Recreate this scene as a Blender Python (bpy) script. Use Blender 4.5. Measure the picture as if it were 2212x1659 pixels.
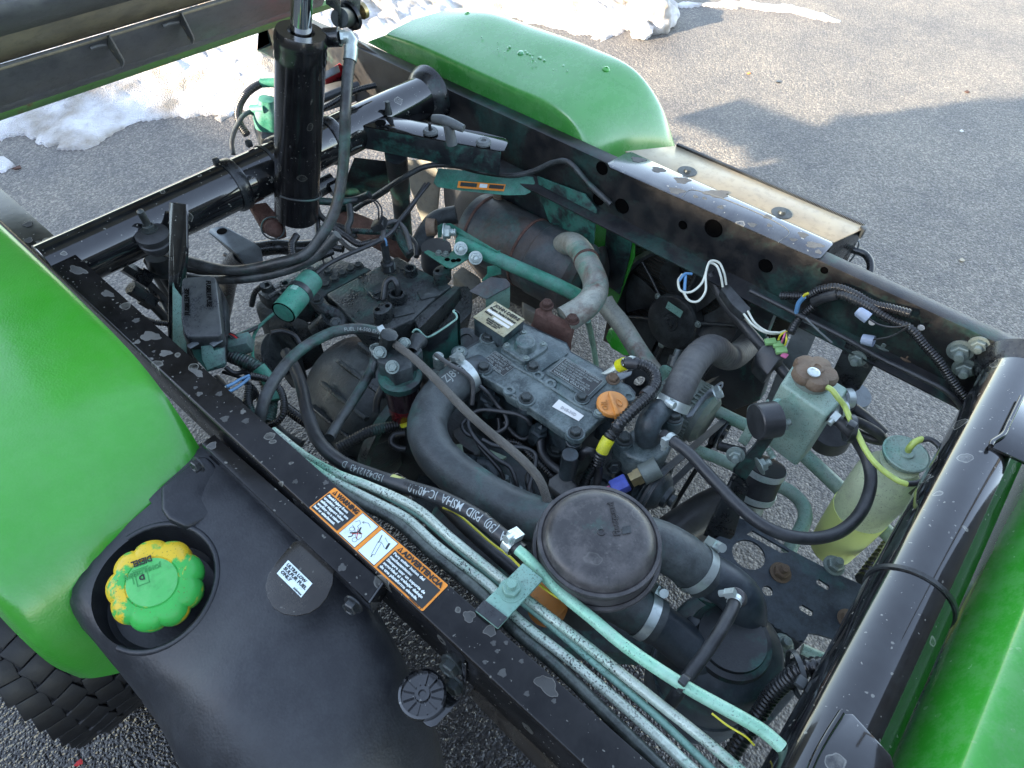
import bpy, bmesh, math, random
import numpy as np
from mathutils import Vector as V, Matrix
for o in list(bpy.data.objects): bpy.data.objects.remove(o)
random.seed(7); RN = np.random.RandomState(5)
S = bpy.context.scene
COL = S.collection
# ------------------------------------------------------------------ camera
F = 1460.138; CX, CY = 1106.0, 829.5; H = 1.50
RM = Matrix(((0.65649031, 0.5539137, -0.51205476), (-0.75368581, 0.50979615, -0.4148079), (0.03127577, 0.65824577, 0.75215313)))
cam = bpy.data.cameras.new('camera'); co = bpy.data.objects.new('camera', cam); COL.objects.link(co)
cam.sensor_width = 36; cam.lens = 36 * F / 2212; cam.clip_start = 0.02; cam.clip_end = 400
co.matrix_world = Matrix.Translation((0, 0, H)) @ RM.to_4x4()
cam.dof.use_dof = False
S.camera = co
# ------------------------------------------------------------------ light
SUN_EL = math.radians(19.0); SUN_TO = V((-0.935, 0.354, 0)).normalized()      # horizontal direction towards the sun
w = bpy.data.worlds.new('World'); S.world = w; w.use_nodes = True
wn = w.node_tree.nodes; bg = wn['Background']; sky = wn.new('ShaderNodeTexSky'); sky.sky_type = 'NISHITA'; sky.sun_disc = False
sky.sun_elevation = SUN_EL; sky.sun_rotation = math.atan2(SUN_TO.x, SUN_TO.y); sky.altitude = 100; sky.air_density = 1.0; sky.dust_density = 0.3; sky.ozone_density = 1.0
hz_ = wn.new('ShaderNodeHueSaturation'); hz_.inputs['Saturation'].default_value = .72; w.node_tree.links.new(sky.outputs[0], hz_.inputs['Color']); w.node_tree.links.new(hz_.outputs[0], bg.inputs[0]); bg.inputs[1].default_value = 0.15
sl = bpy.data.lights.new('sun', 'SUN'); sl.energy = 5.0; sl.angle = math.radians(1.1); sl.color = (1.0, 0.83, 0.62)
so = bpy.data.objects.new('sun', sl); COL.objects.link(so)
sd = V((SUN_TO.x * math.cos(SUN_EL), SUN_TO.y * math.cos(SUN_EL), math.sin(SUN_EL)))
so.rotation_euler = sd.to_track_quat('Z', 'Y').to_euler(); so.location = (-3, 1, 5)
S.view_settings.view_transform = 'Standard'; S.view_settings.look = 'None'; S.view_settings.gamma = 1.0
S.view_settings.exposure = 2.5
S.render.engine = 'CYCLES'
S.cycles.max_bounces = 5; S.cycles.diffuse_bounces = 2; S.cycles.glossy_bounces = 3; S.cycles.transmission_bounces = 4
# ------------------------------------------------------------------ reading positions off the site survey
ZT = {0: (0, 0, 1), 1: (0, 0, .3418), 2: (486, 270, .2686), 3: (864, 378, .2686), 4: (810, 648, .2686), 5: (1242, 432, .293),
      6: (1620, 594, .358), 7: (0, 864, .4793), 8: (324, 432, .3255), 9: (918, 972, .358), 10: (1404, 1026, .3814),
      11: (648, 0, .3906), 12: (1296, 0, .414), 13: (0, 324, .1953), 14: (0, 648, .2441), 15: (594, 1026, .2197),
      16: (1296, 810, .1953), 17: (1836, 972, .3254), 19: (648, 0, .1465), 20: (1323, 729, .1465), 21: (1836, 1350, .1862), 22: (810, 1350, .1953)}
CAM = V((0, 0, H))
def W(u, v, x=None, y=None, z=None, d=None):
    r = RM @ V((u - CX, -(v - CY), -F))
    if d is not None: return CAM + r * (d / F)
    if z is not None: return CAM + r * ((z - H) / r.z)
    if x is not None: return CAM + r * (x / r.x)
    return CAM + r * (y / r.y)
def onpl(u, v, p0, n):                                        # point of a known plane seen at u,v
    r = RM @ V((u - CX, -(v - CY), -F)); return CAM + r * ((p0 - CAM).dot(n) / r.dot(n))
def zc(n, a, b): t = ZT[n]; return t[0] + a * t[2], t[1] + b * t[2]
def Q(n, a, b, z=None, **k): return W(*zc(n, a, b), z=z, **k)
def L(n, pts): return [Q(n, a, b, z=h) for a, b, h in pts]
def mpp(p): return (RM.transposed() @ (p - CAM)).z / -F          # metres per survey unit at p
# ------------------------------------------------------------------ objects
ROOTLOC = V((0.7, 0.5, 0))
def props(o, label=None, cat=None, group=None, kind=None):
    for k, v_ in (('label', label), ('category', cat), ('group', group), ('kind', kind)):
        if v_: o[k] = v_
    return o
root = bpy.data.objects.new('utility_vehicle', None); COL.objects.link(root); root.location = ROOTLOC
props(root, 'green and black utility vehicle with its cargo bed tipped up and the diesel engine exposed', 'utility vehicle')
def origin(p):
    while p.parent: p = p.parent
    return p.location
def finish(bm, name, mat, par, label=None, bevel=0, seg=2, smooth=True, ang=35, off=None, kind=None):
    bmesh.ops.remove_doubles(bm, verts=bm.verts, dist=1e-6)
    if bevel:
        bmesh.ops.recalc_face_normals(bm, faces=bm.faces)
        es = [e for e in bm.edges if len(e.link_faces) == 2 and e.calc_face_angle(0) > 0.5]
        try: bmesh.ops.bevel(bm, geom=es, offset=bevel, segments=seg, profile=.5, affect='EDGES', clamp_overlap=True)
        except Exception: pass
    if kind != 'open': bmesh.ops.recalc_face_normals(bm, faces=bm.faces)
    o0 = origin(par) if par else (off or V((0, 0, 0)))
    for v_ in bm.verts: v_.co -= o0
    me = bpy.data.meshes.new(name); bm.to_mesh(me); bm.free()
    if smooth: me.shade_smooth(); me.set_sharp_from_angle(angle=math.radians(ang))
    if isinstance(mat, (list, tuple)):
        for m_ in mat: me.materials.append(m_)
    else: me.materials.append(mat)
    o = bpy.data.objects.new(name, me); COL.objects.link(o)
    if par: o.parent = par
    else: o.location = o0
    if label: o['label'] = label
    return o
def fr(ax, up=V((0, 0, 1))):
    a = V(ax).normalized()
    if abs(a.dot(up)) > .98: up = V((0, 1, 0))
    b = up.cross(a).normalized(); c = a.cross(b); return a, b, c
# -- primitives that add to a bmesh
def a_box(bm, c, dims, ax=None):
    if ax is None: ax = (V((1, 0, 0)), V((0, 1, 0)), V((0, 0, 1)))
    vs = [bm.verts.new(c + ax[0] * (i * dims[0] / 2) + ax[1] * (j * dims[1] / 2) + ax[2] * (k * dims[2] / 2)) for i in (-1, 1) for j in (-1, 1) for k in (-1, 1)]
    for f in ((0, 1, 3, 2), (4, 6, 7, 5), (0, 4, 5, 1), (2, 3, 7, 6), (0, 2, 6, 4), (1, 5, 7, 3)): bm.faces.new([vs[i] for i in f])
def a_lathe(bm, p, ax, prof, seg=32, lobes=0, amp=0, lfun=None):
    a, b, c = fr(ax); rings = []
    for t, r in prof:
        if r < 1e-6: rings.append([bm.verts.new(p + a * t)]); continue
        ring = []
        for i in range(seg):
            th = 2 * math.pi * i / seg; rr = r
            if lobes: rr = r * (1 + amp * (lfun(t, r) if lfun else 1) * (abs(math.cos(th * lobes / 2)) ** .7 - .6))
            ring.append(bm.verts.new(p + a * t + b * (rr * math.cos(th)) + c * (rr * math.sin(th))))
        rings.append(ring)
    for A, B in zip(rings, rings[1:]):
        if len(A) == 1 and len(B) == 1: continue
        for i in range(seg):
            j = (i + 1) % seg
            if len(A) == 1: bm.faces.new((A[0], B[j], B[i]))
            elif len(B) == 1: bm.faces.new((A[i], A[j], B[0]))
            else: bm.faces.new((A[i], A[j], B[j], B[i]))
def a_cyl(bm, p0, p1, r, r2=None, seg=24, bv=0):
    r2 = r if r2 is None else r2; h = (p1 - p0).length
    pr = [(0, 0), (0, r - bv), (bv, r), (h - bv, r2), (h, r2 - bv), (h, 0)] if bv else [(0, 0), (0, r), (h, r2), (h, 0)]
    a_lathe(bm, p0, p1 - p0, pr, seg)
def a_prism(bm, top, vec, holes=()):
    if not holes:
        t = [bm.verts.new(p) for p in top]; b = [bm.verts.new(p + vec) for p in top]; n = len(t)
        bm.faces.new(t); bm.faces.new(b[::-1])
        for i in range(n): bm.faces.new((t[i], t[(i + 1) % n], b[(i + 1) % n], b[i]))
        return
    loops = [list(top)] + [list(h) for h in holes]; es = []
    for lp in loops:
        vs = [bm.verts.new(p) for p in lp]
        for i in range(len(vs)): es.append(bm.edges.new((vs[i], vs[(i + 1) % len(vs)])))
    r = bmesh.ops.triangle_fill(bm, edges=es, use_beauty=True)
    fs = [g for g in r['geom'] if isinstance(g, bmesh.types.BMFace)]
    ex = bmesh.ops.extrude_face_region(bm, geom=fs)
    bmesh.ops.translate(bm, vec=vec, verts=[g for g in ex['geom'] if isinstance(g, bmesh.types.BMVert)])
def a_ribbon(bm, line, wv, tv):                       # sheet metal strip: polyline swept by width vector, thickness vector
    A = [bm.verts.new(p) for p in line]; B = [bm.verts.new(p + wv) for p in line]
    A2 = [bm.verts.new(p + tv) for p in line]; B2 = [bm.verts.new(p + wv + tv) for p in line]
    for i in range(len(line) - 1):
        bm.faces.new((A[i], A[i+1], B[i+1], B[i])); bm.faces.new((A2[i+1], A2[i], B2[i], B2[i+1]))
        bm.faces.new((A[i+1], A[i], A2[i], A2[i+1])); bm.faces.new((B[i], B[i+1], B2[i+1], B2[i]))
    bm.faces.new((A[0], B[0], B2[0], A2[0])); bm.faces.new((A[-1], A2[-1], B2[-1], B[-1]))
def ell(c, n, r, k=28, r2=None, up=None):             # circle or ellipse loop
    a, b, cc = fr(n, up or V((0, 0, 1))); r2 = r2 or r
    return [c + b * (r * math.cos(2 * math.pi * i / k)) + cc * (r2 * math.sin(2 * math.pi * i / k)) for i in range(k)]
# -- one-object wrappers
def prism(name, par, top, vec, mat, bevel=.0015, label=None, holes=(), **k):
    bm = bmesh.new(); a_prism(bm, top, V(vec), holes); return finish(bm, name, mat, par, label, bevel if not holes else 0, **k)
def box(name, par, c, dims, mat, ax=None, bevel=.002, label=None, **k):
    bm = bmesh.new(); a_box(bm, V(c), dims, ax); return finish(bm, name, mat, par, label, bevel, **k)
def cyl(name, par, p0, p1, r, mat, r2=None, bv=.001, label=None, seg=28, **k):
    bm = bmesh.new(); a_cyl(bm, p0, p1, r, r2, seg, bv); return finish(bm, name, mat, par, label, **k)
def lathe(name, par, p, ax, prof, mat, seg=36, label=None, lobes=0, amp=0, lfun=None, **k):
    bm = bmesh.new(); a_lathe(bm, p, ax, prof, seg, lobes, amp, lfun); return finish(bm, name, mat, par, label, **k)
def cr(pts, step):
    pts = [V(p) for p in pts]
    if len(pts) == 2: pts = [pts[0], (pts[0] + pts[1]) / 2, pts[1]]
    P = [2 * pts[0] - pts[1]] + pts + [2 * pts[-1] - pts[-2]]; out = []
    for i in range(1, len(P) - 2):
        p0, p1, p2, p3 = P[i-1:i+3]; n = max(2, int((p2 - p1).length / step))
        t01 = max((p1-p0).length, 1e-5) ** .5; t12 = max((p2-p1).length, 1e-5) ** .5; t23 = max((p3-p2).length, 1e-5) ** .5
        m1 = (p2 - p1 + t12 * ((p1 - p0) / t01 - (p2 - p0) / (t01 + t12))); m2 = (p2 - p1 + t12 * ((p3 - p2) / t23 - (p3 - p1) / (t12 + t23)))
        for k in range(n):
            s = k / n; out.append((2*s**3 - 3*s*s + 1) * p1 + (s**3 - 2*s*s + s) * m1 + (-2*s**3 + 3*s*s) * p2 + (s**3 - s*s) * m2)
    out.append(pts[-1]); return out
def resample(line, step):
    d = [0]
    for a, b in zip(line, line[1:]): d.append(d[-1] + (b - a).length)
    n = max(2, int(d[-1] / step)); A = np.array(line); s = np.linspace(0, d[-1], n + 1)
    return [V((float(np.interp(q, d, A[:, 0])), float(np.interp(q, d, A[:, 1])), float(np.interp(q, d, A[:, 2])))) for q in s], d[-1]
def tube(name, par, pts, rp, mat, corr=None, seg=16, label=None, R=None, step=None, taper=None, kind=None):
    r = R if R else rp * sum(mpp(p) for p in pts) / len(pts)
    base = cr(pts, max(.004, r * .6))
    st = corr[0] / 6 if corr else (step or max(.003, min(.01, r * .8)))
    line, ln = resample(base, st); n = len(line); bm = bmesh.new(); uv = bm.loops.layers.uv.new('UVMap'); rings = []
    t = (line[1] - line[0]).normalized(); nrm = t.orthogonal().normalized()
    for i, p in enumerate(line):
        t2 = (line[min(i+1, n-1)] - line[max(i-1, 0)]).normalized(); ax = t.cross(t2)
        if ax.length > 1e-7: nrm = Matrix.Rotation(t.angle(t2), 3, ax.normalized()) @ nrm
        t = t2; b = t.cross(nrm).normalized(); nrm = b.cross(t).normalized(); rr = r
        if corr: rr = r * (1 - corr[1] * (0, 0.15, .85, 1, .85, .15)[i % 6])
        if taper: rr *= taper(i / (n - 1))
        rings.append([bm.verts.new(p + nrm * (rr * math.cos(2*math.pi*k/seg)) + b * (rr * math.sin(2*math.pi*k/seg))) for k in range(seg)])
    for i in range(n - 1):
        for k in range(seg):
            j = (k + 1) % seg; f = bm.faces.new((rings[i][k], rings[i][j], rings[i+1][j], rings[i+1][k]))
            for lo, (uu, vv) in zip(f.loops, ((k, i), (k+1, i), (k+1, i+1), (k, i+1))): lo[uv].uv = (uu / seg * 2 * math.pi * r * 100, vv * ln / (n-1) * 100)
    bm.faces.new(rings[0][::-1]); bm.faces.new(rings[-1])
    o = finish(bm, name, mat, par, label, ang=50); o['r'] = r
    if kind: o['kind'] = kind
    PATH[o.name] = (line, r); return o
PATH = {}
def crn(pts, k):                                       # same number of samples between every pair of control points
    P = [2 * pts[0] - pts[1]] + list(pts) + [2 * pts[-1] - pts[-2]]; out = []
    for i in range(1, len(P) - 2):
        p0, p1, p2, p3 = P[i-1:i+3]; t01, t12, t23 = (max((b - a).length, 1e-5) ** .5 for a, b in ((p0, p1), (p1, p2), (p2, p3)))
        m1 = p2 - p1 + t12 * ((p1 - p0) / t01 - (p2 - p0) / (t01 + t12)); m2 = p2 - p1 + t12 * ((p3 - p2) / t23 - (p3 - p1) / (t12 + t23))
        for q in range(k):
            s = q / k; out.append((2*s**3 - 3*s*s + 1) * p1 + (s**3 - 2*s*s + s) * m1 + (-2*s**3 + 3*s*s) * p2 + (s**3 - s*s) * m2)
    return out + [pts[-1]]
def loft(name, par, curves, mat, thick=.003, label=None, n=40, m=6, flat=False, **k):
    seg_n = max(2, n // (len(curves[0]) - 1)); cs = [crn(c, seg_n) for c in curves]; n = len(cs[0])
    bm = bmesh.new(); rows = []
    for i in range(n):
        col = [c[i] for c in cs]
        if not flat and len(col) > 2:
            col = crn(col, m)
        rows.append([bm.verts.new(p) for p in col])
    for A, B in zip(rows, rows[1:]):
        for j in range(len(A) - 1): bm.faces.new((A[j], A[j+1], B[j+1], B[j]))
    bmesh.ops.recalc_face_normals(bm, faces=bm.faces)
    if thick: bmesh.ops.solidify(bm, geom=bm.faces[:], thickness=thick)
    return finish(bm, name, mat, par, label, **k)
# -- fasteners share their meshes
_bm = {}
def bolt(par, p, n, r, mat, kind='hex', spin=0.0, name=None):
    key = (kind, mat.name)
    if key not in _bm:
        bm = bmesh.new(); O = V((0, 0, 0)); Zx = V((0, 0, 1))
        if kind == 'hex': a_lathe(bm, O, Zx, [(0, 0), (0, 1.45), (.2, 1.4), (.25, 1.0)], 20); a_lathe(bm, O, Zx, [(.2, 1.1), (.95, 1.1), (1.1, .95), (1.1, .7), (1.0, .6), (1.0, 0)], 6)
        if kind == 'stud': a_lathe(bm, O, Zx, [(0, 0), (0, 1.5), (.2, 1.5), (.22, 1.0)], 20); a_lathe(bm, O, Zx, [(.2, 1.1), (1.0, 1.1), (1.1, .95), (1.1, .6)], 6); a_lathe(bm, O, Zx, [(1.0, .62), (1.2, .55), (1.4, .62), (1.6, .55), (1.8, .62), (2.0, .55), (2.1, 0)], 14)
        if kind == 'pan': a_lathe(bm, O, Zx, [(0, 1.3), (.12, 1.3), (.14, 1.0), (.6, .95), (.8, .6), (.8, .25), (.45, .2), (.45, 0)], 18)
        if kind == 'button': a_lathe(bm, O, Zx, [(0, 1.2), (.2, 1.2), (.5, .9), (.6, .45), (.3, .4), (.3, 0)], 18)
        me = bpy.data.meshes.new('bolt_' + kind); bmesh.ops.recalc_face_normals(bm, faces=bm.faces); bm.to_mesh(me); bm.free(); me.shade_smooth(); me.set_sharp_from_angle(angle=.5); me.materials.append(mat); _bm[key] = me
    o = bpy.data.objects.new(name or {'hex': 'bolt', 'stud': 'stud_nut', 'pan': 'screw', 'button': 'rivet'}[kind], _bm[key]); COL.objects.link(o); o.parent = par
    q = V(n).normalized().to_track_quat('Z', 'Y').to_matrix().to_4x4() @ Matrix.Rotation(spin, 4, 'Z')
    o.matrix_local = Matrix.Translation(V(p) - origin(par)) @ q @ Matrix.Scale(r, 4); return o
def clamp(par, p, ax, r, wd, mat, screw=V((0, 0, 1)), name='hose_clamp', hs=1.0, label=None):
    bm = bmesh.new(); a, b, c = fr(ax); t = .0012; p = V(p)
    a_lathe(bm, p - a * wd / 2, a, [(0, r + .0003), (0, r + t), (wd, r + t), (wd, r + .0003)], 36)
    s = (V(screw) - a * V(screw).dot(a)).normalized(); tt = a.cross(s)
    a_box(bm, p + s * (r + .006 * hs), (.018 * hs, wd * 1.1, .010 * hs), (tt, a, s)); a_cyl(bm, p + s * (r + .007 * hs) + tt * .006, p + s * (r + .007 * hs) + tt * (.018 * hs), .0055 * hs, seg=12)
    for i in range(14):                                   # slots of the worm drive
        th = .5 + i * .075; d = s * math.cos(th) + tt * math.sin(-th); e = a.cross(d)
        a_box(bm, p + d * (r + t), (.0012, wd * .55, .0010), (e, a, d))
    return finish(bm, name, mat, par, label, ang=30)
def textmesh(s, size=1, bold=0, ext=0):
    cu = bpy.data.curves.new('t', 'FONT'); cu.body = s; cu.size = size; cu.resolution_u = 2; cu.offset = bold; cu.extrude = ext
    o = bpy.data.objects.new('t', cu); COL.objects.link(o); bpy.context.view_layer.update()
    me = bpy.data.meshes.new_from_object(o.evaluated_get(bpy.context.evaluated_depsgraph_get())); bpy.data.objects.remove(o); bpy.data.curves.remove(cu); return me
def text(name, par, s, p, xd, yd, mat, size=None, width=None, bold=0.02, lift=.0006, ext=.02, mirror=False):
    me = textmesh(s, 1, bold, ext); xs = [v_.co.x for v_ in me.vertices]; x0, x1 = min(xs), max(xs)
    xd = V(xd).normalized(); yd = V(yd); yd = (yd - xd * yd.dot(xd)).normalized(); n = xd.cross(yd)
    if n.z < 0 and not mirror: pass
    sx = (width / (x1 - x0)) if width else size; sy = size if size else sx; o0 = origin(par)
    for v_ in me.vertices: v_.co = V(p) + xd * ((v_.co.x - x0) * sx) + yd * (v_.co.y * sy) + n * (v_.co.z * .02 + lift) - o0
    me.materials.append(mat); o = bpy.data.objects.new(name, me); COL.objects.link(o); o.parent = par; return o
def tube_text(par, hose, s, s0, size, mat, rot=0.0, flip=False, name='printed_lettering', wf=1.0):
    line, r = PATH[hose.name]; d = [0]
    for a, b in zip(line, line[1:]): d.append(d[-1] + (b - a).length)
    me = textmesh(s, 1, .008); tb_ = bmesh.new(); tb_.from_mesh(me); bmesh.ops.triangulate(tb_, faces=tb_.faces[:])
    for _ in range(4):                                    # short edges let the letters follow the round hose
        le = [e for e in tb_.edges if e.calc_length() > .13]
        if le: bmesh.ops.subdivide_edges(tb_, edges=le, cuts=1); bmesh.ops.triangulate(tb_, faces=tb_.faces[:])
    tb_.to_mesh(me); tb_.free(); A = np.array(line); o0 = origin(par)
    for v_ in me.vertices:
        x, y = v_.co.x * size * wf, (v_.co.y - .35) * size
        if flip: x, y = -x, -y
        q = s0 + x; p = V([float(np.interp(q, d, A[:, i])) for i in range(3)]); p2 = V([float(np.interp(q + .004, d, A[:, i])) for i in range(3)]); p1 = V([float(np.interp(q - .004, d, A[:, i])) for i in range(3)])
        t = (p2 - p1).normalized(); n = (CAM - p); n = (n - t * n.dot(t)).normalized(); b = n.cross(t); an = y / r + rot
        v_.co = p + (n * math.cos(an) + b * math.sin(an)) * (r + .0005) - o0
    me.materials.append(mat); o = bpy.data.objects.new(name, me); COL.objects.link(o); o.parent = par; return o
# ------------------------------------------------------------------ materials
def mat(name, col, rough=.5, metal=0.0, over=0.0, ocol=(.022, .13, .10), oscale=9, spots=0.0, scol=(.33, .33, .29), sscale=16, dust=0.0, dcol=(.12, .145, .15), grain=0.0, gscale=500,
        bump=0.0, bscale=300, coat=0.0, coatr=.08, coatior=1.5, spec=.5, grime=.30, var=.25, speck=0.0, spcol=(.02, .02, .02), trans=0.0, sss=0.0, col2=None, c2scale=12, c2=.5, c2w=.06, leather=0.0, lscale=260):
    m = bpy.data.materials.new(name); m.use_nodes = True; nt = m.node_tree; N = nt.nodes; K = nt.links; b = N['Principled BSDF']
    tc = N.new('ShaderNodeTexCoord'); C = tc.outputs['Object']
    def noise(s, d=4, r=.6, dist=0): n = N.new('ShaderNodeTexNoise'); n.inputs['Scale'].default_value = s; n.inputs['Detail'].default_value = d; n.inputs['Roughness'].default_value = r; n.inputs['Distortion'].default_value = dist; K.new(C, n.inputs['Vector']); return n.outputs['Fac']
    def ramp(f, a, c_): r = N.new('ShaderNodeMapRange'); r.inputs['From Min'].default_value = a; r.inputs['From Max'].default_value = c_; r.clamp = True; K.new(f, r.inputs['Value']); return r.outputs[0]
    def math_(op, a, c_): q = N.new('ShaderNodeMath'); q.operation = op; [K.new(v_, q.inputs[i]) if hasattr(v_, 'links') else setattr(q.inputs[i], 'default_value', v_) for i, v_ in enumerate((a, c_))]; return q.outputs[0]
    def mix(f, A, B):
        q = N.new('ShaderNodeMix'); q.data_type = 'RGBA'
        if hasattr(f, 'links'): K.new(f, q.inputs[0])
        else: q.inputs[0].default_value = f
        for i, v_ in ((6, A), (7, B)):
            if hasattr(v_, 'links'): K.new(v_, q.inputs[i])
            else: q.inputs[i].default_value = (*v_, 1)
        return q.outputs[2]
    cur = mix(ramp(noise(14, 5), .3, .7), tuple(x * (1 - var) for x in col), tuple(x * (1 + var) for x in col))
    ro = None; rough_s = rough
    if col2: cur = mix(ramp(noise(c2scale, 6, .65, .4), .5 - (c2 - .5) - c2w, .5 - (c2 - .5) + c2w), cur, col2)
    if over:
        # the overspray is uneven: large patches broken up by fine grain
        f = ramp(math_('ADD', noise(oscale, 6, .62, .6), math_('MULTIPLY', noise(120, 3), .22)), .74 - .32 * over, .90 - .32 * over)
        f = math_('MULTIPLY', f, min(1, .35 + over)); cur = mix(f, cur, ocol); ro = f; rough_s = math_('ADD', rough, math_('MULTIPLY', f, max(0, .55 - rough)))
    if speck:
        f = ramp(noise(420, 2, .5), .50 + .16 * (1 - speck), .60 + .14 * (1 - speck)); f = math_('MULTIPLY', f, ramp(noise(24, 3), .3, .6)); cur = mix(f, cur, spcol)
    if dust:
        f = math_('MULTIPLY', ramp(math_('ADD', noise(22, 6, .7), math_('MULTIPLY', noise(300, 2), .30)), .56, .76), dust); cur = mix(f, cur, dcol)
        rough_s = math_('ADD', rough_s, math_('MULTIPLY', f, .4)) 
    if spots:                                            # dried water marks: pale blotches with a rim
        vo = N.new('ShaderNodeTexVoronoi'); vo.inputs['Scale'].default_value = sscale; mp = N.new('ShaderNodeVectorMath'); mp.operation = 'ADD'; nn = N.new('ShaderNodeTexNoise'); nn.inputs['Scale'].default_value = 40; K.new(C, nn.inputs['Vector'])
        sc = N.new('ShaderNodeVectorMath'); sc.operation = 'SCALE'; sc.inputs[3].default_value = .02; K.new(nn.outputs['Color'], sc.inputs[0]); K.new(C, mp.inputs[0]); K.new(sc.outputs[0], mp.inputs[1]); K.new(mp.outputs[0], vo.inputs['Vector'])
        sep = N.new('ShaderNodeSeparateColor'); K.new(vo.outputs['Color'], sep.inputs[0])
        rad = math_('MULTIPLY', math_('POWER', sep.outputs[0], 3.4), .36); dd = math_('SUBTRACT', rad, vo.outputs['Distance'])
        inside = ramp(dd, 0, .03); rim = math_('MULTIPLY', ramp(dd, 0, .02), math_('SUBTRACT', 1, ramp(dd, .03, .07)))
        vo2 = N.new('ShaderNodeTexVoronoi'); vo2.inputs['Scale'].default_value = sscale * 7; K.new(mp.outputs[0], vo2.inputs['Vector']); sp2 = N.new('ShaderNodeSeparateColor'); K.new(vo2.outputs['Color'], sp2.inputs[0])
        small = ramp(math_('SUBTRACT', math_('MULTIPLY', math_('POWER', sp2.outputs[0], 6.0), .35), vo2.outputs['Distance']), 0, .05)
        f = math_('MULTIPLY', math_('MAXIMUM', math_('MAXIMUM', math_('MULTIPLY', math_('MULTIPLY', inside, ramp(noise(90, 4), .35, .7)), .5), math_('MULTIPLY', rim, .8)), math_('MULTIPLY', small, .7)), spots); cur = mix(f, cur, scol)
        rough_s = math_('ADD', rough_s, math_('MULTIPLY', f, .35))
    if grain: cur = mix(math_('MULTIPLY', ramp(noise(gscale, 2), .45, .7), grain), cur, tuple(min(1, x * 2 + .02) for x in col))
    if (dust or over) and grime:                                      # fine grime breaks up every surface at close range
        cur = mix(math_('MULTIPLY', ramp(noise(75, 5, .7), .52, .62), grime), cur, tuple(x * .45 for x in col))
    K.new(cur, b.inputs['Base Color'])
    if hasattr(rough_s, 'links'): K.new(math_('MINIMUM', rough_s, .95), b.inputs['Roughness'])
    else: b.inputs['Roughness'].default_value = rough
    b.inputs['Metallic'].default_value = metal; b.inputs['Coat Weight'].default_value = coat; b.inputs['Coat Roughness'].default_value = coatr; b.inputs['Coat IOR'].default_value = coatior; b.inputs['Specular IOR Level'].default_value = spec
    b.inputs['Transmission Weight'].default_value = trans
    if sss: b.inputs['Subsurface Weight'].default_value = sss; b.inputs['Subsurface Radius'].default_value = (.02, .02, .015)
    if bump or leather:
        h = None
        if bump: h = math_('ADD', noise(bscale, 3), math_('MULTIPLY', noise(bscale / 8, 4), 1.5))
        if leather:
            vo = N.new('ShaderNodeTexVoronoi'); vo.feature = 'SMOOTH_F1'; vo.inputs['Scale'].default_value = lscale; K.new(C, vo.inputs['Vector']); lh = math_('MULTIPLY', vo.outputs['Distance'], leather); h = math_('ADD', h, lh) if h else lh
        bp = N.new('ShaderNodeBump'); bp.inputs['Strength'].default_value = bump or .3; bp.inputs['Distance'].default_value = .0012; K.new(h, bp.inputs['Height']); K.new(bp.outputs[0], b.inputs['Normal'])
    return m
M = {}
M['blk'] = mat('gloss_black_paint', (.004, .004, .005), .10, coatior=1.8, coatr=.05, spots=.6, dust=.06, coat=.6, bump=.04, bscale=60, sscale=24)
M['blk2'] = mat('aged_black_paint', (.006, .0065, .008), .26, over=.10, dust=.16, spots=.3, bump=.15, coat=.3)
M['railin'] = mat('rail_inner_paint', (.005, .006, .008), .35, over=.34, ocol=(.012, .07, .055), oscale=5, dust=.2, dcol=(.07, .06, .05), bump=.2)
M['cylb'] = mat('cylinder_gloss_black', (.0045, .0045, .0055), .2, dust=.12, dcol=(.06, .06, .06), spots=.2, sscale=30, coat=.4, bump=.08)
M['blkt'] = mat('black_paint_overspray', (.007, .010, .013), .40, over=.46, dust=.25, dcol=(.06, .07, .07), bump=.25)
M['blkhole'] = mat('recess_shade_black', (.0015, .0015, .0015), .9, spec=.05)  # near-black colour stands in for the shade inside holes
M['blkr'] = mat('rail_gloss_black', (.0035, .0035, .0042), .22, spec=.35, spots=.5, dust=.10, dcol=(.06, .06, .06), bump=.08, bscale=90, sscale=26)
M['stain'] = mat('dried_mineral_stain', (.045, .046, .044), .6, var=.5, speck=.4, spcol=(.012, .012, .012), bump=.2)
M['stainr'] = mat('stain_rim', (.12, .12, .11), .6, var=.4)
M['stainl'] = mat('pale_mineral_deposit', (.085, .085, .078), .65, var=.45, speck=.4, spcol=(.04, .04, .04), bump=.3)
M['bed'] = mat('bed_underside_bounce_tan', (.20, .175, .13), .42, dust=.6, dcol=(.30, .26, .18), bump=.15, spots=.25)  # base raised to tan to stand in for light bounced off the ground
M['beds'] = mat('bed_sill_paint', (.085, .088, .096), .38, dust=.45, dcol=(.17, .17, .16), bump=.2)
M['green'] = mat('green_plastic', (.035, .27, .018), .30, var=.05, dust=.06, dcol=(.2, .4, .2), leather=.8, lscale=330, grime=.04, coat=.8, coatr=.16, coatior=1.5)
M['greenf'] = mat('far_green_plastic', (.045, .26, .045), .25, grime=.05, var=.05, dust=.12, dcol=(.2, .4, .2), coat=1, coatr=.24, coatior=1.7)
M['green2'] = mat('green_painted_steel', (.030, .27, .022), .2, grime=.08, var=.05, dust=.15, dcol=(.25, .4, .25), coat=.5, bump=.05, bscale=40, spots=.15, sscale=12)
M['greenold'] = mat('weathered_green_strip', (.09, .22, .05), .55, dust=.3, col2=(.16, .06, .02), c2=.36, c2scale=14)
M['tank'] = mat('black_moulded_plastic', (.013, .0148, .019), .40, grime=.10, var=.12, dust=.18, dcol=(.07, .078, .085), leather=1.6, lscale=300, bump=.12)
M['cast'] = mat('oily_cast_iron', (.013, .016, .018), .26, over=.27, dust=.45, dcol=(.075, .09, .085), bump=1.1, bscale=170)
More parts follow.
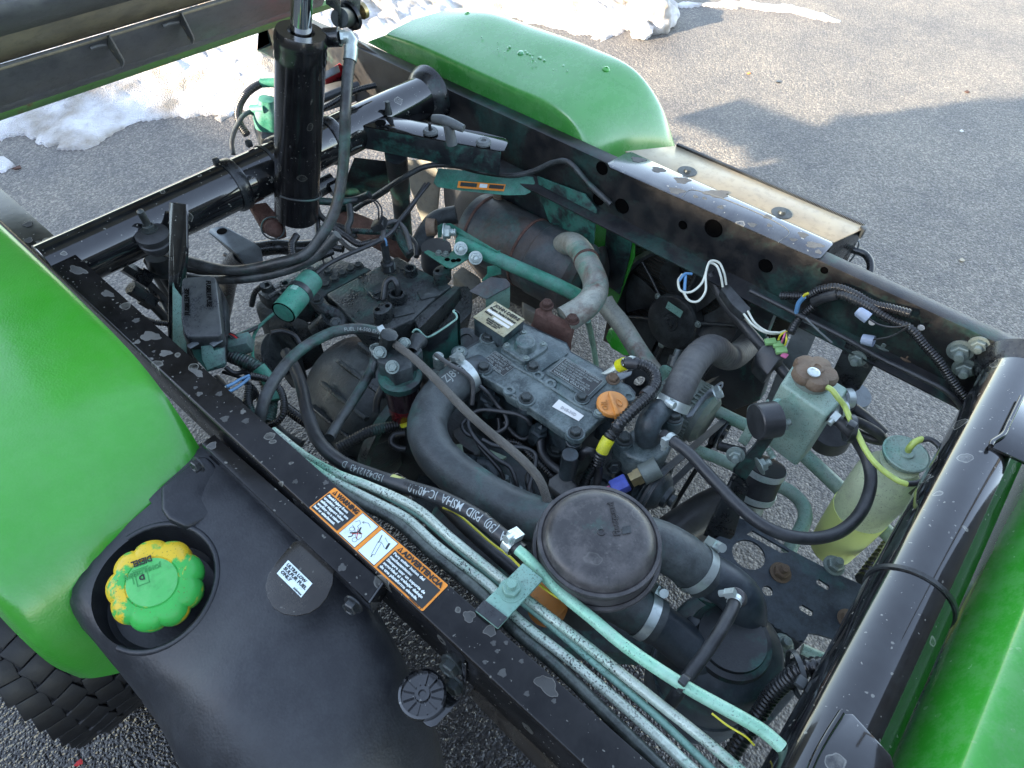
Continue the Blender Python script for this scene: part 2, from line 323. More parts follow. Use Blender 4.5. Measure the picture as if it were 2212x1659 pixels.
M['castb'] = mat('rough_cast_aluminium', (.020, .025, .026), .42, over=.2, dust=.5, dcol=(.07, .085, .085), col2=(.11, .125, .115), c2=.36, c2scale=30, bump=.9, bscale=160)
M['eng'] = mat('blue_grey_engine_paint', (.040, .060, .063), .28, var=.4, dust=.6, dcol=(.19, .235, .23), over=.16, bump=.6, bscale=170, speck=.55)
M['eng2'] = mat('dark_engine_paint', (.016, .022, .025), .36, dust=.35, dcol=(.10, .14, .16), over=.12, bump=.35)
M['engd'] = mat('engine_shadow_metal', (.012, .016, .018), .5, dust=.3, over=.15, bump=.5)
M['teal'] = mat('teal_overspray_paint', (.024, .175, .115), .55, var=.3, dust=.45, dcol=(.12, .30, .24), bump=.35, speck=.4, spcol=(.01, .05, .04), col2=(.05, .09, .08), c2=.42, c2scale=22, c2w=.10)
M['tealp'] = mat('pale_teal_overspray', (.17, .33, .27), .5, var=.2, dust=.3, dcol=(.28, .36, .30), speck=.55, spcol=(.02, .06, .05), bump=.15)
M['tank2'] = mat('pale_green_tank_paint', (.20, .30, .25), .38, var=.12, dust=.3, dcol=(.34, .37, .30), speck=.5, spcol=(.05, .08, .06), over=.35, ocol=(.07, .25, .18), bump=.12)
M['line'] = mat('oversprayed_steel_line', (.40, .47, .40), .30, metal=.2, var=.25, over=.5, ocol=(.15, .38, .27), oscale=6, speck=.8, spcol=(.015, .02, .02))
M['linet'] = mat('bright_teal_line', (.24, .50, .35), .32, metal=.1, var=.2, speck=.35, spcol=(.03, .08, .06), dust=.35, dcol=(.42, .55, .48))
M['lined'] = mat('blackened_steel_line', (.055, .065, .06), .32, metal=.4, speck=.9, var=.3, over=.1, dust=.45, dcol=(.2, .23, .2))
M['rub'] = mat('black_rubber', (.017, .018, .020), .36, dust=.35, dcol=(.06, .066, .07), bump=.12, var=.2)
M['rubg'] = mat('grey_dusty_rubber', (.045, .046, .047), .50, dust=.5, dcol=(.13, .13, .12), bump=.2, over=.1)
M['rubt'] = mat('rubber_overspray', (.015, .016, .016), .40, over=.24, dust=.3, bump=.15, oscale=7)
M['rube'] = mat('elbow_rubber', (.036, .043, .045), .42, over=.34, ocol=(.035, .12, .10), dust=.5, dcol=(.10, .12, .12), bump=.25)
M['cor'] = mat('black_conduit', (.010, .010, .011), .25, var=.2, dust=.12)
M['cort'] = mat('conduit_overspray', (.010, .011, .012), .35, over=.42, oscale=12, dust=.15)
M['acp'] = mat('air_cleaner_plastic', (.022, .030, .038), .36, var=.15, dust=.35, dcol=(.08, .10, .11), over=.22, ocol=(.05, .17, .14), bump=.08)
M['dome'] = mat('precleaner_plastic', (.034, .033, .034), .30, var=.15, dust=.5, dcol=(.11, .102, .10), over=.10, bump=.08, spots=.12, sscale=22)
M['rust'] = mat('flaking_rust', (.075, .035, .026), .9, var=.5, dust=.45, dcol=(.16, .10, .08), bump=1.2, bscale=190)
M['exh'] = mat('exhaust_pipe_metal', (.24, .25, .21), .42, metal=.15, var=.3, over=.42, ocol=(.08, .27, .20), oscale=12, dust=.3, bump=.3, speck=.2, spcol=(.06, .05, .04), col2=(.10, .05, .035), c2=.40, c2scale=9)
M['muf'] = mat('muffler_metal', (.030, .038, .042), .42, over=.36, ocol=(.02, .11, .095), dust=.4, dcol=(.10, .10, .10), bump=.5, col2=(.048, .037, .031), c2=.46, c2scale=7)
M['zinc'] = mat('zinc_plate', (.42, .48, .46), .33, metal=.7, over=.2, dust=.25, bump=.1)
M['band'] = mat('clamp_band', (.50, .56, .54), .30, metal=.6, over=.2, ocol=(.2, .42, .34), var=.12)
M['boltd'] = mat('dark_bolt', (.035, .04, .04), .35, metal=.5, dust=.35, over=.2, bump=.2)
M['boltz'] = mat('dull_zinc_bolt', (.22, .26, .24), .4, metal=.5, over=.35, dust=.3, bump=.2)
M['boltr'] = mat('rusty_bolt', (.12, .075, .045), .7, dust=.4, dcol=(.2, .18, .14), bump=.6)
M['chrome'] = mat('chromed_rod', (.6, .63, .65), .06, metal=1, var=.02)
M['ylw'] = mat('yellow_tape', (.62, .60, .01), .45, dust=.2, var=.1)
M['orange'] = mat('orange_plastic', (.62, .24, .045), .45, var=.1, dust=.3, dcol=(.45, .28, .15), bump=.08)
M['cap'] = mat('green_yellow_cap', (.035, .36, .06), .42, var=.12, col2=(.62, .42, .015), c2=.505, c2scale=12, c2w=.02, speck=.25, spcol=(.10, .13, .02), bump=.1)
M['capc'] = mat('faded_green_disc', (.07, .42, .10), .45, var=.12, dust=.25, dcol=(.2, .5, .2))
M['cape'] = mat('cap_emboss', (.035, .25, .06), .5)
M['lbo'] = mat('label_orange', (.72, .24, .02), .4, var=.08, dust=.12, dcol=(.5, .2, .05))
M['lbk'] = mat('label_black', (.018, .020, .020), .4, over=.1)
M['lbw'] = mat('label_white', (.62, .72, .72), .4, var=.05, dust=.12, dcol=(.4, .6, .5))
M['prk'] = mat('print_black', (.012, .012, .012), .5)
M['prw'] = mat('print_white', (.62, .68, .66), .5)
M['prh'] = mat('worn_hose_print', (.30, .34, .34), .5, var=.5)
M['prg'] = mat('print_grey', (.22, .25, .24), .5)
M['prr'] = mat('print_red', (.5, .02, .02), .5)
M['plate'] = mat('aluminium_plate', (.36, .35, .24), .4, metal=.3, dust=.4, dcol=(.30, .22, .08), speck=.35, var=.15)
M['sticker'] = mat('white_sticker', (.60, .60, .57), .5, var=.05)
M['brown'] = mat('brown_black_paint', (.013, .011, .009), .25, dust=.12, dcol=(.10, .09, .07), spots=.3, sscale=30, coat=.3)
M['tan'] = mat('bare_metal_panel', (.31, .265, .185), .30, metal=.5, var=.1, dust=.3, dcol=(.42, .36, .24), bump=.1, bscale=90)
M['blkblue'] = mat('scuffed_black_plate', (.014, .016, .022), .16, coatior=1.9, spots=.9, sscale=15, scol=(.28, .28, .24), dust=.2, coat=.7, bump=.04)
M['red'] = mat('red_lens', (.42, .01, .03), .15, coat=.6, dust=.15, dcol=(.3, .25, .2))
M['bowl'] = mat('red_filter_bowl', (.13, .008, .012), .18, coat=.5, var=.2)
M['bowl2'] = mat('dark_fuel_bowl', (.025, .012, .016), .18, coat=.4)
M['brk'] = mat('blue_black_bracket_paint', (.020, .027, .035), .38, over=.22, dust=.4, dcol=(.08, .11, .13), bump=.2)
M['bottle'] = mat('translucent_bottle', (.78, .88, .62), .30, trans=.42, var=.04, dust=.15, dcol=(.4, .38, .25), speck=.25, spcol=(.2, .2, .12))
M['coolant'] = mat('yellow_coolant', (.80, .90, .30), .4, trans=.2, var=.05)
M['tubey'] = mat('yellow_green_hose', (.42, .52, .12), .3, trans=.15, var=.15, dust=.25, dcol=(.3, .45, .15))
M['wht'] = mat('white_wire', (.55, .58, .5), .45)
M['blu'] = mat('blue_connector', (.05, .08, .45), .4, dust=.2, dcol=(.2, .25, .4))
M['blw'] = mat('blue_tape', (.10, .25, .45), .45, dust=.3)
M['yel'] = mat('yellow_wire', (.60, .55, .04), .45)
M['pnk'] = mat('pink_wire', (.6, .15, .3), .45)
M['brass'] = mat('brass', (.42, .33, .16), .35, metal=.8, dust=.3)
M['plas'] = mat('black_plastic', (.014, .015, .016), .30, dust=.22, var=.2, bump=.06)
M['plast'] = mat('fusebox_plastic', (.030, .034, .037), .26, dust=.35, dcol=(.10, .11, .10), bump=.2)
M['grey'] = mat('grey_plastic_handle', (.10, .11, .11), .5, dust=.3)
M['silver'] = mat('scuffed_grey_bracket', (.16, .18, .19), .3, metal=.3, dust=.2, bump=.1)
M['belt'] = mat('rubber_belt', (.040, .042, .046), .5, dust=.25)
M['alt'] = mat('alternator_casting', (.16, .19, .17), .5, metal=.2, over=.25, dust=.3, bump=.3)
M['beige'] = mat('beige_dusty_plastic', (.17, .155, .12), .6, dust=.3, bump=.2)
M['tyre'] = mat('tyre_rubber', (.006, .006, .007), .45, dust=.35, dcol=(.03, .03, .032), bump=.2)
M['core'] = mat('radiator_core', (.022, .018, .013), .7, bump=.5, bscale=400)
M['core'].name = 'radiator_core'
M['lgrn'] = mat('lime_connector', (.22, .42, .16), .45)
def braid():
    m = mat('braided_hose', (.16, .15, .13), .6, dust=.3, dcol=(.22, .21, .18)); nt = m.node_tree; N = nt.nodes; K = nt.links; b = N['Principled BSDF']
    uv = N.new('ShaderNodeUVMap'); outs = []
    for rot in (.95, -.95):
        mp = N.new('ShaderNodeMapping'); mp.inputs['Rotation'].default_value = (0, 0, rot); K.new(uv.outputs[0], mp.inputs[0])
        wv = N.new('ShaderNodeTexWave'); wv.inputs['Scale'].default_value = 1.7; wv.inputs['Distortion'].default_value = .3; K.new(mp.outputs[0], wv.inputs[0]); outs.append(wv.outputs['Fac'])
    q = N.new('ShaderNodeMath'); q.operation = 'MAXIMUM'; K.new(outs[0], q.inputs[0]); K.new(outs[1], q.inputs[1])
    bp = N.new('ShaderNodeBump'); bp.inputs['Strength'].default_value = 1; bp.inputs['Distance'].default_value = .0015; K.new(q.outputs[0], bp.inputs['Height']); K.new(bp.outputs[0], b.inputs['Normal'])
    src = b.inputs['Base Color'].links[0].from_socket; mx = N.new('ShaderNodeMix'); mx.data_type = 'RGBA'; mr = N.new('ShaderNodeMapRange'); mr.inputs[1].default_value = .35; mr.inputs[2].default_value = .8; K.new(q.outputs[0], mr.inputs[0]); K.new(mr.outputs[0], mx.inputs[0]); mx.inputs[6].default_value = (.03, .03, .028, 1); K.new(src, mx.inputs[7]); K.new(mx.outputs[2], b.inputs['Base Color'])
    return m
M['braid'] = braid()
def asphalt():
    m = bpy.data.materials.new('asphalt'); m.use_nodes = True; nt = m.node_tree; N = nt.nodes; K = nt.links; b = N['Principled BSDF']; tc = N.new('ShaderNodeTexCoord'); C = tc.outputs['Object']
    def nz(s, d=3, r=.6): n = N.new('ShaderNodeTexNoise'); n.inputs['Scale'].default_value = s; n.inputs['Detail'].default_value = d; n.inputs['Roughness'].default_value = r; K.new(C, n.inputs['Vector']); return n.outputs['Fac']
    vo = N.new('ShaderNodeTexVoronoi'); vo.inputs['Scale'].default_value = 165; vo.inputs['Randomness'].default_value = 1; K.new(C, vo.inputs['Vector'])
    vb = N.new('ShaderNodeTexVoronoi'); vb.inputs['Scale'].default_value = 75; K.new(C, vb.inputs['Vector'])
    sp = N.new('ShaderNodeSeparateColor'); K.new(vo.outputs['Color'], sp.inputs[0])
    cr_ = N.new('ShaderNodeValToRGB'); e = cr_.color_ramp.elements; e[0].position = 0; e[0].color = (.085, .082, .080, 1); e[1].position = 1; e[1].color = (.25, .235, .21, 1); a = cr_.color_ramp.elements.new(.6); a.color = (.135, .128, .12, 1); K.new(sp.outputs[0], cr_.inputs[0])
    mr = N.new('ShaderNodeMapRange'); mr.inputs[1].default_value = .38; mr.inputs[2].default_value = .66; n5 = N.new('ShaderNodeMath'); n5.operation = 'ADD'; K.new(nz(1.6, 5, .7), n5.inputs[0]); n6 = N.new('ShaderNodeMath'); n6.operation = 'MULTIPLY'; n6.inputs[1].default_value = .35; K.new(nz(9, 5, .75), n6.inputs[0]); K.new(n6.outputs[0], n5.inputs[1]); mr.inputs[1].default_value = .52; mr.inputs[2].default_value = .86; K.new(n5.outputs[0], mr.inputs[0])
    mx = N.new('ShaderNodeMix'); mx.data_type = 'RGBA'; mx.blend_type = 'MULTIPLY'; mx.inputs[0].default_value = 1; K.new(cr_.outputs[0], mx.inputs[6]); c2 = N.new('ShaderNodeValToRGB'); c2.color_ramp.elements[0].color = (.70, .70, .72, 1); c2.color_ramp.elements[1].color = (1.28, 1.22, 1.10, 1); K.new(mr.outputs[0], c2.inputs[0]); K.new(c2.outputs[0], mx.inputs[7])
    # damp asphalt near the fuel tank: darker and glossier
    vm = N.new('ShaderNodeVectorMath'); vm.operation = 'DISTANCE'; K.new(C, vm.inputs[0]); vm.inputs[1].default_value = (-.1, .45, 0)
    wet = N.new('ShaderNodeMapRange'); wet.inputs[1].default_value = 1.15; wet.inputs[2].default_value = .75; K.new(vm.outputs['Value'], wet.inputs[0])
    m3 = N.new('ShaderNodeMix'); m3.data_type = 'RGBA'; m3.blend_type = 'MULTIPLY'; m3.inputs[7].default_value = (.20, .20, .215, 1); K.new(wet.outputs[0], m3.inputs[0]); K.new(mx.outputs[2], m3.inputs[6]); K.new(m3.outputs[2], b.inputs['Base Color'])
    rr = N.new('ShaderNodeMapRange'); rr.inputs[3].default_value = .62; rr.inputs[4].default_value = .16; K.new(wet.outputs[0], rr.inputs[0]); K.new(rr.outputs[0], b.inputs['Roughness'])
    ad = N.new('ShaderNodeMath'); ad.operation = 'ADD'; K.new(vo.outputs['Distance'], ad.inputs[0]); K.new(vb.outputs['Distance'], ad.inputs[1])
    a2 = N.new('ShaderNodeMath'); a2.operation = 'ADD'; K.new(ad.outputs[0], a2.inputs[0]); K.new(nz(60, 4), a2.inputs[1])
    bp = N.new('ShaderNodeBump'); bp.invert = True; bp.inputs['Strength'].default_value = 1; bp.inputs['Distance'].default_value = .0030; K.new(a2.outputs[0], bp.inputs['Height']); K.new(bp.outputs[0], b.inputs['Normal'])
    return m
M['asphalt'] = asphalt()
def snowmat():
    m = bpy.data.materials.new('old_snow'); m.use_nodes = True; nt = m.node_tree; N = nt.nodes; K = nt.links; b = N['Principled BSDF']; tc = N.new('ShaderNodeTexCoord'); C = tc.outputs['Object']
    def nz(s, d=5): n = N.new('ShaderNodeTexNoise'); n.inputs['Scale'].default_value = s; n.inputs['Detail'].default_value = d; K.new(C, n.inputs['Vector']); return n.outputs['Fac']
    r = N.new('ShaderNodeValToRGB'); r.color_ramp.elements[0].position = .35; r.color_ramp.elements[0].color = (.34, .30, .25, 1); r.color_ramp.elements[1].position = .6; r.color_ramp.elements[1].color = (.68, .68, .70, 1); K.new(nz(7), r.inputs[0])
    K.new(r.outputs[0], b.inputs['Base Color']); b.inputs['Roughness'].default_value = .55; b.inputs['Subsurface Weight'].default_value = .25; b.inputs['Subsurface Radius'].default_value = (.03, .03, .04)
    bp = N.new('ShaderNodeBump'); bp.inputs['Strength'].default_value = .9; bp.inputs['Distance'].default_value = .012; ad = N.new('ShaderNodeMath'); ad.operation = 'ADD'; K.new(nz(45), ad.inputs[0]); K.new(nz(180, 2), ad.inputs[1]); K.new(ad.outputs[0], bp.inputs['Height']); K.new(bp.outputs[0], b.inputs['Normal']); return m
M['snow'] = snowmat()
M['wood'] = mat('shade_fence_wood', (.16, .13, .10), .8, dust=.3, bump=.4)
def at(xs): return V(xs)
UP = V((0, 0, 1)); DN = V((0, 0, -1)); XX = V((1, 0, 0)); YY = V((0, 1, 0))
# ================================================================== SETTING
bm = bmesh.new(); n = 60
for i in (0, 1):
    pass
a_ = 150
vs = [bm.verts.new(p) for p in ((-a_, -a_, 0), (a_, -a_, 0), (a_, a_, 0), (-a_, a_, 0))]; bm.faces.new(vs)
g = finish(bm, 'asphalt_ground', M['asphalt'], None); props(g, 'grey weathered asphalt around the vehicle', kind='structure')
def hnoise(X, Y, sc, seed):
    r = np.random.RandomState(seed); T = r.rand(64, 64); x = X * sc; y = Y * sc; xi = np.floor(x).astype(int); yi = np.floor(y).astype(int); fx = x - xi; fy = y - yi; fx = fx*fx*(3-2*fx); fy = fy*fy*(3-2*fy)
    g_ = lambda a, b: T[a % 64, b % 64]
    return (g_(xi, yi)*(1-fx) + g_(xi+1, yi)*fx)*(1-fy) + (g_(xi, yi+1)*(1-fx) + g_(xi+1, yi+1)*fx)*fy
def snowfield(name, poly, res, hmax, slope, label, seed=1, piles=()):
    P = np.array([(p.x, p.y) for p in poly]); x0, y0 = P.min(0); x1, y1 = P.max(0)
    X, Y = np.meshgrid(np.arange(x0, x1, res), np.arange(y0, y1, res), indexing='ij')
    warp = .10 * (hnoise(X, Y, 6, seed) - .5) + .05 * (hnoise(X, Y, 17, seed+1) - .5) + .03 * (hnoise(X, Y, 40, seed+5) - .5)
    Xw, Yw = X + warp, Y + .8 * warp[::-1, ::-1]
    ins = np.zeros(X.shape, bool); D = np.full(X.shape, 1e9); m_ = len(P)
    for i in range(m_):
        (ax, ay), (bx, by) = P[i], P[(i+1) % m_]
        if ay != by:
            c_ = ((ay > Yw) != (by > Yw)) & (Xw < (bx-ax)*(Yw-ay)/(by-ay)+ax); ins ^= c_
        t = np.clip(((Xw-ax)*(bx-ax)+(Yw-ay)*(by-ay))/((bx-ax)**2+(by-ay)**2+1e-9), 0, 1); D = np.minimum(D, np.hypot(Xw-ax-t*(bx-ax), Yw-ay-t*(by-ay)))
    hm = np.zeros(X.shape) + hmax
    for px, py, pr, ph in piles: hm += ph * np.exp(-((X-px)**2+(Y-py)**2)/pr**2)
    rough_ = .45*hnoise(X, Y, 3.5, seed+2) + .28*hnoise(X, Y, 9, seed+3) + .20*hnoise(X, Y, 27, seed+4) + .14*hnoise(X, Y, 60, seed+6)
    Hh = hm * (1 - np.exp(-D * slope / np.maximum(hm, .01))) * (.45 + rough_) + .004; Hh[~ins] = -.02
    bm = bmesh.new(); idx = {}
    def gv(i, j):
        if (i, j) not in idx: idx[(i, j)] = bm.verts.new((X[i, j], Y[i, j], Hh[i, j]))
        return idx[(i, j)]
    for i in range(X.shape[0]-1):
        for j in range(X.shape[1]-1):
            if ins[i:i+2, j:j+2].any(): bm.faces.new((gv(i, j), gv(i+1, j), gv(i+1, j+1), gv(i, j+1)))
    o = finish(bm, name, M['snow'], None, ang=80); props(o, label, kind='structure'); return o
G = lambda pts: [W(u, v, z=0) for u, v in pts]
snowfield('snow_bank', G([(-60, 300), (40, 300), (110, 322), (175, 330), (215, 318), (262, 285), (318, 264), (395, 262), (470, 266), (530, 242), (640, 240), (760, 190), (900, 150), (1010, 60), (1120, 40), (1225, 72), (1310, 85), (1370, 62), (1430, 30), (1380, -30), (1300, -80)]) + [V((4.6, 3.7, 0)), V((2.6, 5.3, 0)), V((.3, 5.3, 0))], .015, .04, .34, 'long bank of old snow on the asphalt behind the vehicle', 3,
          [(p.x, p.y, r, h) for p, r, h in ((W(1120, 30, z=0), .55, .22), (W(1290, 10, z=0), .38, .28), (W(860, 20, z=0), .5, .26), (W(540, 110, z=0), .40, .30), (W(1000, -60, z=0), .8, .28), (W(680, 60, z=0), .45, .24), (W(330, 180, z=0), .45, .14))])
snowfield('snow_strip', G([(1425, 18), (1480, 6), (1600, 2), (1700, 8), (1780, 30), (1825, 46), (1790, 52), (1720, 36), (1640, 20), (1560, 14), (1480, 20)]), .02, .018, .3, 'thin tapering strip of snow trailing off across the asphalt', 11)
snowfield('snow_patch', G([(-60, 340), (0, 346), (26, 352), (36, 366), (10, 376), (-60, 390)]), .014, .02, .25, 'small patch of snow on the asphalt at the left edge', 17)
def chunk(u, v, r, h, label, seed):
    bm = bmesh.new(); bmesh.ops.create_icosphere(bm, subdivisions=4, radius=1); rr = random.Random(seed); from mathutils import noise as mn
    c = W(u, v, z=0)
    for q in bm.verts:
        k = 1 + .35 * mn.noise(q.co * 1.4 + V((seed, 0, 0))) + .14 * mn.noise(q.co * 4 + V((seed, 3, 0))); q.co = V((q.co.x * r * k, q.co.y * r * k, q.co.z * r * .8 * k + h))
    o = finish(bm, 'snow_lump', M['snow'], None, ang=80, off=V((0, 0, 0))); o.location = c; props(o, label, 'snow lump', 'snow lumps at the end of the bank'); return o
chunk(1405, 55, .13, .06, 'largest rounded snow lump at the right end of the bank', 3)
chunk(1432, 42, .075, .04, 'small snow lump sitting on the far right of the bank end', 8)
chunk(1385, 78, .06, .03, 'low snow lump in front of the largest lump', 15)
chunk(1375, 22, .11, .08, 'snow lump behind the largest one at the bank end', 21)
for u, v, m_, lb, r in ((1618, 158, 'orange', 'tiny orange leaf scrap on the sunlit asphalt', .012), (1682, 176, 'plas', 'small dark leaf scrap on the sunlit asphalt near the orange one', .014), (1485, 325, 'rust', 'reddish brown leaf scrap on the sunlit asphalt beyond the green fender', .012), (2078, 283, 'sticker', 'pale leaf scrap on the asphalt at the shadow edge', .011), (2079, 562, 'tan', 'round tan pebble on the shaded asphalt at the right', .012), (2090, 198, 'rust', 'thin brown twig scrap on the asphalt at the upper right', .014), (171, 1648, 'prr', 'red leaf scrap on the damp asphalt below the tank', .007), (38, 300+62, 'rust', 'brown leaf scrap beside the small snow patch', .015)):
    c = W(u, v, z=.004); bm = bmesh.new(); pts = [c + V((r * math.cos(t) * (1.4 if k % 2 else .8), r * math.sin(t) * (.6 if k % 2 else .9), .003 * (k % 2))) for k, t in enumerate(np.linspace(0, 2 * math.pi, 8)[:-1])]
    a_prism(bm, pts, V((0, 0, -.003))); o = finish(bm, 'leaf_scrap' if 'pebble' not in lb else 'pebble', M[m_], None, off=c.copy()); props(o, lb, 'leaf' if 'pebble' not in lb else 'pebble')
# added unseen shade caster in fence form, sized to block the low sun
fence = bpy.data.objects.new('shade_caster_fence', None); COL.objects.link(fence); fence.location = (-5.2, 3.55, 0); props(fence, 'tall brown board fence added out of view on the left to block the sun', 'fence')
bm = bmesh.new(); a_box(bm, V((-5.2, 3.5, 1.54)), (.03, .148, 3.08)); b0 = finish(bm, 'board', M['wood'], fence, bevel=.004)
for i in range(4):                                      # taller boards added to shade the far fender
    box('board', fence, V((-5.165, 3.5 - .15 * i, 1.66)), (.03, .148, 3.32), M['wood'], bevel=.004)
for i in range(1, 88):
    o = b0.copy(); COL.objects.link(o); o.parent = fence; o.location = b0.location + V((.002 * (i % 3), -.15 * i + .002, 0))
for i in range(34):                                     # lower boards added to shade the asphalt on the left
    box('board', fence, V((-5.2 - .002 * (i % 3), 3.66 + .15 * i, 1.2)), (.03, .1485, 2.40), M['wood'], bevel=.004)
box('backing', fence, V((-5.232, 6.2, 1.17)), (.012, 5.0, 2.32), M['wood'])
box('rail', fence, V((-5.235, -3.0, .5)), (.04, 13, .09), M['wood']); box('rail', fence, V((-5.235, -3.0, 2.2)), (.04, 13, .09), M['wood'])
box('backing', fence, V((-5.262, -3.0, 1.5)), (.012, 13.1, 2.95), M['wood'])
# ================================================================== FRAME
def yz_extrude(name, prof, x0, x1, m, label=None, bevel=.002, **k):   # closed outline in y,z swept along x
    return prism(name, root, [V((x0, y, z)) for y, z in prof], V((x1 - x0, 0, 0)), m, bevel, label, **k)
def xz_extrude(name, prof, y0, y1, m, label=None, bevel=.002, par=None, **k):
    return prism(name, par or root, [V((x, y0, z)) for x, z in prof], V((0, y1 - y0, 0)), m, bevel, label, **k)
# near rail: channel open to the engine bay
rail = xz_extrude('frame_rail', [(.186, .717), (.189, .7205), (.2345, .7205), (.2345, .716), (.194, .716), (.190, .712), (.190, .640), (.232, .640), (.232, .636), (.186, .636)], -.35, 2.0, M['blkr'], bevel=.0012)
# far rail: the web shows its inner face
far = xz_extrude('frame_rail', [(1.150, .7205), (1.187, .7205), (1.187, .716), (1.154, .716), (1.154, .606), (1.105, .600), (1.105, .596), (1.150, .592)], -.35, 1.95, M['railin'], bevel=.0012)
for zx, zy, r, m_ in ((795, 185, .008, 'blkhole'), (1020, 210, .016, 'blkhole'), (1405, 485, .012, 'rust')):
    p = Q(5, zx, zy, x=1.149); lathe('frame_hole', far, p, V((-1, 0, 0)), [(0, r * 1.25), (.0012, r * 1.2), (.0015, r), (.0002, r * .95), (.0002, 0)], M['blkhole'], seg=24)
for n_, zx, zy, r in ((11, 1670, 930, .013), (11, 1650, 1100, .013), (11, 1780, 1140, .015), (12, 1170, 1410, .006)):
    p = Q(n_, zx, zy, x=1.149); lathe('frame_hole', far, p, V((-1, 0, 0)), [(0, r * 1.2), (.0012, r * 1.15), (.0015, r), (.0002, r * .95), (.0002, 0)], M['blkhole'], seg=24)
for zx, zy in ((735, 287), (1033, 318)):
    p = Q(6, zx, zy, x=1.149); lathe('frame_hole', far, p, V((-1, 0, 0)), [(0, .006), (.001, .0055), (.0012, 0)], M['sticker'], seg=16)  # pale discs stand in for daylight seen through small holes
for zx, zy, r, k in ((1270, 455, .014, 'stud'), (1380, 420, .011, 'stud'), (1295, 560, .013, 'stud')): bolt(far, Q(6, zx, zy, x=1.148), V((-1, -.15, .1)), r, M['boltz'], k)
bolt(far, Q(6, 808, 425, z=.606), UP, .011, M['boltz'], 'stud'); bolt(far, Q(6, 950, 495, z=.606), UP, .010, M['boltr'])
# rear bracing plate and pressed ledge pieces on the far web
prism('gusset_plate', root, [V((1.146, y, z)) for y, z in ((1.02, .60), (.80, .60), (.74, .52), (.70, .30), (.82, .26), (.98, .36))], V((.004, 0, 0)), M['blkt'], label='dark plate flecked with teal overspray below the far rail')
M['flk'] = mat('flecked_teal', (.010, .016, .018), .5, over=.75, oscale=26, dust=.2)
prism('splash_plate', root, [Q(11, a, b, x=1.13) for a, b in ((1310, 975), (1575, 1075), (1640, 1160), (1620, 1382), (1480, 1400), (1385, 1250), (1330, 1100))], V((.004, 0, 0)), M['flk'])
0 and tube('ledge_pipe', root, [V((1.128, 1.0, .665)), V((1.128, .86, .635)), V((1.124, .72, .612)), V((1.122, .3, .606)), V((1.122, -.3, .606))], 0, M['rubt'], R=.008)
# cross tubes
rear = cyl('cross_tube', root, V((.19, 1.243, .688)), V((1.15, 1.243, .688)), .050, M['blk'], seg=56)
for x_, r in ((.575, .0535), (.70, .056), (.83, .0535)): lathe('tube_collar', root, V((x_ - .012, 1.243, .688)), XX, [(0, .049), (0, r), (.004, r + .002), (.02, r + .002), (.024, r), (.024, .049)], M['blk2'], seg=48)
front = cyl('cross_tube', root, V((.186, -.163, .686)), V((1.155, -.163, .686)), .0515, M['blk'], seg=64)
# weld collars where the tubes meet the far rail
lathe('weld_collar', root, V((1.115, 1.243, .688)), XX, [(0, .050), (.01, .060), (.03, .070), (.036, .07), (.036, 0)], M['blk2'], seg=48)
lathe('weld_collar', root, V((1.12, -.163, .686)), XX, [(0, .0515), (.012, .060), (.03, .068), (.034, 0)], M['blk2'], seg=48)
# gussets on the front tube
prism('gusset_plate', root, L(10, [(1070, 1350, .742), (1150, 1350, .742), (1370, 1590, .742), (1400, 1700, .742), (860, 1700, .742), (900, 1640, .742)]), V((0, 0, -.006)), M['blk'], .002)
prism('gusset_plate', root, L(6, [(1640, 720, .742), (1670, 730, .742), (1720, 900, .742), (1720, 1160, .742), (1640, 1120, .742), (1450, 1035, .742), (1455, 1015, .742), (1540, 930, .742)]), V((0, 0, -.006)), M['blk'], .002)
tube('weld_bead', root, L(6, [(1640, 735, .745), (1560, 900, .745), (1530, 960, .745), (1460, 1010, .745), (1455, 1030, .745)]), 0, M['blk'], R=.0035)
tube('weld_bead', root, L(10, [(1085, 1345, .745), (1000, 1480, .745), (940, 1590, .745), (900, 1680, .745)]), 0, M['blk'], R=.0035)
# cable tie round the front tube
tie = lathe('cable_tie', root, Q(10, 1560, 545, z=.738) * 1 + V((-.0, 0, 0)), XX, [(0, 0)], M['plas']) if False else None
xt = Q(10, 1490, 540, z=.738).x
tie = lathe('cable_tie', root, V((xt, -.163, .686)), V((1, .02, -.03)), [(-.0035, .0518), (-.003, .0545), (.003, .0545), (.0035, .0518)], M['plas'], seg=56)
box('tie_head', tie, Q(10, 1712, 700, z=.675), (.014, .012, .010), M['plas'])
for zx, zy in ((1575, 915), (1370, 1030)):
    p = Q(1, zx, zy, z=.735); t_ = lathe('cable_tie', root, V((p.x + .01, 1.243, .688)), XX, [(-.003, .0502), (-.003, .0525), (.003, .0525), (.003, .0502)], M['plas'], seg=40); box('tie_head', t_, p + V((0, 0, .003)), (.012, .012, .014), M['plas'])
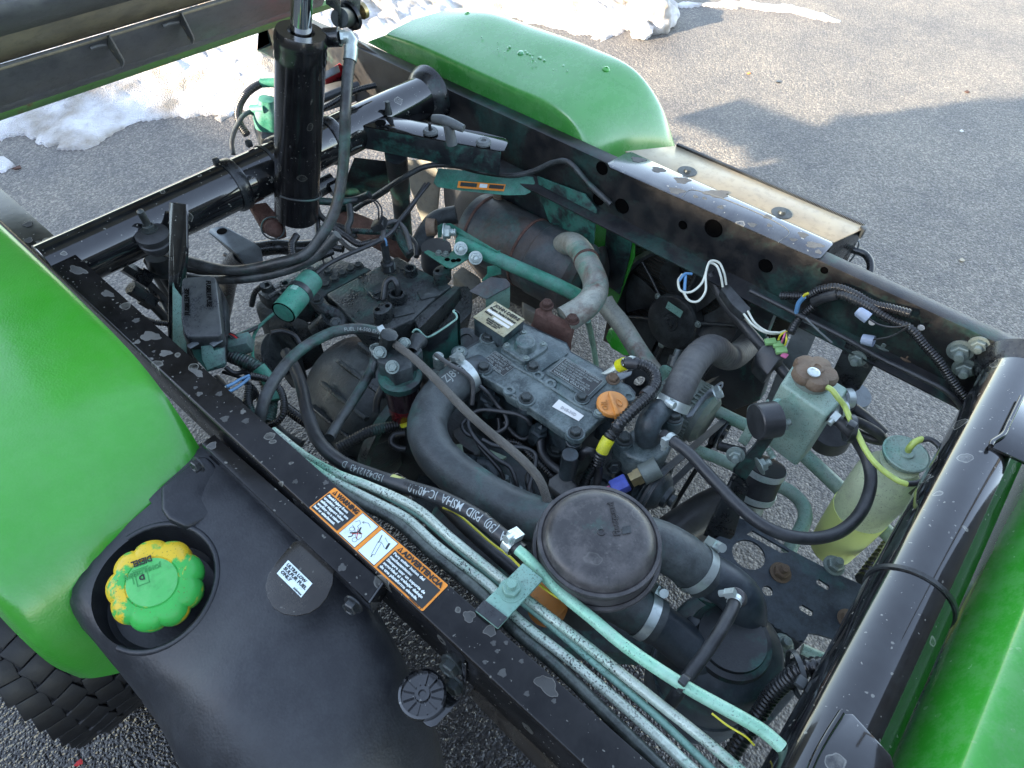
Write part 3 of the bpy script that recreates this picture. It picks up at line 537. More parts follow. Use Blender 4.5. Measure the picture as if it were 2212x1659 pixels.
# ================================================================== FENDERS
nf = [[(.177, 2.0, .735), (.177, 1.45, .735), (.177, 1.08, .730), (.174, .885, .715), (.164, .78, .695), (.155, .72, .655), (.145, .69, .60), (.12, .665, .53), (-.02, .655, .44)],
      [(.165, 2.0, .741), (.165, 1.45, .741), (.165, 1.08, .737), (.160, .885, .722), (.150, .775, .700), (.14, .71, .657), (.13, .68, .60), (.10, .655, .53), (-.04, .645, .43)],
      [(.06, 2.0, .748), (.06, 1.45, .748), (.06, 1.08, .744), (.055, .89, .730), (.05, .775, .705), (.045, .705, .66), (.04, .67, .60), (.02, .65, .53), (-.065, .635, .43)],
      [(-.06, 2.0, .748), (-.06, 1.45, .748), (-.06, 1.08, .745), (-.06, .89, .732), (-.06, .775, .705), (-.065, .705, .66), (-.07, .67, .60), (-.08, .65, .53), (-.10, .64, .44)],
      [(-.125, 2.0, .745), (-.125, 1.45, .745), (-.125, 1.08, .742), (-.125, .89, .730), (-.13, .775, .703), (-.135, .705, .66), (-.138, .67, .60), (-.138, .655, .53), (-.13, .65, .462)],
      [(-.145, 2.0, .70), (-.145, 1.45, .70), (-.145, 1.08, .70), (-.145, .90, .69), (-.147, .785, .67), (-.149, .72, .64), (-.150, .68, .59), (-.150, .665, .53), (-.142, .66, .470)]]
fen = loft('fender', root, [[V(p) for p in c] for c in nf], M['green'], thick=-.004, n=70, m=7, label='near bright green moulded rear fender')
ff_i = L(11, [(480, 192, 0)]) 
def fx(pts, x): return [Q(11, a, b, x=x) for a, b in pts]
FC = [(1.190, ((1.525, .722), (1.39, .716), (1.237, .714), (1.07, .712), (.915, .711), (.835, .712), (.79, .708), (.76, .66))),
      (1.192, ((1.441, .765), (1.331, .771), (1.198, .768), (1.037, .765), (.879, .763), (.831, .750), (.795, .720), (.765, .67))),
      (1.200, ((1.436, .771), (1.331, .777), (1.198, .775), (1.037, .772), (.876, .770), (.825, .755), (.787, .722), (.757, .67))),
      (1.290, ((1.42, .785), (1.30, .795), (1.18, .797), (1.02, .797), (.86, .792), (.79, .768), (.745, .715), (.725, .655))),
      (1.390, ((1.37, .797), (1.27, .812), (1.14, .815), (.96, .817), (.825, .805), (.745, .757), (.695, .69), (.675, .63))),
      (1.414, ((1.358, .792), (1.258, .806), (1.135, .809), (.953, .812), (.818, .799), (.735, .745), (.683, .668), (.66, .61))),
      (1.424, ((1.36, .765), (1.258, .777), (1.135, .780), (.953, .783), (.812, .770), (.727, .72), (.675, .65), (.65, .60)))]
ffen = loft('fender', root, [[V((x_, y_, z_)) for y_, z_ in c] for x_, c in FC], M['greenf'], thick=.004, n=84, m=7, label='far green rear fender with water drops on its flat top')
for a, b in ((928, 80), (1693, 384)):
    p = Q(11, a, b, z=.803 if a < 1000 else .806); bolt(ffen, p - V((0, 0, .0)), UP + V((0, -.2 if a > 1000 else 0, 0)), .008, M['green2'], 'button')
0 and prism('crease', ffen, [q + V((0, 0, .001)) for q in fx([(975, 82), (1100, 130), (1400, 245), (1660, 352), (1640, 350), (1400, 256), (1100, 143)], 1.345)], V((0, 0, -.002)), M['greenold'] if False else M['green2'], .0005)
M['water'] = mat('water_drop', (.04, .28, .08), .04, coat=1.0, var=.02)
for k in range(60):
    a, b = 1000 + RN.rand() * 500, 0; b = 150 + (a - 1000) * .42 + RN.randn() * 45; p = Q(11, a, b, z=.801); pz = p
    if k == 0: p = Q(11, 1222, 292, z=.799)
    r = .009 if k == 0 else .0015 + .0022 * RN.rand(); d = V((p - CAM)).normalized(); lathe('water_drop', ffen, p + V((0, 0, .0005)), UP, [(-.001, r), (r * .3, r * .7), (r * .42, 0)], M['water'], seg=10)
# cab rear panel at the lower right corner
cb = [[(x_, y_ - .026 * max(0, x_ - .43), z_) for x_ in (.20, .6, 1.15)] for y_, z_ in ((-.240, .50), (-.226, .63), (-.226, .66), (-.232, .68), (-.252, .732), (-.258, .744), (-.266, .750), (-.285, .752), (-.34, .752), (-.62, .742))]
cbp = [Q(0, 1925, 1659, z=.66), Q(0, 2070, 1365, z=.66), Q(0, 2225, 1060, z=.66)]
loft('cab_panel', root, [[V(p) for p in c] for c in cb], M['green2'], thick=-.004, n=30, m=6, label='green painted cab panel spattered with dried mud')
# ================================================================== CARGO BED (tipped up, seen from below)
# outline in y,z: measured on the plane of the sill
E0 = W(0, 262, y=1.62); yS, zS = E0.y, E0.z
def bedpt(v0, y): p = W(0, v0, y=y); return (p.y, p.z)
pr = [bedpt(262, 1.62), bedpt(246, 1.60), bedpt(232, 1.585), bedpt(146, 1.50), bedpt(138, 1.53), bedpt(80, 1.44), bedpt(60, 1.37), bedpt(40, 1.34), bedpt(10, 1.33), bedpt(-25, 1.36)]
top_y, top_z = pr[-1]; tip = [(top_y - .02, top_z + .10), (top_y - .14, top_z + .26)]
back = [(tip[1][0] + .12, tip[1][1] + .08), (yS + .06, zS + .02)]
bed = bpy.data.objects.new('cargo_bed', None); COL.objects.link(bed); bed.parent = root; bed.location = V((0, 0, 0)); bed['label'] = 'raised cargo bed, dusty black underside'
def bedx(name, prof, m, x0=.10, x1=1.12, label=None, bevel=.002):
    return prism(name, bed, [V((x0, y, z)) for y, z in prof], V((x1 - x0, 0, 0)), m, bevel, label)
def slab2(a, b, t=.006): # thin section between two profile points
    dy, dz = b[0] - a[0], b[1] - a[1]; l = math.hypot(dy, dz); ny, nz_ = dz / l * t, -dy / l * t
    return [a, b, (b[0] + abs(ny), b[1] + nz_), (a[0] + abs(ny), a[1] + nz_)]
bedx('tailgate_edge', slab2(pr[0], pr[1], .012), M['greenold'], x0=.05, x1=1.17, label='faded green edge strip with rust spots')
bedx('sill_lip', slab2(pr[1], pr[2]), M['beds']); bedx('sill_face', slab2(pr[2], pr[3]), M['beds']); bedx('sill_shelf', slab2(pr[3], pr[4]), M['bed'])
bedx('floor_underside', slab2(pr[4], pr[5]), M['bed'], label='dusty underside of the bed floor, its tan standing in for bounced light')
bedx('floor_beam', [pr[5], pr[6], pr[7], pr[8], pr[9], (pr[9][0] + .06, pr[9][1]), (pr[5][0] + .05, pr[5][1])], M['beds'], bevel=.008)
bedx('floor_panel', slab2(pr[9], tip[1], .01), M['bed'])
for zx0, zy0, zx1, zy1 in ((680, 228, 782, 432), (1138, 85, 1225, 285)):
    a = Q(19 if 0 else 1, zx0, zy0, y=1.53); b = Q(1, zx1, zy1 - 35, y=1.565); c = Q(1, zx1 - 8, zy1, y=1.585); e = Q(1, zx0 + 3, zy0 + 55, y=1.52)
    x_ = (a.x + b.x) / 2; P_ = [V((x_, a.y, a.z)), V((x_, a.y - .045, a.z - .03)), V((x_, b.y - .055, b.z)), V((x_, c.y - .012, c.z)), V((x_, c.y, c.z)), V((x_, b.y, b.z))]
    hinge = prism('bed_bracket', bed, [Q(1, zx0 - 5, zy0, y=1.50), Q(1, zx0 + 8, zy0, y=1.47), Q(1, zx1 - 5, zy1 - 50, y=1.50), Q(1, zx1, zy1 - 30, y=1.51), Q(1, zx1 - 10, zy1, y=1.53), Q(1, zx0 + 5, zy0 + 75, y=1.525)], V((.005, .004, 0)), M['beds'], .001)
    bp3 = [Q(1, zx0 - 5, zy0, y=1.50), Q(1, zx0 + 8, zy0, y=1.47), Q(1, zx1 - 5, zy1 - 50, y=1.50), Q(1, zx1, zy1 - 30, y=1.51), Q(1, zx1 - 10, zy1, y=1.53)]; bn = (bp3[2] - bp3[0]).cross(bp3[4] - bp3[0]).normalized(); bn = bn if bn.dot(CAM - bp3[0]) > 0 else -bn
    for t in (.42, .76):
        p = onpl(*zc(1, zx0 + (zx1 - zx0) * t - 8, zy0 + (zy1 - zy0) * t + 2), bp3[0], bn); lathe('bracket_hole', hinge, p + bn * .0015, bn, [(0, .0045), (.0004, .0045), (.0004, 0)], M['tan'], seg=12)
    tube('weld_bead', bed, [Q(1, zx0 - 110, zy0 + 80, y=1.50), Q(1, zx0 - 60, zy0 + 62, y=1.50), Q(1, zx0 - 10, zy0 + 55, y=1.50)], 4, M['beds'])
# pivot plates at the right end of the bed
for (pts, y_) in ((((380, -40), (380, 60), (560, 180), (555, 440), (590, 460), (600, -40)), 1.30), (((600, -40), (585, 170), (640, 150), (740, 220), (770, 470), (825, 440), (830, 350), (870, 310), (900, -40)), 1.36)):
    prism('pivot_plate', bed, [Q(19, a, b, y=y_) for a, b in pts], V((.008, .008, 0)), M['blk2'], .001)
cyl('pivot_pin', bed, Q(19, 585, 265, y=1.31), Q(19, 725, 250, y=1.36), .020, M['boltd'])
lathe('pivot_bush', bed, Q(19, 725, 250, y=1.352), V((1, .1, .1)), [(0, .03), (.008, .032), (.012, .022), (.012, 0)], M['blk2'])
lathe('grease_fitting', bed, Q(19, 900, 170, y=1.37), V((1, 0, .1)), [(0, .018), (.01, .018), (.014, .008), (.014, 0)], M['brass'])
# far rail extension behind the tube, brown dusty web
prism('rear_web', root, [Q(19, a, b, x=1.16) for a, b in ((450, 690), (840, 600), (1560, 1090), (1490, 1230), (1180, 1290), (560, 1270), (480, 960))], V((.004, 0, 0)), M['brown'])
# ================================================================== HYDRAULIC CYLINDER
p0 = W(640, 470, z=.60); p1 = W(651, 40, z=1.02)
# barrel follows the line from the lower pin to the gland
ax = (p1 - p0); hb = ax.length
hc = lathe('lift_cylinder', root, p0, ax, [(0, 0), (.0, .036), (.006, .0455), (.05, .0465), (hb - .075, .0455), (hb - .07, .047), (hb - .062, .0455), (hb - .055, .047), (hb - .048, .0455), (hb - .04, .047), (hb - .03, .046), (hb - .022, .043), (hb - .022, .024), (hb - .028, .022), (hb - .028, 0)], M['cylb'], seg=48, label='upright black hydraulic lift cylinder')
cyl('piston_rod', hc, p0 + ax * .9, p0 + ax * 1.28, .0185, M['chrome'])
band = tube('tie_wire', hc, [p0 + ax * .16 + q * .0485 for q in [V((math.cos(t), math.sin(t), -.35 * math.cos(t))) for t in np.linspace(-2.9, 1.2, 12)]], 0, M['rubt'], R=.0022)
pb = Q(19, 360, 550, y=p0.y + .02); fl = cyl('port_boss', hc, Q(19, 365, 555, d=mpp(p0 + ax * .82) * F - .005), Q(19, 595, 545, d=mpp(p0 + ax * .82) * F - .01), .0165, M['blk2'])
DF = mpp(p0 + ax * .82) * F - .01
def QF(n_, a, b, dd=0): return Q(n_, a, b, d=DF + dd)
bmf = bmesh.new(); a_lathe(bmf, QF(19, 595, 545), XX + V((0, -.8, 0)), [(0, .0), (0, .0115), (.010, .0115), (.010, 0)], 6); finish(bmf, 'hose_fitting', M['zinc'], hc)
tube('elbow_fitting', hc, [QF(19, 655, 550), QF(19, 720, 545), QF(19, 770, 570), QF(19, 770, 640), QF(19, 750, 690)], 0, M['zinc'], R=.0105, seg=14)
hh = tube('hydraulic_hose', root, [QF(19, 752, 680), QF(19, 740, 850), QF(19, 705, 1100), QF(19, 690, 1300), QF(19, 668, 1659), QF(2, 965, 60, .02), QF(2, 945, 380, .05), QF(2, 880, 700, .07), QF(2, 770, 900, .08), QF(2, 650, 1040, .09), QF(2, 420, 1110, .10), QF(2, 200, 1160, .12), QF(2, 0, 1168, .14), QF(8, 250, 405, .16), QF(8, 0, 330, .2)], 0, M['rubt'], R=.0105, label='long black hydraulic hose')
tube('hose_ferrule', hh, [QF(19, 755, 690), QF(19, 745, 850), QF(19, 735, 900)], 0, M['zinc'], R=.0125)
tube('hydraulic_hose', root, [QF(2, 905, 880, .07), QF(2, 700, 1080, .10), QF(2, 420, 1190, .12), QF(2, 120, 1240, .14), QF(8, 330, 525, .18), QF(8, 100, 500, .2), QF(8, -40, 490, .2)], 0, M['rubt'], R=.0095)
tube('hydraulic_hose', root, [QF(2, 890, 930, .09), QF(2, 560, 1140, .12), QF(2, 200, 1225, .15), QF(8, 240, 455, .2), QF(8, 0, 400, .22)], 0, M['rub'], R=.0075)
# rusty lower pivot
pv = Q(2, 390, 830, z=.585)
prism('pivot_ear', root, [Q(2, a, b, z=h) for a, b, h in ((190, 640, .61), (330, 620, .61), (480, 790, .59), (495, 870, .575), (430, 890, .575), (300, 830, .58))], V((.004, .012, -.02)), M['rust'], .002, label='rusty pivot ear of the lift cylinder')
lathe('pivot_pin', root, pv, V((-.35, -.5, .45)), [(-.05, .016), (.0, .019), (.006, .019), (.012, .014), (.016, .005), (.016, 0)], M['rust'])
tube('pin_ring', root, [pv + V((-.35, -.5, .45)).normalized() * .01 + q * .024 for q in [fr(V((-.3, -.5, .3)))[1] * math.cos(t) + fr(V((-.3, -.5, .3)))[2] * math.sin(t) for t in np.linspace(0, 6.2, 20)]], 0, M['boltd'], R=.0018, seg=8)
for zx, zy, z_ in ((800, 530, .60),): 
    bmf = bmesh.new(); a_lathe(bmf, Q(2, 720, 525, z=z_), V((1, -.1, .1)), [(0, 0), (0, .022), (.05, .020), (.05, 0)], 16); a_lathe(bmf, Q(2, 840, 520, z=z_), V((1, -.1, .1)), [(0, 0), (0, .017), (.035, .016), (.035, 0)], 6); finish(bmf, 'lower_port', M['blk2'], hc)
# ================================================================== FUEL TANK
def tz(y): return .655
rows = []   # across from outer/lower side to rail side, stations from rear to front
st = [ # y, list of (x,z)
 (.735, [(.08, .30), (.075, .45), (.075, .60), (.082, .640), (.10, .652), (.14, .655), (.165, .655), (.178, .645), (.182, .60), (.182, .30)]),
 (.728, [(.06, .30), (.055, .45), (.055, .60), (.064, .646), (.09, .660), (.14, .663), (.168, .662), (.182, .650), (.186, .60), (.186, .30)]),
 (.675, [(-.05, .30), (-.07, .44), (-.086, .575), (-.080, .622), (.01, .648), (.10, .662), (.165, .662), (.183, .652), (.187, .60), (.187, .30)]),
 (.60, [(-.065, .30), (-.08, .42), (-.095, .55), (-.087, .608), (-.02, .638), (.09, .657), (.165, .660), (.184, .650), (.188, .60), (.188, .30)]),
 (.50, [(-.13, .30), (-.145, .40), (-.14, .50), (-.115, .56), (-.04, .615), (.08, .648), (.165, .657), (.184, .648), (.188, .60), (.188, .30)]),
 (.42, [(-.17, .28), (-.175, .36), (-.165, .45), (-.13, .565), (-.05, .624), (.07, .648), (.16, .652), (.184, .642), (.188, .58), (.188, .30)]),
 (.35, [(-.18, .26), (-.185, .33), (-.175, .41), (-.14, .53), (-.06, .600), (.06, .63), (.145, .632), (.172, .618), (.178, .56), (.178, .30)]),
 (.28, [(-.18, .24), (-.185, .30), (-.175, .38), (-.14, .48), (-.07, .56), (.05, .600), (.125, .59), (.155, .57), (.162, .50), (.162, .30)]),
 (.22, [(-.18, .22), (-.185, .28), (-.175, .34), (-.14, .43), (-.07, .51), (.04, .550), (.105, .535), (.135, .51), (.145, .45), (.145, .28)]),
 (.15, [(-.18, .20), (-.185, .25), (-.175, .30), (-.14, .35), (-.07, .40), (.02, .45), (.055, .45), (.08, .43), (.09, .38), (.09, .26)]),
 (.12, [(-.16, .20), (-.165, .22), (-.155, .25), (-.12, .28), (-.07, .30), (.02, .33), (.06, .33), (.09, .31), (.10, .28), (.10, .24)])]
st = [(y, [((x if (x > .0 or y > .55) else x * .72), z) for x, z in l]) for y, l in st]
bm = bmesh.new(); rr_ = []
cols = [[V((s[1][j][0], s[0], s[1][j][1])) for s in st] for j in range(10)]
cc = []
for c in cols:
    l, _ = resample(cr(c, .01), .004); idx = np.linspace(0, len(l) - 1, 44).round().astype(int); cc.append([l[i] for i in idx])
for i in range(44):
    row = [c[i] for c in cc]; l = cr(row, .5); l, _ = resample(cr(row, .008), .004); idx = np.linspace(0, len(l) - 1, 60).round().astype(int); rr_.append([bm.verts.new(l[j]) for j in idx])
for A, B in zip(rr_, rr_[1:]):
    for j in range(len(A) - 1): bm.faces.new((A[j], A[j+1], B[j+1], B[j]))
bm.faces.new(rr_[0]); bm.faces.new(rr_[-1][::-1]); bm.faces.new([r[0] for r in rr_][::-1]); bm.faces.new([r[-1] for r in rr_])
bm.normal_update(); bot = [r[0] for r in rr_] + [r[-1] for r in rr_][::-1]
try: bm.faces.new(bot)
except Exception: pass
bmesh.ops.triangulate(bm, faces=[f for f in bm.faces if len(f.verts) > 4])
tank = finish(bm, 'fuel_tank', M['tank'], root, ang=60)
# filler recess cut out of the tank top, open towards the fender
cc0 = W(334, 1262, z=.63); cut_bm = bmesh.new()
a_lathe(cut_bm, V((cc0.x, cc0.y, .585)), V((-.06, -.12, 1)), [(0, 0), (0, .066), (.006, .073), (.05, .079), (.12, .088), (.12, 0)], 56)
cut = finish(cut_bm, 'cut', M['tank'], None, off=ROOTLOC.copy()); 
ea, eb = W(349, 1117, z=.62), W(168, 1243, z=.62); ed_ = (eb - ea).normalized(); en_ = V((-ed_.y, ed_.x, 0)); en_ = en_ if en_.dot(V((-1, 1, 0))) > 0 else -en_
cb2 = bmesh.new(); a_box(cb2, (ea + eb) / 2 + en_ * .15 + V((0, 0, .03)) + ed_ * .02, ((eb - ea).length + .04, .30, .66), (ed_, en_, UP)); cut2 = finish(cb2, 'cut', M['tank'], None, off=ROOTLOC.copy())
md2 = tank.modifiers.new('c', 'BOOLEAN'); md2.operation = 'DIFFERENCE'; md2.solver = 'EXACT'; md2.object = cut2
md = tank.modifiers.new('b', 'BOOLEAN'); md.operation = 'DIFFERENCE'; md.solver = 'EXACT'; md.object = cut
bpy.context.view_layer.update(); dg = bpy.context.evaluated_depsgraph_get(); me = bpy.data.meshes.new_from_object(tank.evaluated_get(dg)); tank.modifiers.clear(); tank.data = me; bpy.data.objects.remove(cut); bpy.data.objects.remove(cut2)
me.shade_smooth(); me.set_sharp_from_angle(angle=math.radians(38))
from mathutils.bvhtree import BVHTree
bv = BVHTree.FromPolygons([v_.co + ROOTLOC for v_ in me.vertices], [tuple(p.vertices) for p in me.polygons])
rim_ = []
for i in range(60):
    t = math.radians(80) - math.radians(250) * i / 59; r_, z_ = .084, .63
    for _ in range(6):
        k = z_ - .585; hit = bv.ray_cast(V((cc0.x - .06 * k + r_ * math.cos(t), cc0.y - .12 * k + r_ * math.sin(t), .9)), V((0, 0, -1)))
        if not hit[0]: break
        z_ = hit[0].z if hit[0].z > .589 else z_; k = z_ - .585; r_ = .0035 + (.073 + (k - .006) / .044 * .006 if k < .05 else .079 + (k - .05) / .07 * .009)
    if hit[0] and hit[0].z > .575: rim_.append(hit[0] + V((0, 0, -.0018)))
tube('recess_lip', tank, rim_[::3], 0, M['tank'], R=.0042)
prism('tank_shoulder', tank, L(0, [(446, 984, .672), (428, 984, .672), (345, 1050, .672), (347, 1100, .672), (362, 1120, .671), (400, 1136, .668), (440, 1125, .657), (520, 1060, .650)]), V((0, 0, -.05)), M['tank'], .007, seg=4)
ca = V((-.10, -.30, .95)).normalized(); cpos = W(337, 1262, z=.655)
lathe('filler_neck', tank, cpos - ca * .07, ca, [(0, .04), (.06, .04), (.06, 0)], M['tank'])
def lf(t, r): return 1.0 if r > .042 else 0.0
cb0 = cpos - ca * .030
cap = lathe('fuel_cap', tank, cb0, ca, [(0, 0), (0, .044), (.004, .051), (.014, .0555), (.030, .0565), (.040, .054), (.0465, .047), (.0490, .0385), (.0488, .0325), (.0478, .0315), (.0478, .0310), (.0490, .0300), (.0490, 0)], M['cap'], seg=144, lobes=9, amp=.10, lfun=lambda t, r: 1.0 if r > .046 else (.45 if r > .037 else 0), label='lobed fuel cap, green paint worn through to yellow')
cf = cb0 + ca * .0488; lathe('cap_disc', cap, cf, ca, [(-.002, .0302), (.0004, .0302), (.0008, .0295), (.0008, 0)], M['capc'], seg=48)
cq = lambda a, b: onpl(*zc(7, a, b), cf + ca * .0009, ca)
ux = (cq(600, 745) - cq(675, 718)).normalized(); uy = ca.cross(ux)
text('lettering', cap, 'DIESEL', cq(680, 700), ux, uy, M['prk'], width=.024, size=.011, bold=.03)
text('lettering', cap, 'JOHN DEERE', cq(725, 733), ux, uy, M['cape'], width=.044, size=.008, bold=.02)
bmf = bmesh.new(); pc = cq(640, 800)
for (dx, dy, sx, sy) in ((0, -.009, .015, .0010), (0, .010, .015, .0010), (-.007, 0, .0010, .018), (.007, 0, .0010, .018), (.0105, .002, .0010, .014), (0, .012, .019, .0010)): a_box(bmf, pc + ux * dx + uy * -dy, (sx, sy, .001), (ux, uy, ca))
finish(bmf, 'pump_symbol', M['cape'], cap); text('lettering', cap, 'D', pc - uy * .003 - ux * .003, ux, uy, M['prk'], size=.009, bold=.04)
# slim hanger channel along the rail, with its bolts
hang = prism('tank_hanger', root, L(0, [(435, 958, .715), (462, 938, .715), (826, 1255, .715), (795, 1300, .715)]), V((0, 0, -.004)), M['blkr'], .0012)
A1, A2 = W(795, 1300, z=.7145), W(826, 1255, z=.7145)
prism('hanger_end', hang, [A1, A2, A2 + DN * .032, A1 + DN * .032], (W(826, 1255, z=.7) - W(790, 1220, z=.7)).normalized() * .003, M['blk'], .001)
B1 = W(435, 958, z=.7145); prism('hanger_side', hang, [B1, A1, A1 + DN * .030, B1 + DN * .030], V((.003, 0, 0)), M['blk'], .001)
bolt(hang, W(430, 1003, z=.70) , V((-1, -.1, .2)), .0085, M['blk2'], 'hex'); bolt(hang, W(764, 1305, z=.70), V((-1, -.2, .2)), .0095, M['blk2'], 'hex')
bmf = bmesh.new()
tp = [W(a, b, z=.708) for a, b in ((634, 1170), (655, 1166), (722, 1228), (718, 1262), (706, 1290), (690, 1310), (668, 1324), (640, 1330), (612, 1326), (590, 1312), (577, 1290), (573, 1265), (580, 1240), (600, 1210))]
a_prism(bmf, tp, V((0, 0, -.003))); ton = finish(bmf, 'label_tongue', M['brown'], root, bevel=.001, label='rounded dark brown tongue plate carrying the white fuel label')
def face_basis(n_, tl, tr, bl, z): a, b, c = Q(n_, *tl, z=z), Q(n_, *tr, z=z), Q(n_, *bl, z=z); return a, b - a, c - a
O_, X_, Y_ = Q(15, 130, 838, z=.7085), Q(15, 368, 1068, z=.7085), Q(15, 18, 970, z=.7085)
C_ = X_ + (Y_ - O_)
nz_ = UP
fl_ = prism('fuel_label', ton, [O_, X_, C_, Y_], nz_ * .0006, M['lbw'], 0, label='white ULTRA LOW SULFUR FUEL ONLY sticker')
xd = (X_ - O_); yd = -(Y_ - O_); hgt = yd.length
for i, s in enumerate(('ULTRA LOW', 'SULFUR FUEL', 'ONLY')): text('lettering', ton, s, O_ - yd * (.30 + i * .26) + xd * .06, xd, yd, M['prk'], size=hgt * .27, width=xd.length * (.76, .90, .40)[i], lift=.0009, bold=.025)
text('lettering', ton, 'R529956', O_ - yd * .95 + xd * .66, xd, yd, M['prk'], size=hgt * .12, width=xd.length * .3, lift=.0009)
# ================================================================== WARNING LABEL ON THE RAIL
zl = .7212
BL, BR, TL, TR = (Q(15, *q, z=zl) for q in ((335, 322), (1450, 1345), (588, 122), (1705, 1085)))
def lp(s, t): s, t = s / 464, t / 100; return (BL * (1 - s) + BR * s) * (1 - t) + (TL * (1 - s) + TR * s) * t
def lq(name, s0, t0, s1, t1, m, lift=0, par=None, th=.0004): return prism(name, par or wl, [lp(s0, t0) + UP * lift, lp(s1, t0) + UP * lift, lp(s1, t1) + UP * lift, lp(s0, t1) + UP * lift], UP * th, M[m], 0)
wl = prism('warning_label', rail, [lp(*q) for q in ((0, 3), (3, 0), (461, 0), (464, 3), (464, 97), (461, 100), (3, 100), (0, 97))], UP * .0004, M['lbo'], 0, label='orange bilingual WARNING and ADVERTENCIA safety label')
LS = ((BR - BL).length / 464); xd = lp(100, 0) - lp(0, 0); yd = lp(0, 100) - lp(0, 0)
TS = yd.length / 100
def ltx(s, s0, t0, h, w_, m, bold=.02): text('lettering', wl, s, lp(s0, t0) + UP * .0009, xd, yd, M[m], size=h * TS * 1.35, width=w_ * LS, bold=bold, lift=.0003)
lq('label_field', 4, 5, 118, 75, 'lbk', .0004); lq('label_field', 283, 5, 458, 75, 'lbk', .0004)
lq('label_border', 127, 2, 195, 97, 'prk', .0002); lq('label_border', 207, 2, 275, 97, 'prk', .0002)
lq('pictogram_field', 128.5, 4, 193.5, 95, 'lbw', .0004, th=.0005); lq('pictogram_field', 208.5, 4, 273.5, 95, 'lbw', .0004, th=.0005)
ltx('WARNING', 28, 80, 16, 90, 'prk', .04); ltx('ADVERTENCIA', 303, 80, 16, 152, 'prk', .04)
for s0 in (10, 286):
    prism('alert_symbol', wl, [lp(s0, 80) + UP * .0005, lp(s0 + 15, 80) + UP * .0005, lp(s0 + 7.5, 97) + UP * .0005], UP * .0003, M['prk'], 0); ltx('!', s0 + 6.5, 82, 8, 2.2, 'lbo', .06)
for i, (s, w_) in enumerate((('Avoid injury from', 88), ('crushing: Always use', 104), ('safety support when', 98), ('working on a raised', 94), ('bed or attachment.', 90))): ltx(s, 8, 63 - i * 13, 9, w_, 'prw', .03)
for i, (s, w_) in enumerate((('Para evitar lesion del', 118), ('machacamiento:', 84), ('Siempre usar un soporte de', 146), ('seguridad al trabajar debajo', 150), ('de una plataforma elevada.', 143))): ltx(s, 288, 63 - i * 13, 9, w_, 'prw', .03)
ltx('TCU24636  S', 412, 1, 3, 44, 'prk')
def lline(pts, w_=1.0, m='prk', name='pictogram_line'):
    bmf = bmesh.new()
    for a, b in zip(pts, pts[1:]):
        A, B = lp(*a), lp(*b); d = (B - A); l = d.length
        if l < 1e-6: continue
        d.normalize(); s_ = UP.cross(d); a_box(bmf, (A + B) / 2 + UP * .0010, (l, w_ * LS, .0002), (d, s_, UP))
    return finish(bmf, name, M[m], wl, smooth=False)
ci = lambda cx, cy, r: [(cx + r * math.cos(t), cy + r * 1.0 * math.sin(t)) for t in np.linspace(0, 6.283, 15)]
lline(ci(145, 38, 7)); lline(ci(176, 20, 7)); lline([(134, 60), (140, 72), (150, 68), (150, 55), (168, 50), (184, 40), (184, 26), (168, 30), (150, 45), (136, 48)]); lline([(150, 74), (165, 84), (180, 78)]); lline([(152, 80), (150, 74), (157, 74)])
lline([(160, 60), (166, 45), (158, 34), (150, 26)], 4); lline([(166, 45), (176, 46)], 4); lline([(158, 34), (162, 22), (156, 14)], 3)
lline([(156, 28), (178, 48)], 2, 'prr'); lline([(178, 26), (158, 50)], 2, 'prr')
lline([(222, 84), (232, 60)], 2.2); lline([(229, 62), (244, 22), (252, 26), (238, 66), (229, 62)], 1); lline([(247, 22), (249, 15)], 3); lline([(256, 80), (262, 60)], 6); lline([(234, 84), (250, 78)]); lline([(240, 66), (256, 60)])
# rail-side bolts and the small socket bracket
for zx, zy in ((800, 430), (835, 640)): bolt(rail, Q(22, zx + 60, zy, x=.186), V((-1, -.12, .1)), .0115, M['boltd'], 'hex')
bk = prism('socket_bracket', root, L(22, [(380, 590, .60), (470, 555, .60), (540, 580, .60), (660, 690, .60), (760, 690, .60), (900, 830, .60), (960, 820, .60), (840, 940, .60), (680, 1110, .60), (620, 1130, .60), (570, 1110, .60), (280, 830, .60), (270, 750, .60)]), V((0, 0, -.003)), M['blk'], .001)
sc_ = Q(22, 530, 785, z=.601)
lathe('socket', bk, sc_, UP, [(0, .030), (.010, .030), (.011, .027), (.004, .026), (.004, .010), (.010, .009), (.010, .005), (.006, .004), (.006, 0)], M['blk'], seg=40)
bmf = bmesh.new()
for i in range(12):
    t = i * math.pi / 6; d = V((math.cos(t), math.sin(t), 0)); a_box(bmf, sc_ + d * .018 + UP * .007, (.014, .0012, .005), (d, UP.cross(d), UP))
finish(bmf, 'socket_vanes', M['blk'], bk)
for zx, zy in ((405, 670), (665, 930)): bolt(bk, Q(22, zx, zy, z=.601), UP, .006, M['plas'], 'button')
prism('bracket_tab', root, [Q(22, 960, 420, x=.182), Q(22, 1000, 440, x=.182), Q(22, 1000, 770, x=.182), Q(22, 965, 800, x=.182)], V((.003, 0, 0)), M['blk'], .001)
# lower rail step
prism('lower_rail', root, L(22, [(1175, 590, .636), (1020, 770, .60), (1860, 1659, .60), (2212, 1659, .636), (2212, 1500, .636)]), V((.01, 0, -.02)), M['brown'], .002)

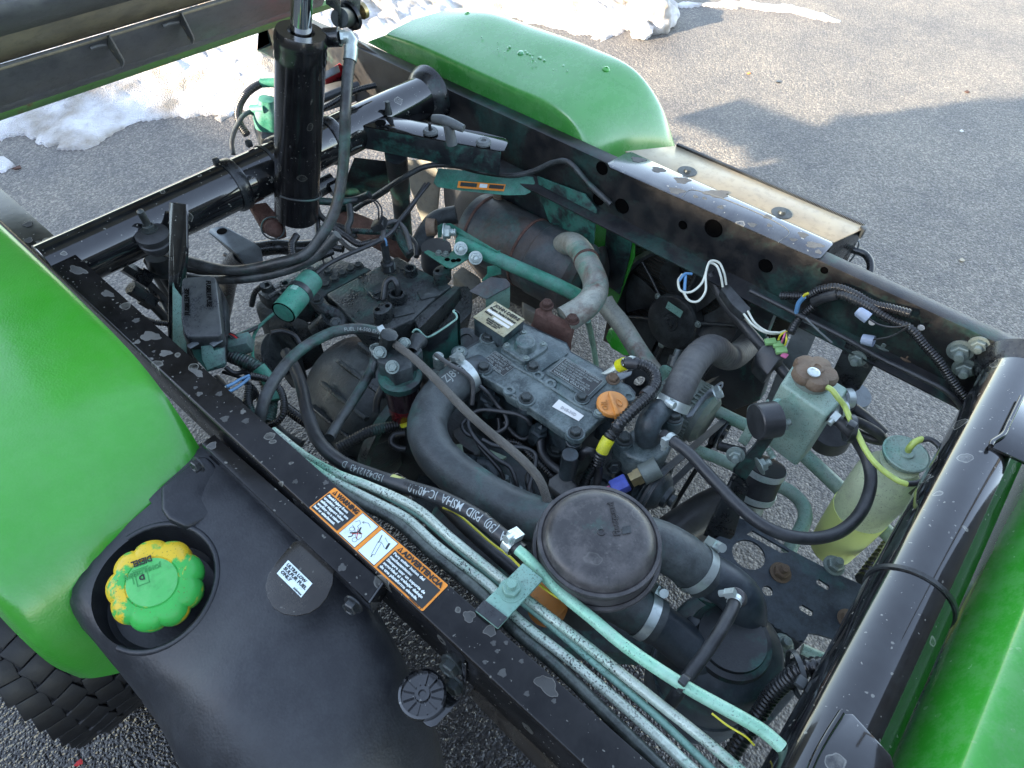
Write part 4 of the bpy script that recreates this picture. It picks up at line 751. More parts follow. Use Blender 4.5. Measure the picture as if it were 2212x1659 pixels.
# rest of the cab ahead of the bay: seat back, roof and its posts (they mirror in the gloss paint)
prism('seat_back', root, [V((x, -.50, z)) for x, z in ((.1, .74), (1.2, .74), (1.18, 1.28), (.12, 1.28))], V((0, -.10, 0)), M['plas'], .02)
0 and prism('cab_roof', root, [V((x, y, 1.98)) for x, y in ((-.1, -.46), (1.45, -.46), (1.45, -1.7), (-.1, -1.7))], V((0, 0, -.05)), M['plas'], .02)
for x_ in (-.05, 1.4): tube('cab_post', root, [V((x_, -.50, .62)), V((x_, -.50, 1.3)), V((x_, -.52, 1.95))], 0, M['blk2'], R=.024)

# dried water marks: thin irregular deposits lying on the rail tops
def stain(par, n_, a, b, r, z, mt='stain', el=1.0, ang=0.0, lim=None, rim=True):
    c = Q(n_, a, b, z=z); rm = r * ZT[n_][2] * mpp(c); k0 = RN.rand() * 9; pts = []
    for i in range(22):
        t = 2 * math.pi * i / 22; q = rm * (1 + .16 * math.sin(3 * t + k0) + .10 * math.sin(5 * t + 2 * k0) + .06 * math.sin(8 * t + k0)); x, y = q * math.cos(t) * el, q * math.sin(t) / el
        v_ = V((c.x + x * math.cos(ang) - y * math.sin(ang), c.y + x * math.sin(ang) + y * math.cos(ang), z))
        if lim: v_.x = min(max(v_.x, lim[0]), lim[1])
        pts.append(v_)
    o = prism('mineral_stain', par, pts, V((0, 0, -.0003)), M[mt], 0)
    if rim and rm > .006: tube('stain_rim', par, pts + [pts[0]], 0, M['stainr'], R=.00045, seg=5, step=.002)
rl = (.1900, .2335)
for n_, lst in ((14, ((1205, 180, 30), (1215, 370, 26), (1330, 525, 24), (1190, 430, 20), (1405, 595, 12), (1765, 830, 26), (1940, 830, 28), (1990, 1050, 34), (2175, 1070, 30), (1730, 775, 18), (2150, 990, 24), (1440, 540, 9), (1360, 455, 14))),
                (13, ((310, 1000, 46), (420, 1015, 26), (425, 1095, 34), (310, 820, 46), (640, 985, 34))),
                (15, ((200, 65, 26), (500, 75, 26), (405, 545, 16), (230, 405, 16), (1910, 1390, 56), (2115, 1530, 56))),
                (22, ((1310, 200, 30), (1350, 290, 22), (1450, 195, 24), (1215, 410, 24), (1410, 530, 46), (1680, 760, 30), (1980, 840, 26), (1620, 400, 26)))):
    for a, b, r in lst: stain(rail, n_, a, b, r, .7209, 'stainl' if n_ == 14 and r in (26, 24, 12, 9) else 'stain', lim=rl)
stain(rail, 14, 1330, 320, 70, .7209, 'stainl', 1.3, -1.0, rl, False); stain(rail, 14, 1465, 470, 45, .7209, 'stainl', 1.2, -.8, rl, False); stain(rail, 14, 1740, 640, 50, .7209, 'stainl', 1.7, -1.45, rl, False)
stain(rail, 13, 860, 1330, 75, .7209, 'stain', 1.5, -1.3, rl); stain(rail, 13, 1190, 1590, 60, .7209, 'stainl', 1.4, -1.3, rl, False); stain(rail, 22, 1900, 670, 105, .7209, 'stain', .75, 0, rl)
stain(hang, 14, 1875, 1290, 38, .7154, 'stain'); stain(hang, 15, 660, 910, 40, .7154, 'stain')
# ================================================================== STEEL LINES
def LL(n_, pts, z): return [Q(n_, a, b, z=z) for a, b in pts]
ln_a = LL(0, [(590, 930), (660, 985)], .665) + LL(15, [(640, 0), (900, 95), (1400, 330), (1700, 590), (2212, 1010)], .69) + LL(9, [(640, 920), (1000, 1200), (1400, 1520), (1700, 1760), (2000, 2020)], .69)
tube('steel_line', root, ln_a, 10.2, M['line'])
ln_b = LL(0, [(585, 935), (640, 985)], .66) + LL(15, [(480, 0), (700, 120), (1100, 320), (1300, 430), (1600, 700), (2160, 1140)], .688) + LL(9, [(540, 1000), (900, 1290), (1360, 1690), (1700, 2010)], .69)
tube('steel_line', root, ln_b, 10.2, M['line'])
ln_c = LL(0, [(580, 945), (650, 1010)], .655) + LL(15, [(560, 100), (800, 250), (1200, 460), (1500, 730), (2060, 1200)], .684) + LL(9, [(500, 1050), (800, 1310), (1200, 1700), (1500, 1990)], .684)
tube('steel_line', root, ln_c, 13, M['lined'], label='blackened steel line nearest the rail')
tube('steel_line', root, LL(15, [(760, 40), (1100, 210), (1420, 400), (1750, 680), (2200, 1060)], .680) + LL(9, [(620, 945), (760, 1060), (1050, 1310), (1400, 1610), (1600, 1800), (1800, 2000)], .680), 8, M['tealp'])
tube('steel_line', root, LL(9, [(560, 600), (625, 660), (700, 740), (830, 870), (1000, 1010), (1210, 1185), (1560, 1420), (1961, 1645), (2060, 1710), (2160, 1800)], .705), 13.5, M['linet'], label='thick bright teal line under the precleaner dome')
cb_ = prism('line_clamp', root, L(9, [(592, 680, .722), (714, 778, .722), (440, 1076, .724), (302, 966, .724)]), V((0, 0, -.005)), M['tealp'], .0012, label='pale teal clamp plate bolted across the lines')
prism('clamp_leg', cb_, L(9, [(714, 780, .719), (442, 1074, .719), (440, 1072, .695), (704, 790, .690)]), V((.002, 0, 0)), M['teal'], .0005)
prism('clamp_foot', cb_, L(9, [(302, 966, .7245), (440, 1076, .7245), (500, 1012, .7245), (358, 905, .7245)]), V((0, 0, .0012)), M['blk2'], .0005)
bolt(cb_, Q(9, 520, 850, z=.722), UP, .0105, M['tealp'], 'stud')
# printed rubber hose with yellow tag
ph = tube('printed_hose', root, L(0, [(618, 762, .57), (634, 790, .58), (650, 830, .60), (668, 905, .63), (695, 962, .655), (745, 1003, .665), (810, 1028, .672), (880, 1052, .68), (960, 1078, .69), (1035, 1118, .695), (1085, 1158, .70), (1128, 1192, .70)]), 15, M['rub'], label='long black hose printed with white lettering')
PATH[ph.name] = (PATH[ph.name][0], PATH[ph.name][1])
tot = sum((b - a).length for a, b in zip(PATH[ph.name][0], PATH[ph.name][0][1:]))
def arc_at(name, p):
    line, r = PATH[name]; d = 0; best = (9, 0)
    for a, b in zip(line, line[1:]):
        if (a - p).length < best[0]: best = ((a - p).length, d)
        d += (b - a).length
    return best[1]
tube_text(ph, ph, 'RA  (30)  PSID  MSHA  IC-40/10', arc_at(ph.name, W(1105, 1175, z=.70)), .0175, M['prh'], flip=True, wf=.74)
tube_text(ph, ph, '15D4212143  D', arc_at(ph.name, W(842, 1040, z=.675)), .014, M['prg'], flip=True, wf=.8)
tg = tube('hose_tag', ph, L(0, [(846, 1039, .676), (880, 1052, .68), (914, 1062, .684)]), 15.8, mat('yellow_paper_tag', (.42, .42, .12), .5, dust=.2), label='yellow paper tag wrapped round the hose')
bmf = bmesh.new(); 
for i in range(16):
    q = W(872 + i * 2.2, 1043 + i * .9, z=.70); a_box(bmf, q, (.0006 + .0005 * (i % 3), .006, .0004), (V((.5, -.86, 0)), V((.86, .5, 0)), UP))
finish(bmf, 'barcode', M['prk'], tg)
clamp(ph, W(1103, 1176, z=.70), W(1120, 1190, z=.70) - W(1090, 1160, z=.70), PATH[ph.name][1] + .0006, .014, M['band'], screw=V((.5, .6, 1)))
t1 = lathe('cable_tie', ph, W(1045, 1123, z=.695), W(1060, 1140, z=.695) - W(1030, 1110, z=.695), [(-.003, .0088), (-.003, .0105), (.003, .0105), (.003, .0088)], M['plas'])
tube('tube_end', root, L(0, [(1118, 1185, .70), (1140, 1205, .70), (1160, 1225, .70)]), 11, M['zinc']); tube('hose', root, L(0, [(1135, 1200, .70), (1160, 1225, .69), (1190, 1250, .68)]), 15, M['rub'])
tube('hose', root, L(9, [(120, 340, .60), (250, 470, .62), (420, 620, .64), (560, 740, .64)]), 15, M['rub'])
fh = tube('fuel_hose', root, L(8, [(1525, 878, .655), (1400, 855, .665), (1250, 868, .672), (1100, 930, .675), (960, 1030, .675), (850, 1160, .67), (770, 1300, .66), (735, 1420, .645), (720, 1500, .62)]), 12.5, M['rubt'], label='black fuel hose arching over to the rail')
clamp(fh, Q(8, 1528, 880, z=.655), V((1, -.2, 0)), PATH[fh.name][1], .010, M['band'], screw=V((0, -.5, 1)), hs=.7)
tube_text(fh, fh, 'FUEL 14-500 EPR-15  M5/12/15', arc_at(fh.name, Q(8, 1090, 930, z=.675)) * .55, .009, M['prg'], flip=True)
jh = tube('hose', root, L(8, [(1490, 1010, .62), (1485, 1090, .60), (1430, 1200, .59), (1330, 1360, .59), (1250, 1480, .60), (1190, 1580, .61)]), 11, M['rubt'])
clamp(jh, Q(8, 1500, 985, z=.62), V((.1, .2, 1)), .010, .008, M['band'], screw=V((-1, -1, .2)), hs=.7)
# ================================================================== CONDUITS, LEFT SIDE
CR = (.0042, .16)
def cond(name, n_, pts, rp, m='cor', corr=CR, label=None, **k): return tube(name, root, L(n_, pts), rp, M[m], corr=corr, label=label, seg=14, **k)
cond('conduit', 8, [(1240, 1650, .50), (1330, 1600, .50), (1450, 1540, .50), (1570, 1510, .49), (1700, 1490, .48)], 12.5, 'cort', (.0052, .16))
cond('conduit', 8, [(500, 1020, .60), (600, 1060, .60), (720, 1120, .59), (770, 1200, .57), (800, 1330, .55), (780, 1480, .54)], 16, 'cort', (.0052, .14))
cond('conduit', 8, [(665, 1165, .62), (760, 1185, .61), (850, 1240, .60), (890, 1340, .59), (880, 1430, .58), (830, 1480, .57), (780, 1500, .56)], 8, 'cor')
cond('conduit', 8, [(890, 1370, .50), (970, 1430, .50), (1070, 1500, .50)], 12, 'cor', (.0055, .16))
cond('conduit', 8, [(660, 1230, .58), (650, 1330, .57), (690, 1440, .56)], 9, 'cort')
tube('hose', root, L(8, [(700, 1280, .55), (640, 1340, .54), (650, 1400, .53), (700, 1440, .52)]), 10, M['rubt'])
for i, (a, m_) in enumerate(((0, 'blw'), (1, 'blw'))):
    w_ = tube('taped_wire', root, L(8, [(660, 1165 + a * 15, .63), (600, 1190 + a * 40, .635), (550, 1220 + a * 40, .64), (505, 1240 + a * 40, .645)]), 3.5, M['blw']); tube('wire_end', w_, L(8, [(510, 1236 + a * 40, .644), (470, 1255 + a * 30, .65)]), 1.8, M['wht'])
M['tealc'] = M['teal']
tube('wrapped_branch', root, L(8, [(720, 1110, .60), (790, 1200, .58), (830, 1330, .56)]), 15, M['teal'])
# ================================================================== FUSE BOX
fb = bpy.data.objects.new('fuse_box', None); COL.objects.link(fb); fb.parent = root
prism('lid', fb, L(8, [(207, 535, .685), (222, 512, .685), (395, 495, .692), (428, 505, .692), (440, 530, .691), (472, 820, .672), (478, 880, .668), (450, 905, .666), (245, 915, .664), (222, 895, .665), (203, 780, .672)]), V((0, 0, -.032)), M['plast'], .005, seg=3, label='black fuse box lid embossed FUSIBLE/FUSE')
prism('base', fb, L(8, [(205, 560, .655), (440, 530, .66), (500, 640, .655), (510, 960, .632), (470, 985, .628), (260, 990, .628), (215, 880, .635)]), V((0, 0, -.03)), M['plas'], .003)
lx = Q(8, 255, 560, z=.685) - Q(8, 260, 770, z=.675)
text('lettering', fb, 'FUSIBLE/FUSE', Q(8, 262, 765, z=.6745), lx, V((-1, -.6, 0)), M['blkhole'], width=.062, bold=.03, lift=.0012)
text('lettering', fb, 'FUSIBLE/FUSE', Q(8, 372, 540, z=.6915), -lx, V((1, .6, 0)), M['blkhole'], width=.062, bold=.03, lift=.0012)
plt_ = prism('fuse_box_bracket', root, L(8, [(150, 560, .64), (210, 640, .64), (240, 930, .62), (245, 1030, .60), (150, 1040, .60)]), V((0, 0, -.004)), M['tealp'], .001)
prism('bracket_plate', root, L(8, [(262, 945, .64), (345, 960, .64), (360, 930, .645), (400, 925, .645), (420, 985, .64), (500, 960, .64), (508, 1085, .625), (490, 1105, .622), (380, 1135, .618), (290, 1035, .628)]), V((0, 0, -.003)), M['blkt'], .001)
M['flk2'] = mat('teal_dusted_plate', (.06, .10, .09), .5, over=.55, ocol=(.12, .26, .21), speck=.5, dust=.3)
prism('bracket_face', root, L(8, [(335, 950, .646), (400, 935, .649), (425, 1000, .642), (495, 975, .640), (500, 1080, .627), (380, 1128, .620), (345, 1060, .630)]), V((0, 0, -.002)), M['flk2'], .0006)
box('clip', root, Q(8, 440, 945, z=.652), (.02, .012, .003), M['silver']); box('clip', root, Q(8, 285, 960, z=.652), (.018, .012, .003), M['silver'])
cn = box('connector', root, Q(8, 590, 960, z=.615), (.045, .03, .026), M['flk2'], ax=fr(V((.7, -.6, .2))))
for i in range(4): tube('wire', cn, L(8, [(500 + i * 12, 900 - i * 6, .62), (530 + i * 16, 905, .63), (555 + i * 18, 930, .625)]), 1.6, M['prr' if i == 2 else 'rub'])
cond('conduit', 13, [(1900, 1659, .55), (1750, 1640, .55)], 5) if False else None
cond('conduit', 14, [(1270, 165, .60), (1380, 200, .60), (1500, 210, .60)], 6)
# upright strap behind the fuse box
prism('upright_strap', root, [W(366, 437, z=.745), W(402, 441, z=.745), W(403, 545, z=.66), W(398, 600, z=.62), W(374, 740, z=.56), W(364, 735, z=.56)], V((.003, -.003, 0)), M['blk'], .0008)
tube('strap_edge', root, [W(367, 438, z=.745), W(366, 590, z=.64), W(364, 735, z=.56)], 1.6, M['blk2'])
prism('strap_foot', root, L(8, [(148, 520, .64), (168, 600, .64), (200, 700, .62), (180, 800, .62), (150, 960, .60)]), V((0, 0, -.003)), M['tealp'], .0008)
# rubber isolator mount on the rear tube
pm = Q(13, 1690, 960, z=.70)
iso = lathe('isolator_mount', root, pm - V((0, 0, .03)), V((-.02, -.1, 1)), [(0, 0), (0, .020), (.012, .027), (.022, .029), (.024, .026), (.034, .030), (.040, .030), (.043, .024), (.045, .018), (.048, .0), ], M['rub'])
bolt(iso, pm + V((0, 0, .016)), UP, .010, M['boltd'], 'stud'); lathe('isolator_stud', iso, pm + V((0, 0, .03)), V((-.1, -.1, 1)), [(0, .007), (.03, .0065), (.032, .004), (.036, 0)], M['boltd'])
lathe('shock_absorber', root, Q(13, 1760, 1130, z=.60), V((.1, .1, -1)), [(0, 0), (0, .030), (.03, .034), (.04, .030), (.045, .026), (.25, .022), (.25, 0)], M['plas'])
cyl('strut', root, Q(13, 1640, 1220, z=.58), Q(13, 1880, 1640, z=.40), .010, M['plas'])
for p_ in (((1370, 1280, .60), (1560, 1400, .57)), ((1440, 1520, .60), (1600, 1620, .57))):
    bmf = bmesh.new(); A, B = Q(13, p_[0][0], p_[0][1], z=p_[0][2]), Q(13, p_[1][0], p_[1][1], z=p_[1][2]); a_lathe(bmf, A, B - A, [(0, 0), (0, .014), (.03, .014), (.03, .019), (.055, .019), (.055, 0)], 6); finish(bmf, 'quick_coupler', M['blk2'], root)
    tube('coupler_hose', root, [B, B + (B - A) * 1.3 + V((0, 0, -.05)), B + (B - A) * 2.2 + V((0, 0, -.14))], 0, M['rub'], R=.009)
prism('grey_tongue', root, L(8, [(390, 212, .50), (400, 190, .50), (470, 172, .50), (500, 175, .50), (700, 290, .50), (735, 320, .50), (750, 400, .48), (640, 440, .46), (575, 352, .50)]), V((0, 0, -.005)), M['silver'], .0015, label='grey steel tongue with one round hole')
lathe('tongue_hole', root, Q(8, 477, 207, z=.5006), UP, [(0, .012), (.0006, .012), (.0006, 0)], M['blkhole'], seg=20)
tube('roll_tube', root, L(8, [(620, 360, .47), (560, 420, .42), (520, 500, .36), (480, 720, .22), (440, 900, .1)]), 21, M['blk2'])
tube('roll_tube', root, L(8, [(700, 330, .47), (850, 310, .46), (1000, 320, .46), (1200, 300, .46)]), 17, M['blk2'])
# sensor sleeve in teal
sv = cyl('sensor_sleeve', root, Q(2, 700, 1235, z=.60), Q(2, 470, 1510, z=.60), .0245, M['teal'], bv=.002, label='teal painted sleeve held with a black strap')
PA, PB = Q(2, 700, 1235, z=.60), Q(2, 470, 1510, z=.60); dv = (PB - PA).normalized()
lathe('strap', sv, Q(2, 600, 1350, z=.60) - dv * .006, dv, [(0, .0246), (0, .0265), (.012, .0265), (.012, .0246)], M['plas']); box('strap_buckle', sv, Q(2, 560, 1310, z=.622), (.014, .014, .006), M['tealp'], ax=fr(dv)[:3])
lathe('sleeve_mouth', sv, PB, dv, [(0, .0245), (.0005, .0215), (-.001, .021), (-.001, 0)], M['blkhole'])
tube('sensor_wire', root, L(2, [(430, 1490, .59), (340, 1560, .58), (260, 1640, .57)]) + L(8, [(690, 900, .56), (680, 1000, .56), (685, 1070, .56)]), 3.5, M['teal'])
tube('sensor_wire', root, L(8, [(840, 740, .58), (720, 830, .57), (560, 900, .57)]), 2, M['teal'])
tube('cable', root, L(2, [(730, 1195, .60), (830, 1120, .60), (980, 1045, .60), (1180, 960, .60), (1330, 870, .60), (1440, 720, .60), (1640, 470, .62)]), 4.6, M['rub'])
cond('conduit', 2, [(575, 890, .62), (540, 960, .62), (555, 1060, .61), (620, 1110, .60), (740, 1070, .59), (860, 1020, .58)], 8)
cond('conduit', 2, [(880, 830, .59), (980, 900, .59), (1080, 960, .59), (1180, 940, .59)], 7, corr=(.0036, .14)); tube('cable', root, L(2, [(1180, 945, .59), (1260, 920, .60), (1290, 800, .60), (1370, 775, .60), (1440, 830, .59), (1500, 1010, .57)]), 5.5, M['rubg'])
cond('conduit', 2, [(780, 945, .57), (860, 980, .57), (950, 1000, .57)], 8)
cond('conduit', 2, [(1000, 850, .55), (1200, 860, .55), (1400, 860, .55)], 7, 'cort'); cond('conduit', 2, [(1400, 860, .55), (1430, 960, .54), (1490, 1050, .53)], 10, 'cort')
for k in (0, 1): tube('wire', root, L(2, [(1130, 610, .62), (1190 + k * 25, 610, .64), (1235 + k * 25, 680, .64), (1235 + k * 25, 760, .62)]), 1.8, M['rub'])
box('connector', root, Q(2, 1240, 800, z=.61), (.016, .03, .03), M['plas'], ax=fr(V((.3, -.4, -1))))
ps = lathe('pressure_sender', root, Q(2, 1315, 1160, z=.51), V((-.03, 0, 1)), [(0, .017), (.004, .017), (.004, .0155), (.02, .0155), (.022, .010), (.030, .010), (.030, .0085), (.07, .0085), (.07, 0)], M['plas'], seg=20)
bmf = bmesh.new(); a_lathe(bmf, Q(2, 1318, 1150, z=.513), UP, [(0, .0165), (.014, .0165), (.014, 0)], 6); finish(bmf, 'sender_hex', M['zinc'], ps); tube('wire', ps, L(2, [(1250, 900, .60), (1290, 920, .60), (1300, 970, .585)]), 2.2, M['blw'])
tube('wire', root, L(2, [(800, 1130, .54), (785, 1060, .56), (800, 1010, .57), (840, 1030, .56), (870, 1080, .54)]), 2, M['rubg'])
# teal-dusted shock post and beige parts behind
cyl('shock_post', root, Q(11, 530, 850, z=.64), Q(11, 555, 1060, z=.47), .027, M['blkt']); cyl('shock_body', root, Q(11, 555, 1060, z=.47), Q(11, 580, 1350, z=.25), .024, M['blkt'])
prism('beige_guard', root, L(11, [(585, 880, .34), (720, 880, .34), (780, 960, .34), (760, 1180, .20), (690, 1260, .14), (640, 1130, .2), (600, 1000, .28)]), V((.02, .02, -.03)), M['beige'], .004)
lathe('wheel_hub', root, V((1.19, 1.08, .28)), V((1, 0, 0)), [(0, 0), (0, .10), (.02, .15), (.03, .17), (.06, .20), (.09, .27), (.16, .285), (.26, .285), (.31, .25), (.31, 0)], M['tyre'], seg=56)
# ================================================================== NEAR TYRE
ty = bpy.data.objects.new('rear_wheel', None); COL.objects.link(ty); ty.parent = root
tc_ = V((-.105, .985, .295))
lathe('tyre', ty, tc_ - XX * .14, XX, [(0, .14), (0, .22), (.015, .26), (.04, .280), (.07, .285), (.21, .285), (.24, .28), (.265, .26), (.28, .22), (.28, .14)], M['tyre'], seg=72)
bmf = bmesh.new()
a_box(bmf, V((0, 0, 0)), (.0375, .0385, .007)); vtmp = [v_.co.copy() for v_ in bmf.verts]
tread = finish(bmf, 'tread_block', M['tyre'], None, bevel=.0025); tread.parent = ty
first = True; cnt = 0
for i in range(46):
    th = 2 * math.pi * i / 46
    if not (-1.9 < ((th + math.pi) % (2 * math.pi) - math.pi) < 1.6): pass
    for j in range(7):
        if cnt >= 296: break
        xx = -.115 + j * .0385; t2 = th + (.035 if j % 2 else 0) + .012 * (j % 3)
        n_ = V((0, math.sin(t2), math.cos(t2))); 
        if n_.z < -.55: continue
        rad = .288 - (.009 if j in (0, 6) else 0)
        o = tread if first else tread.copy()
        if not first: COL.objects.link(o); o.parent = ty
        first = False; cnt += 1
        q = n_.to_track_quat('Z', 'X').to_matrix().to_4x4(); o.matrix_local = Matrix.Translation(tc_ + V((xx, 0, 0)) + n_ * rad - ROOTLOC) @ q @ Matrix.Rotation(.22 * (1 if j % 2 else -1), 4, 'Z')
# parts left of the empties sit at the vehicle base

for pts, rp_, m_ in (([(500, 1110, .60), (560, 1150, .59), (640, 1140, .58), (720, 1180, .57)], 5, 'rub'), ([(490, 930, .61), (540, 950, .60), (560, 1010, .59), (620, 1100, .58)], 4, 'cort'), ([(520, 1300, .58), (580, 1330, .57), (640, 1400, .56), (690, 1470, .55)], 6, 'cort'),
                     ([(250, 1110, .58), (330, 1160, .57), (430, 1210, .57), (500, 1290, .56)], 7, 'rub'), ([(820, 1480, .52), (900, 1560, .52), (1010, 1620, .52)], 8, 'cort'), ([(1000, 960, .52), (960, 900, .53), (880, 870, .54), (800, 880, .55)], 5, 'rub')):
    tube('cable', root, L(8, pts), rp_, M[m_])
# ================================================================== TRANSMISSION
def emp(name, par=root, label=None):
    e = bpy.data.objects.new(name, None); COL.objects.link(e); e.parent = par
    if label: e['label'] = label
    return e
tr = emp('transmission', label='dark oily cast transaxle housing')
Zt = .50
prism('top_cover', tr, L(2, [(812, 1355, Zt), (1385, 1050, Zt), (1450, 1085, Zt), (1655, 1200, Zt), (1830, 1290, Zt), (1700, 1380, Zt), (1515, 1560, Zt), (1190, 1700, Zt), (1100, 1640, Zt)]), V((0, 0, -.05)), M['cast'], .006, seg=3)
prism('valve_body', tr, L(2, [(255, 1340, .49), (800, 1060, .49), (900, 1075, .49), (1120, 1130, .49), (1180, 1160, .49), (830, 1345, .49), (760, 1420, .49), (560, 1440, .49), (330, 1400, .49)]), V((0, 0, -.06)), M['cast'], .004)
prism('flange', tr, L(2, [(340, 1368, .496), (360, 1390, .496), (820, 1110, .496), (800, 1088, .496)]), V((0, 0, -.01)), M['cast'], .002)
prism('side_casting', tr, L(2, [(240, 1420, .46), (310, 1380, .47), (430, 1420, .47), (460, 1560, .46), (330, 1560, .45), (250, 1500, .45)]), V((0, .0, -.08)), M['castb'], .008)
prism('side_casting', tr, L(2, [(330, 1560, .45), (480, 1500, .47), (640, 1560, .47), (760, 1640, .46), (560, 1760, .42), (400, 1700, .42)]), V((0, 0, -.10)), M['cast'], .008)
prism('front_face', tr, L(2, [(1190, 1700, .495), (1515, 1560, .495), (1700, 1390, .495), (1840, 1290, .495), (1960, 1290, .48), (1990, 1330, .46), (1990, 1500, .45), (1700, 1800, .42), (1300, 1850, .42)]), V((0, .03, -.13)), M['cast'], .006)
prism('side_plate', tr, L(2, [(1520, 1560, .50), (1840, 1290, .50), (1900, 1300, .498), (1560, 1640, .498)]), V((0, 0, -.05)), M['cast'], .002)
for zx, zy in ((880, 1240), (945, 1195), (1010, 1160), (1075, 1130), (810, 1285), (830, 1180), (690, 1170)): bolt(tr, Q(2, zx, zy + 8, z=.49), UP, .0085, M['boltd'], 'hex', spin=zx)
for zx, zy, rr in ((340, 1300, .013), (490, 1285, .012), (480, 1345, .012)): lathe('bolt_boss', tr, Q(2, zx, zy + 14, z=.49), UP, [(0, rr * 1.1), (.010, rr), (.010, rr * .6), (.002, rr * .55), (.002, 0)], M['cast'])
lathe('dipstick_boss', tr, Q(2, 1495, 1200, z=.50), UP, [(0, .016), (.018, .0135), (.018, .009), (.006, .009), (.006, 0)], M['cast'])
for (zx, zy, w1, h1) in ((1750, 1220, .026, .015), (1280, 1530, .026, .015)):
    c_ = Q(2, zx, zy + 30, z=.50); pts = [c_ + V((math.cos(t) * w1 * .9, math.sin(t) * w1 * .62, .032)) for t in np.linspace(0, 6.283, 18)[:-1]]; bs = prism('lifting_boss', tr, pts, V((0, 0, -.035)), M['cast'], .003)
    for d in (-.011, .011): lathe('threaded_hole', bs, c_ + V((d, -d * .3, .0325)), UP, [(0, .0052), (.0004, .0052), (.0004, 0)], M['blkhole'], seg=14)
vb = lathe('vent_boss', tr, Q(2, 1390, 1400, z=.50), UP, [(0, .022), (.018, .019), (.018, .013), (.004, .013), (.004, 0)], M['cast'])
tube('vent_pipe', vb, [Q(2, 1390, 1370, z=.505), Q(2, 1385, 1290, z=.535), Q(2, 1350, 1235, z=.545), Q(2, 1300, 1260, z=.54), Q(2, 1275, 1400, z=.51)], 0, M['plas'], R=.0068)
for q in ((1210, 1320, 45), (1640, 1360, 60), (1430, 1500, 60)): box('cast_pad', tr, Q(2, q[0], q[1], z=.50), (.045, .03, .008), M['castb'], ax=fr(V((.9, -.45, 0))))
tube('cast_rib', tr, L(2, [(1165, 1340, .502), (1210, 1390, .502), (1240, 1400, .502)]), 4, M['cast']); tube('cast_rib', tr, L(2, [(1200, 1360, .502), (1310, 1310, .502)]), 4, M['cast'])
text('lettering', tr, 'K69', Q(2, 1080, 1240, z=.5), Q(2, 1150, 1200, z=.5) - Q(2, 1080, 1240, z=.5), V((.2, 1, 0)), M['blk2'], width=.022)
# solenoid casting and bell housing
sol = tube('shift_casting', tr, L(2, [(740, 1410, .50), (790, 1480, .49), (880, 1520, .48), (960, 1560, .475), (930, 1620, .47)]), 16, M['cast'])
tube('shift_casting', tr, L(2, [(830, 1560, .48), (760, 1620, .46), (720, 1650, .45)]), 18, M['cast'])
bolt(tr, Q(2, 740, 1400, z=.53), V((-.2, -.3, 1)), .0095, M['boltd']); bolt(tr, Q(2, 890, 1590, z=.505), V((-.4, -.5, .8)), .0085, M['boltd'])
bc = Q(8, 1130, 1080, z=.36); lathe('bell_housing', tr, V((bc.x + .02, .95, .335)), V((.0, -1, 0)), [(0, 0), (0, .10), (.06, .125), (.12, .142), (.17, .150), (.20, .145), (.225, .125), (.24, .09), (.245, .05), (.245, 0)], M['castb'], seg=48)
for i in range(9):
    t = math.radians(20 + i * 22); d = V((math.cos(t), 0, math.sin(t))); box('casting_rib', tr, V((bc.x + .02, .80, .335)) + d * .146, (.016, .14, .010), M['cast'], ax=(d, YY, d.cross(YY)), bevel=.003)
lathe('flywheel_rim', tr, V((bc.x + .02, .70, .335)), V((0, -1, 0)), [(0, .150), (.0, .166), (.02, .166), (.02, .150)], M['cast'], seg=48)
prism('skid_plate', tr, L(8, [(1180, 1190, .20), (1320, 1130, .20), (1560, 1420, .18), (1380, 1490, .16), (1200, 1400, .18)]), V((0, 0, -.02)), M['blk2'], .004)
tube('skid_rib', tr, L(8, [(1140, 1150, .30), (1230, 1270, .26), (1400, 1480, .20)]), 9, M['castb'])
prism('mount_arm', tr, L(8, [(770, 840, .44), (830, 820, .46), (900, 850, .46), (1000, 1000, .42), (960, 1080, .38), (880, 1060, .36), (800, 960, .40)]), V((0, 0, -.10)), M['castb'], .006)
cyl('drive_motor', tr, Q(8, 700, 1060, z=.36), Q(8, 860, 1020, z=.40), .05, M['cast'])
prism('torn_guard', tr, L(8, [(1440, 1260, .22), (1560, 1190, .22), (1640, 1230, .22), (1690, 1450, .18), (1500, 1540, .12), (1440, 1400, .16)]), V((.01, 0, -.006)), M['castb'], .001)
# ================================================================== ENGINE
en = emp('diesel_engine', label='small blue-grey three cylinder diesel engine')
Zv = .60
OUTL = [(655, 440), (700, 415), (880, 310), (935, 300), (985, 375), (1045, 340), (1130, 235), (1200, 190), (1540, 350), (1575, 420), (1640, 455), (1830, 560), (1850, 600), (2040, 690), (2085, 745), (2075, 810), (1900, 900), (1825, 945), (1650, 1110), (1600, 1140), (1565, 1120), (1550, 1080), (1330, 925), (1250, 868), (1190, 850), (1150, 815), (1060, 760), (1040, 720), (860, 610), (838, 565), (680, 470), (655, 460)]
vc = prism('valve_cover', en, [Q(4, a, b, z=Zv) for a, b in OUTL], V((0, 0, -.022)), M['eng'], .003, seg=3, label='dusty blue-grey valve cover with printed data plates')
prism('gasket_flange', en, [Q(4, a + (a - 1370) * .02, b + (b - 700) * .02, z=Zv - .0225) for a, b in OUTL], V((0, 0, -.005)), M['eng2'], .001)
prism('cylinder_head', en, [Q(4, a, b, z=Zv - .028) for a, b in ((700, 470), (930, 330), (1200, 210), (1540, 380), (1840, 590), (2040, 760), (1800, 950), (1620, 1100), (1560, 1080), (1250, 830), (1060, 740), (860, 600))], V((-.0, 0, -.16)), M['eng2'], .004)
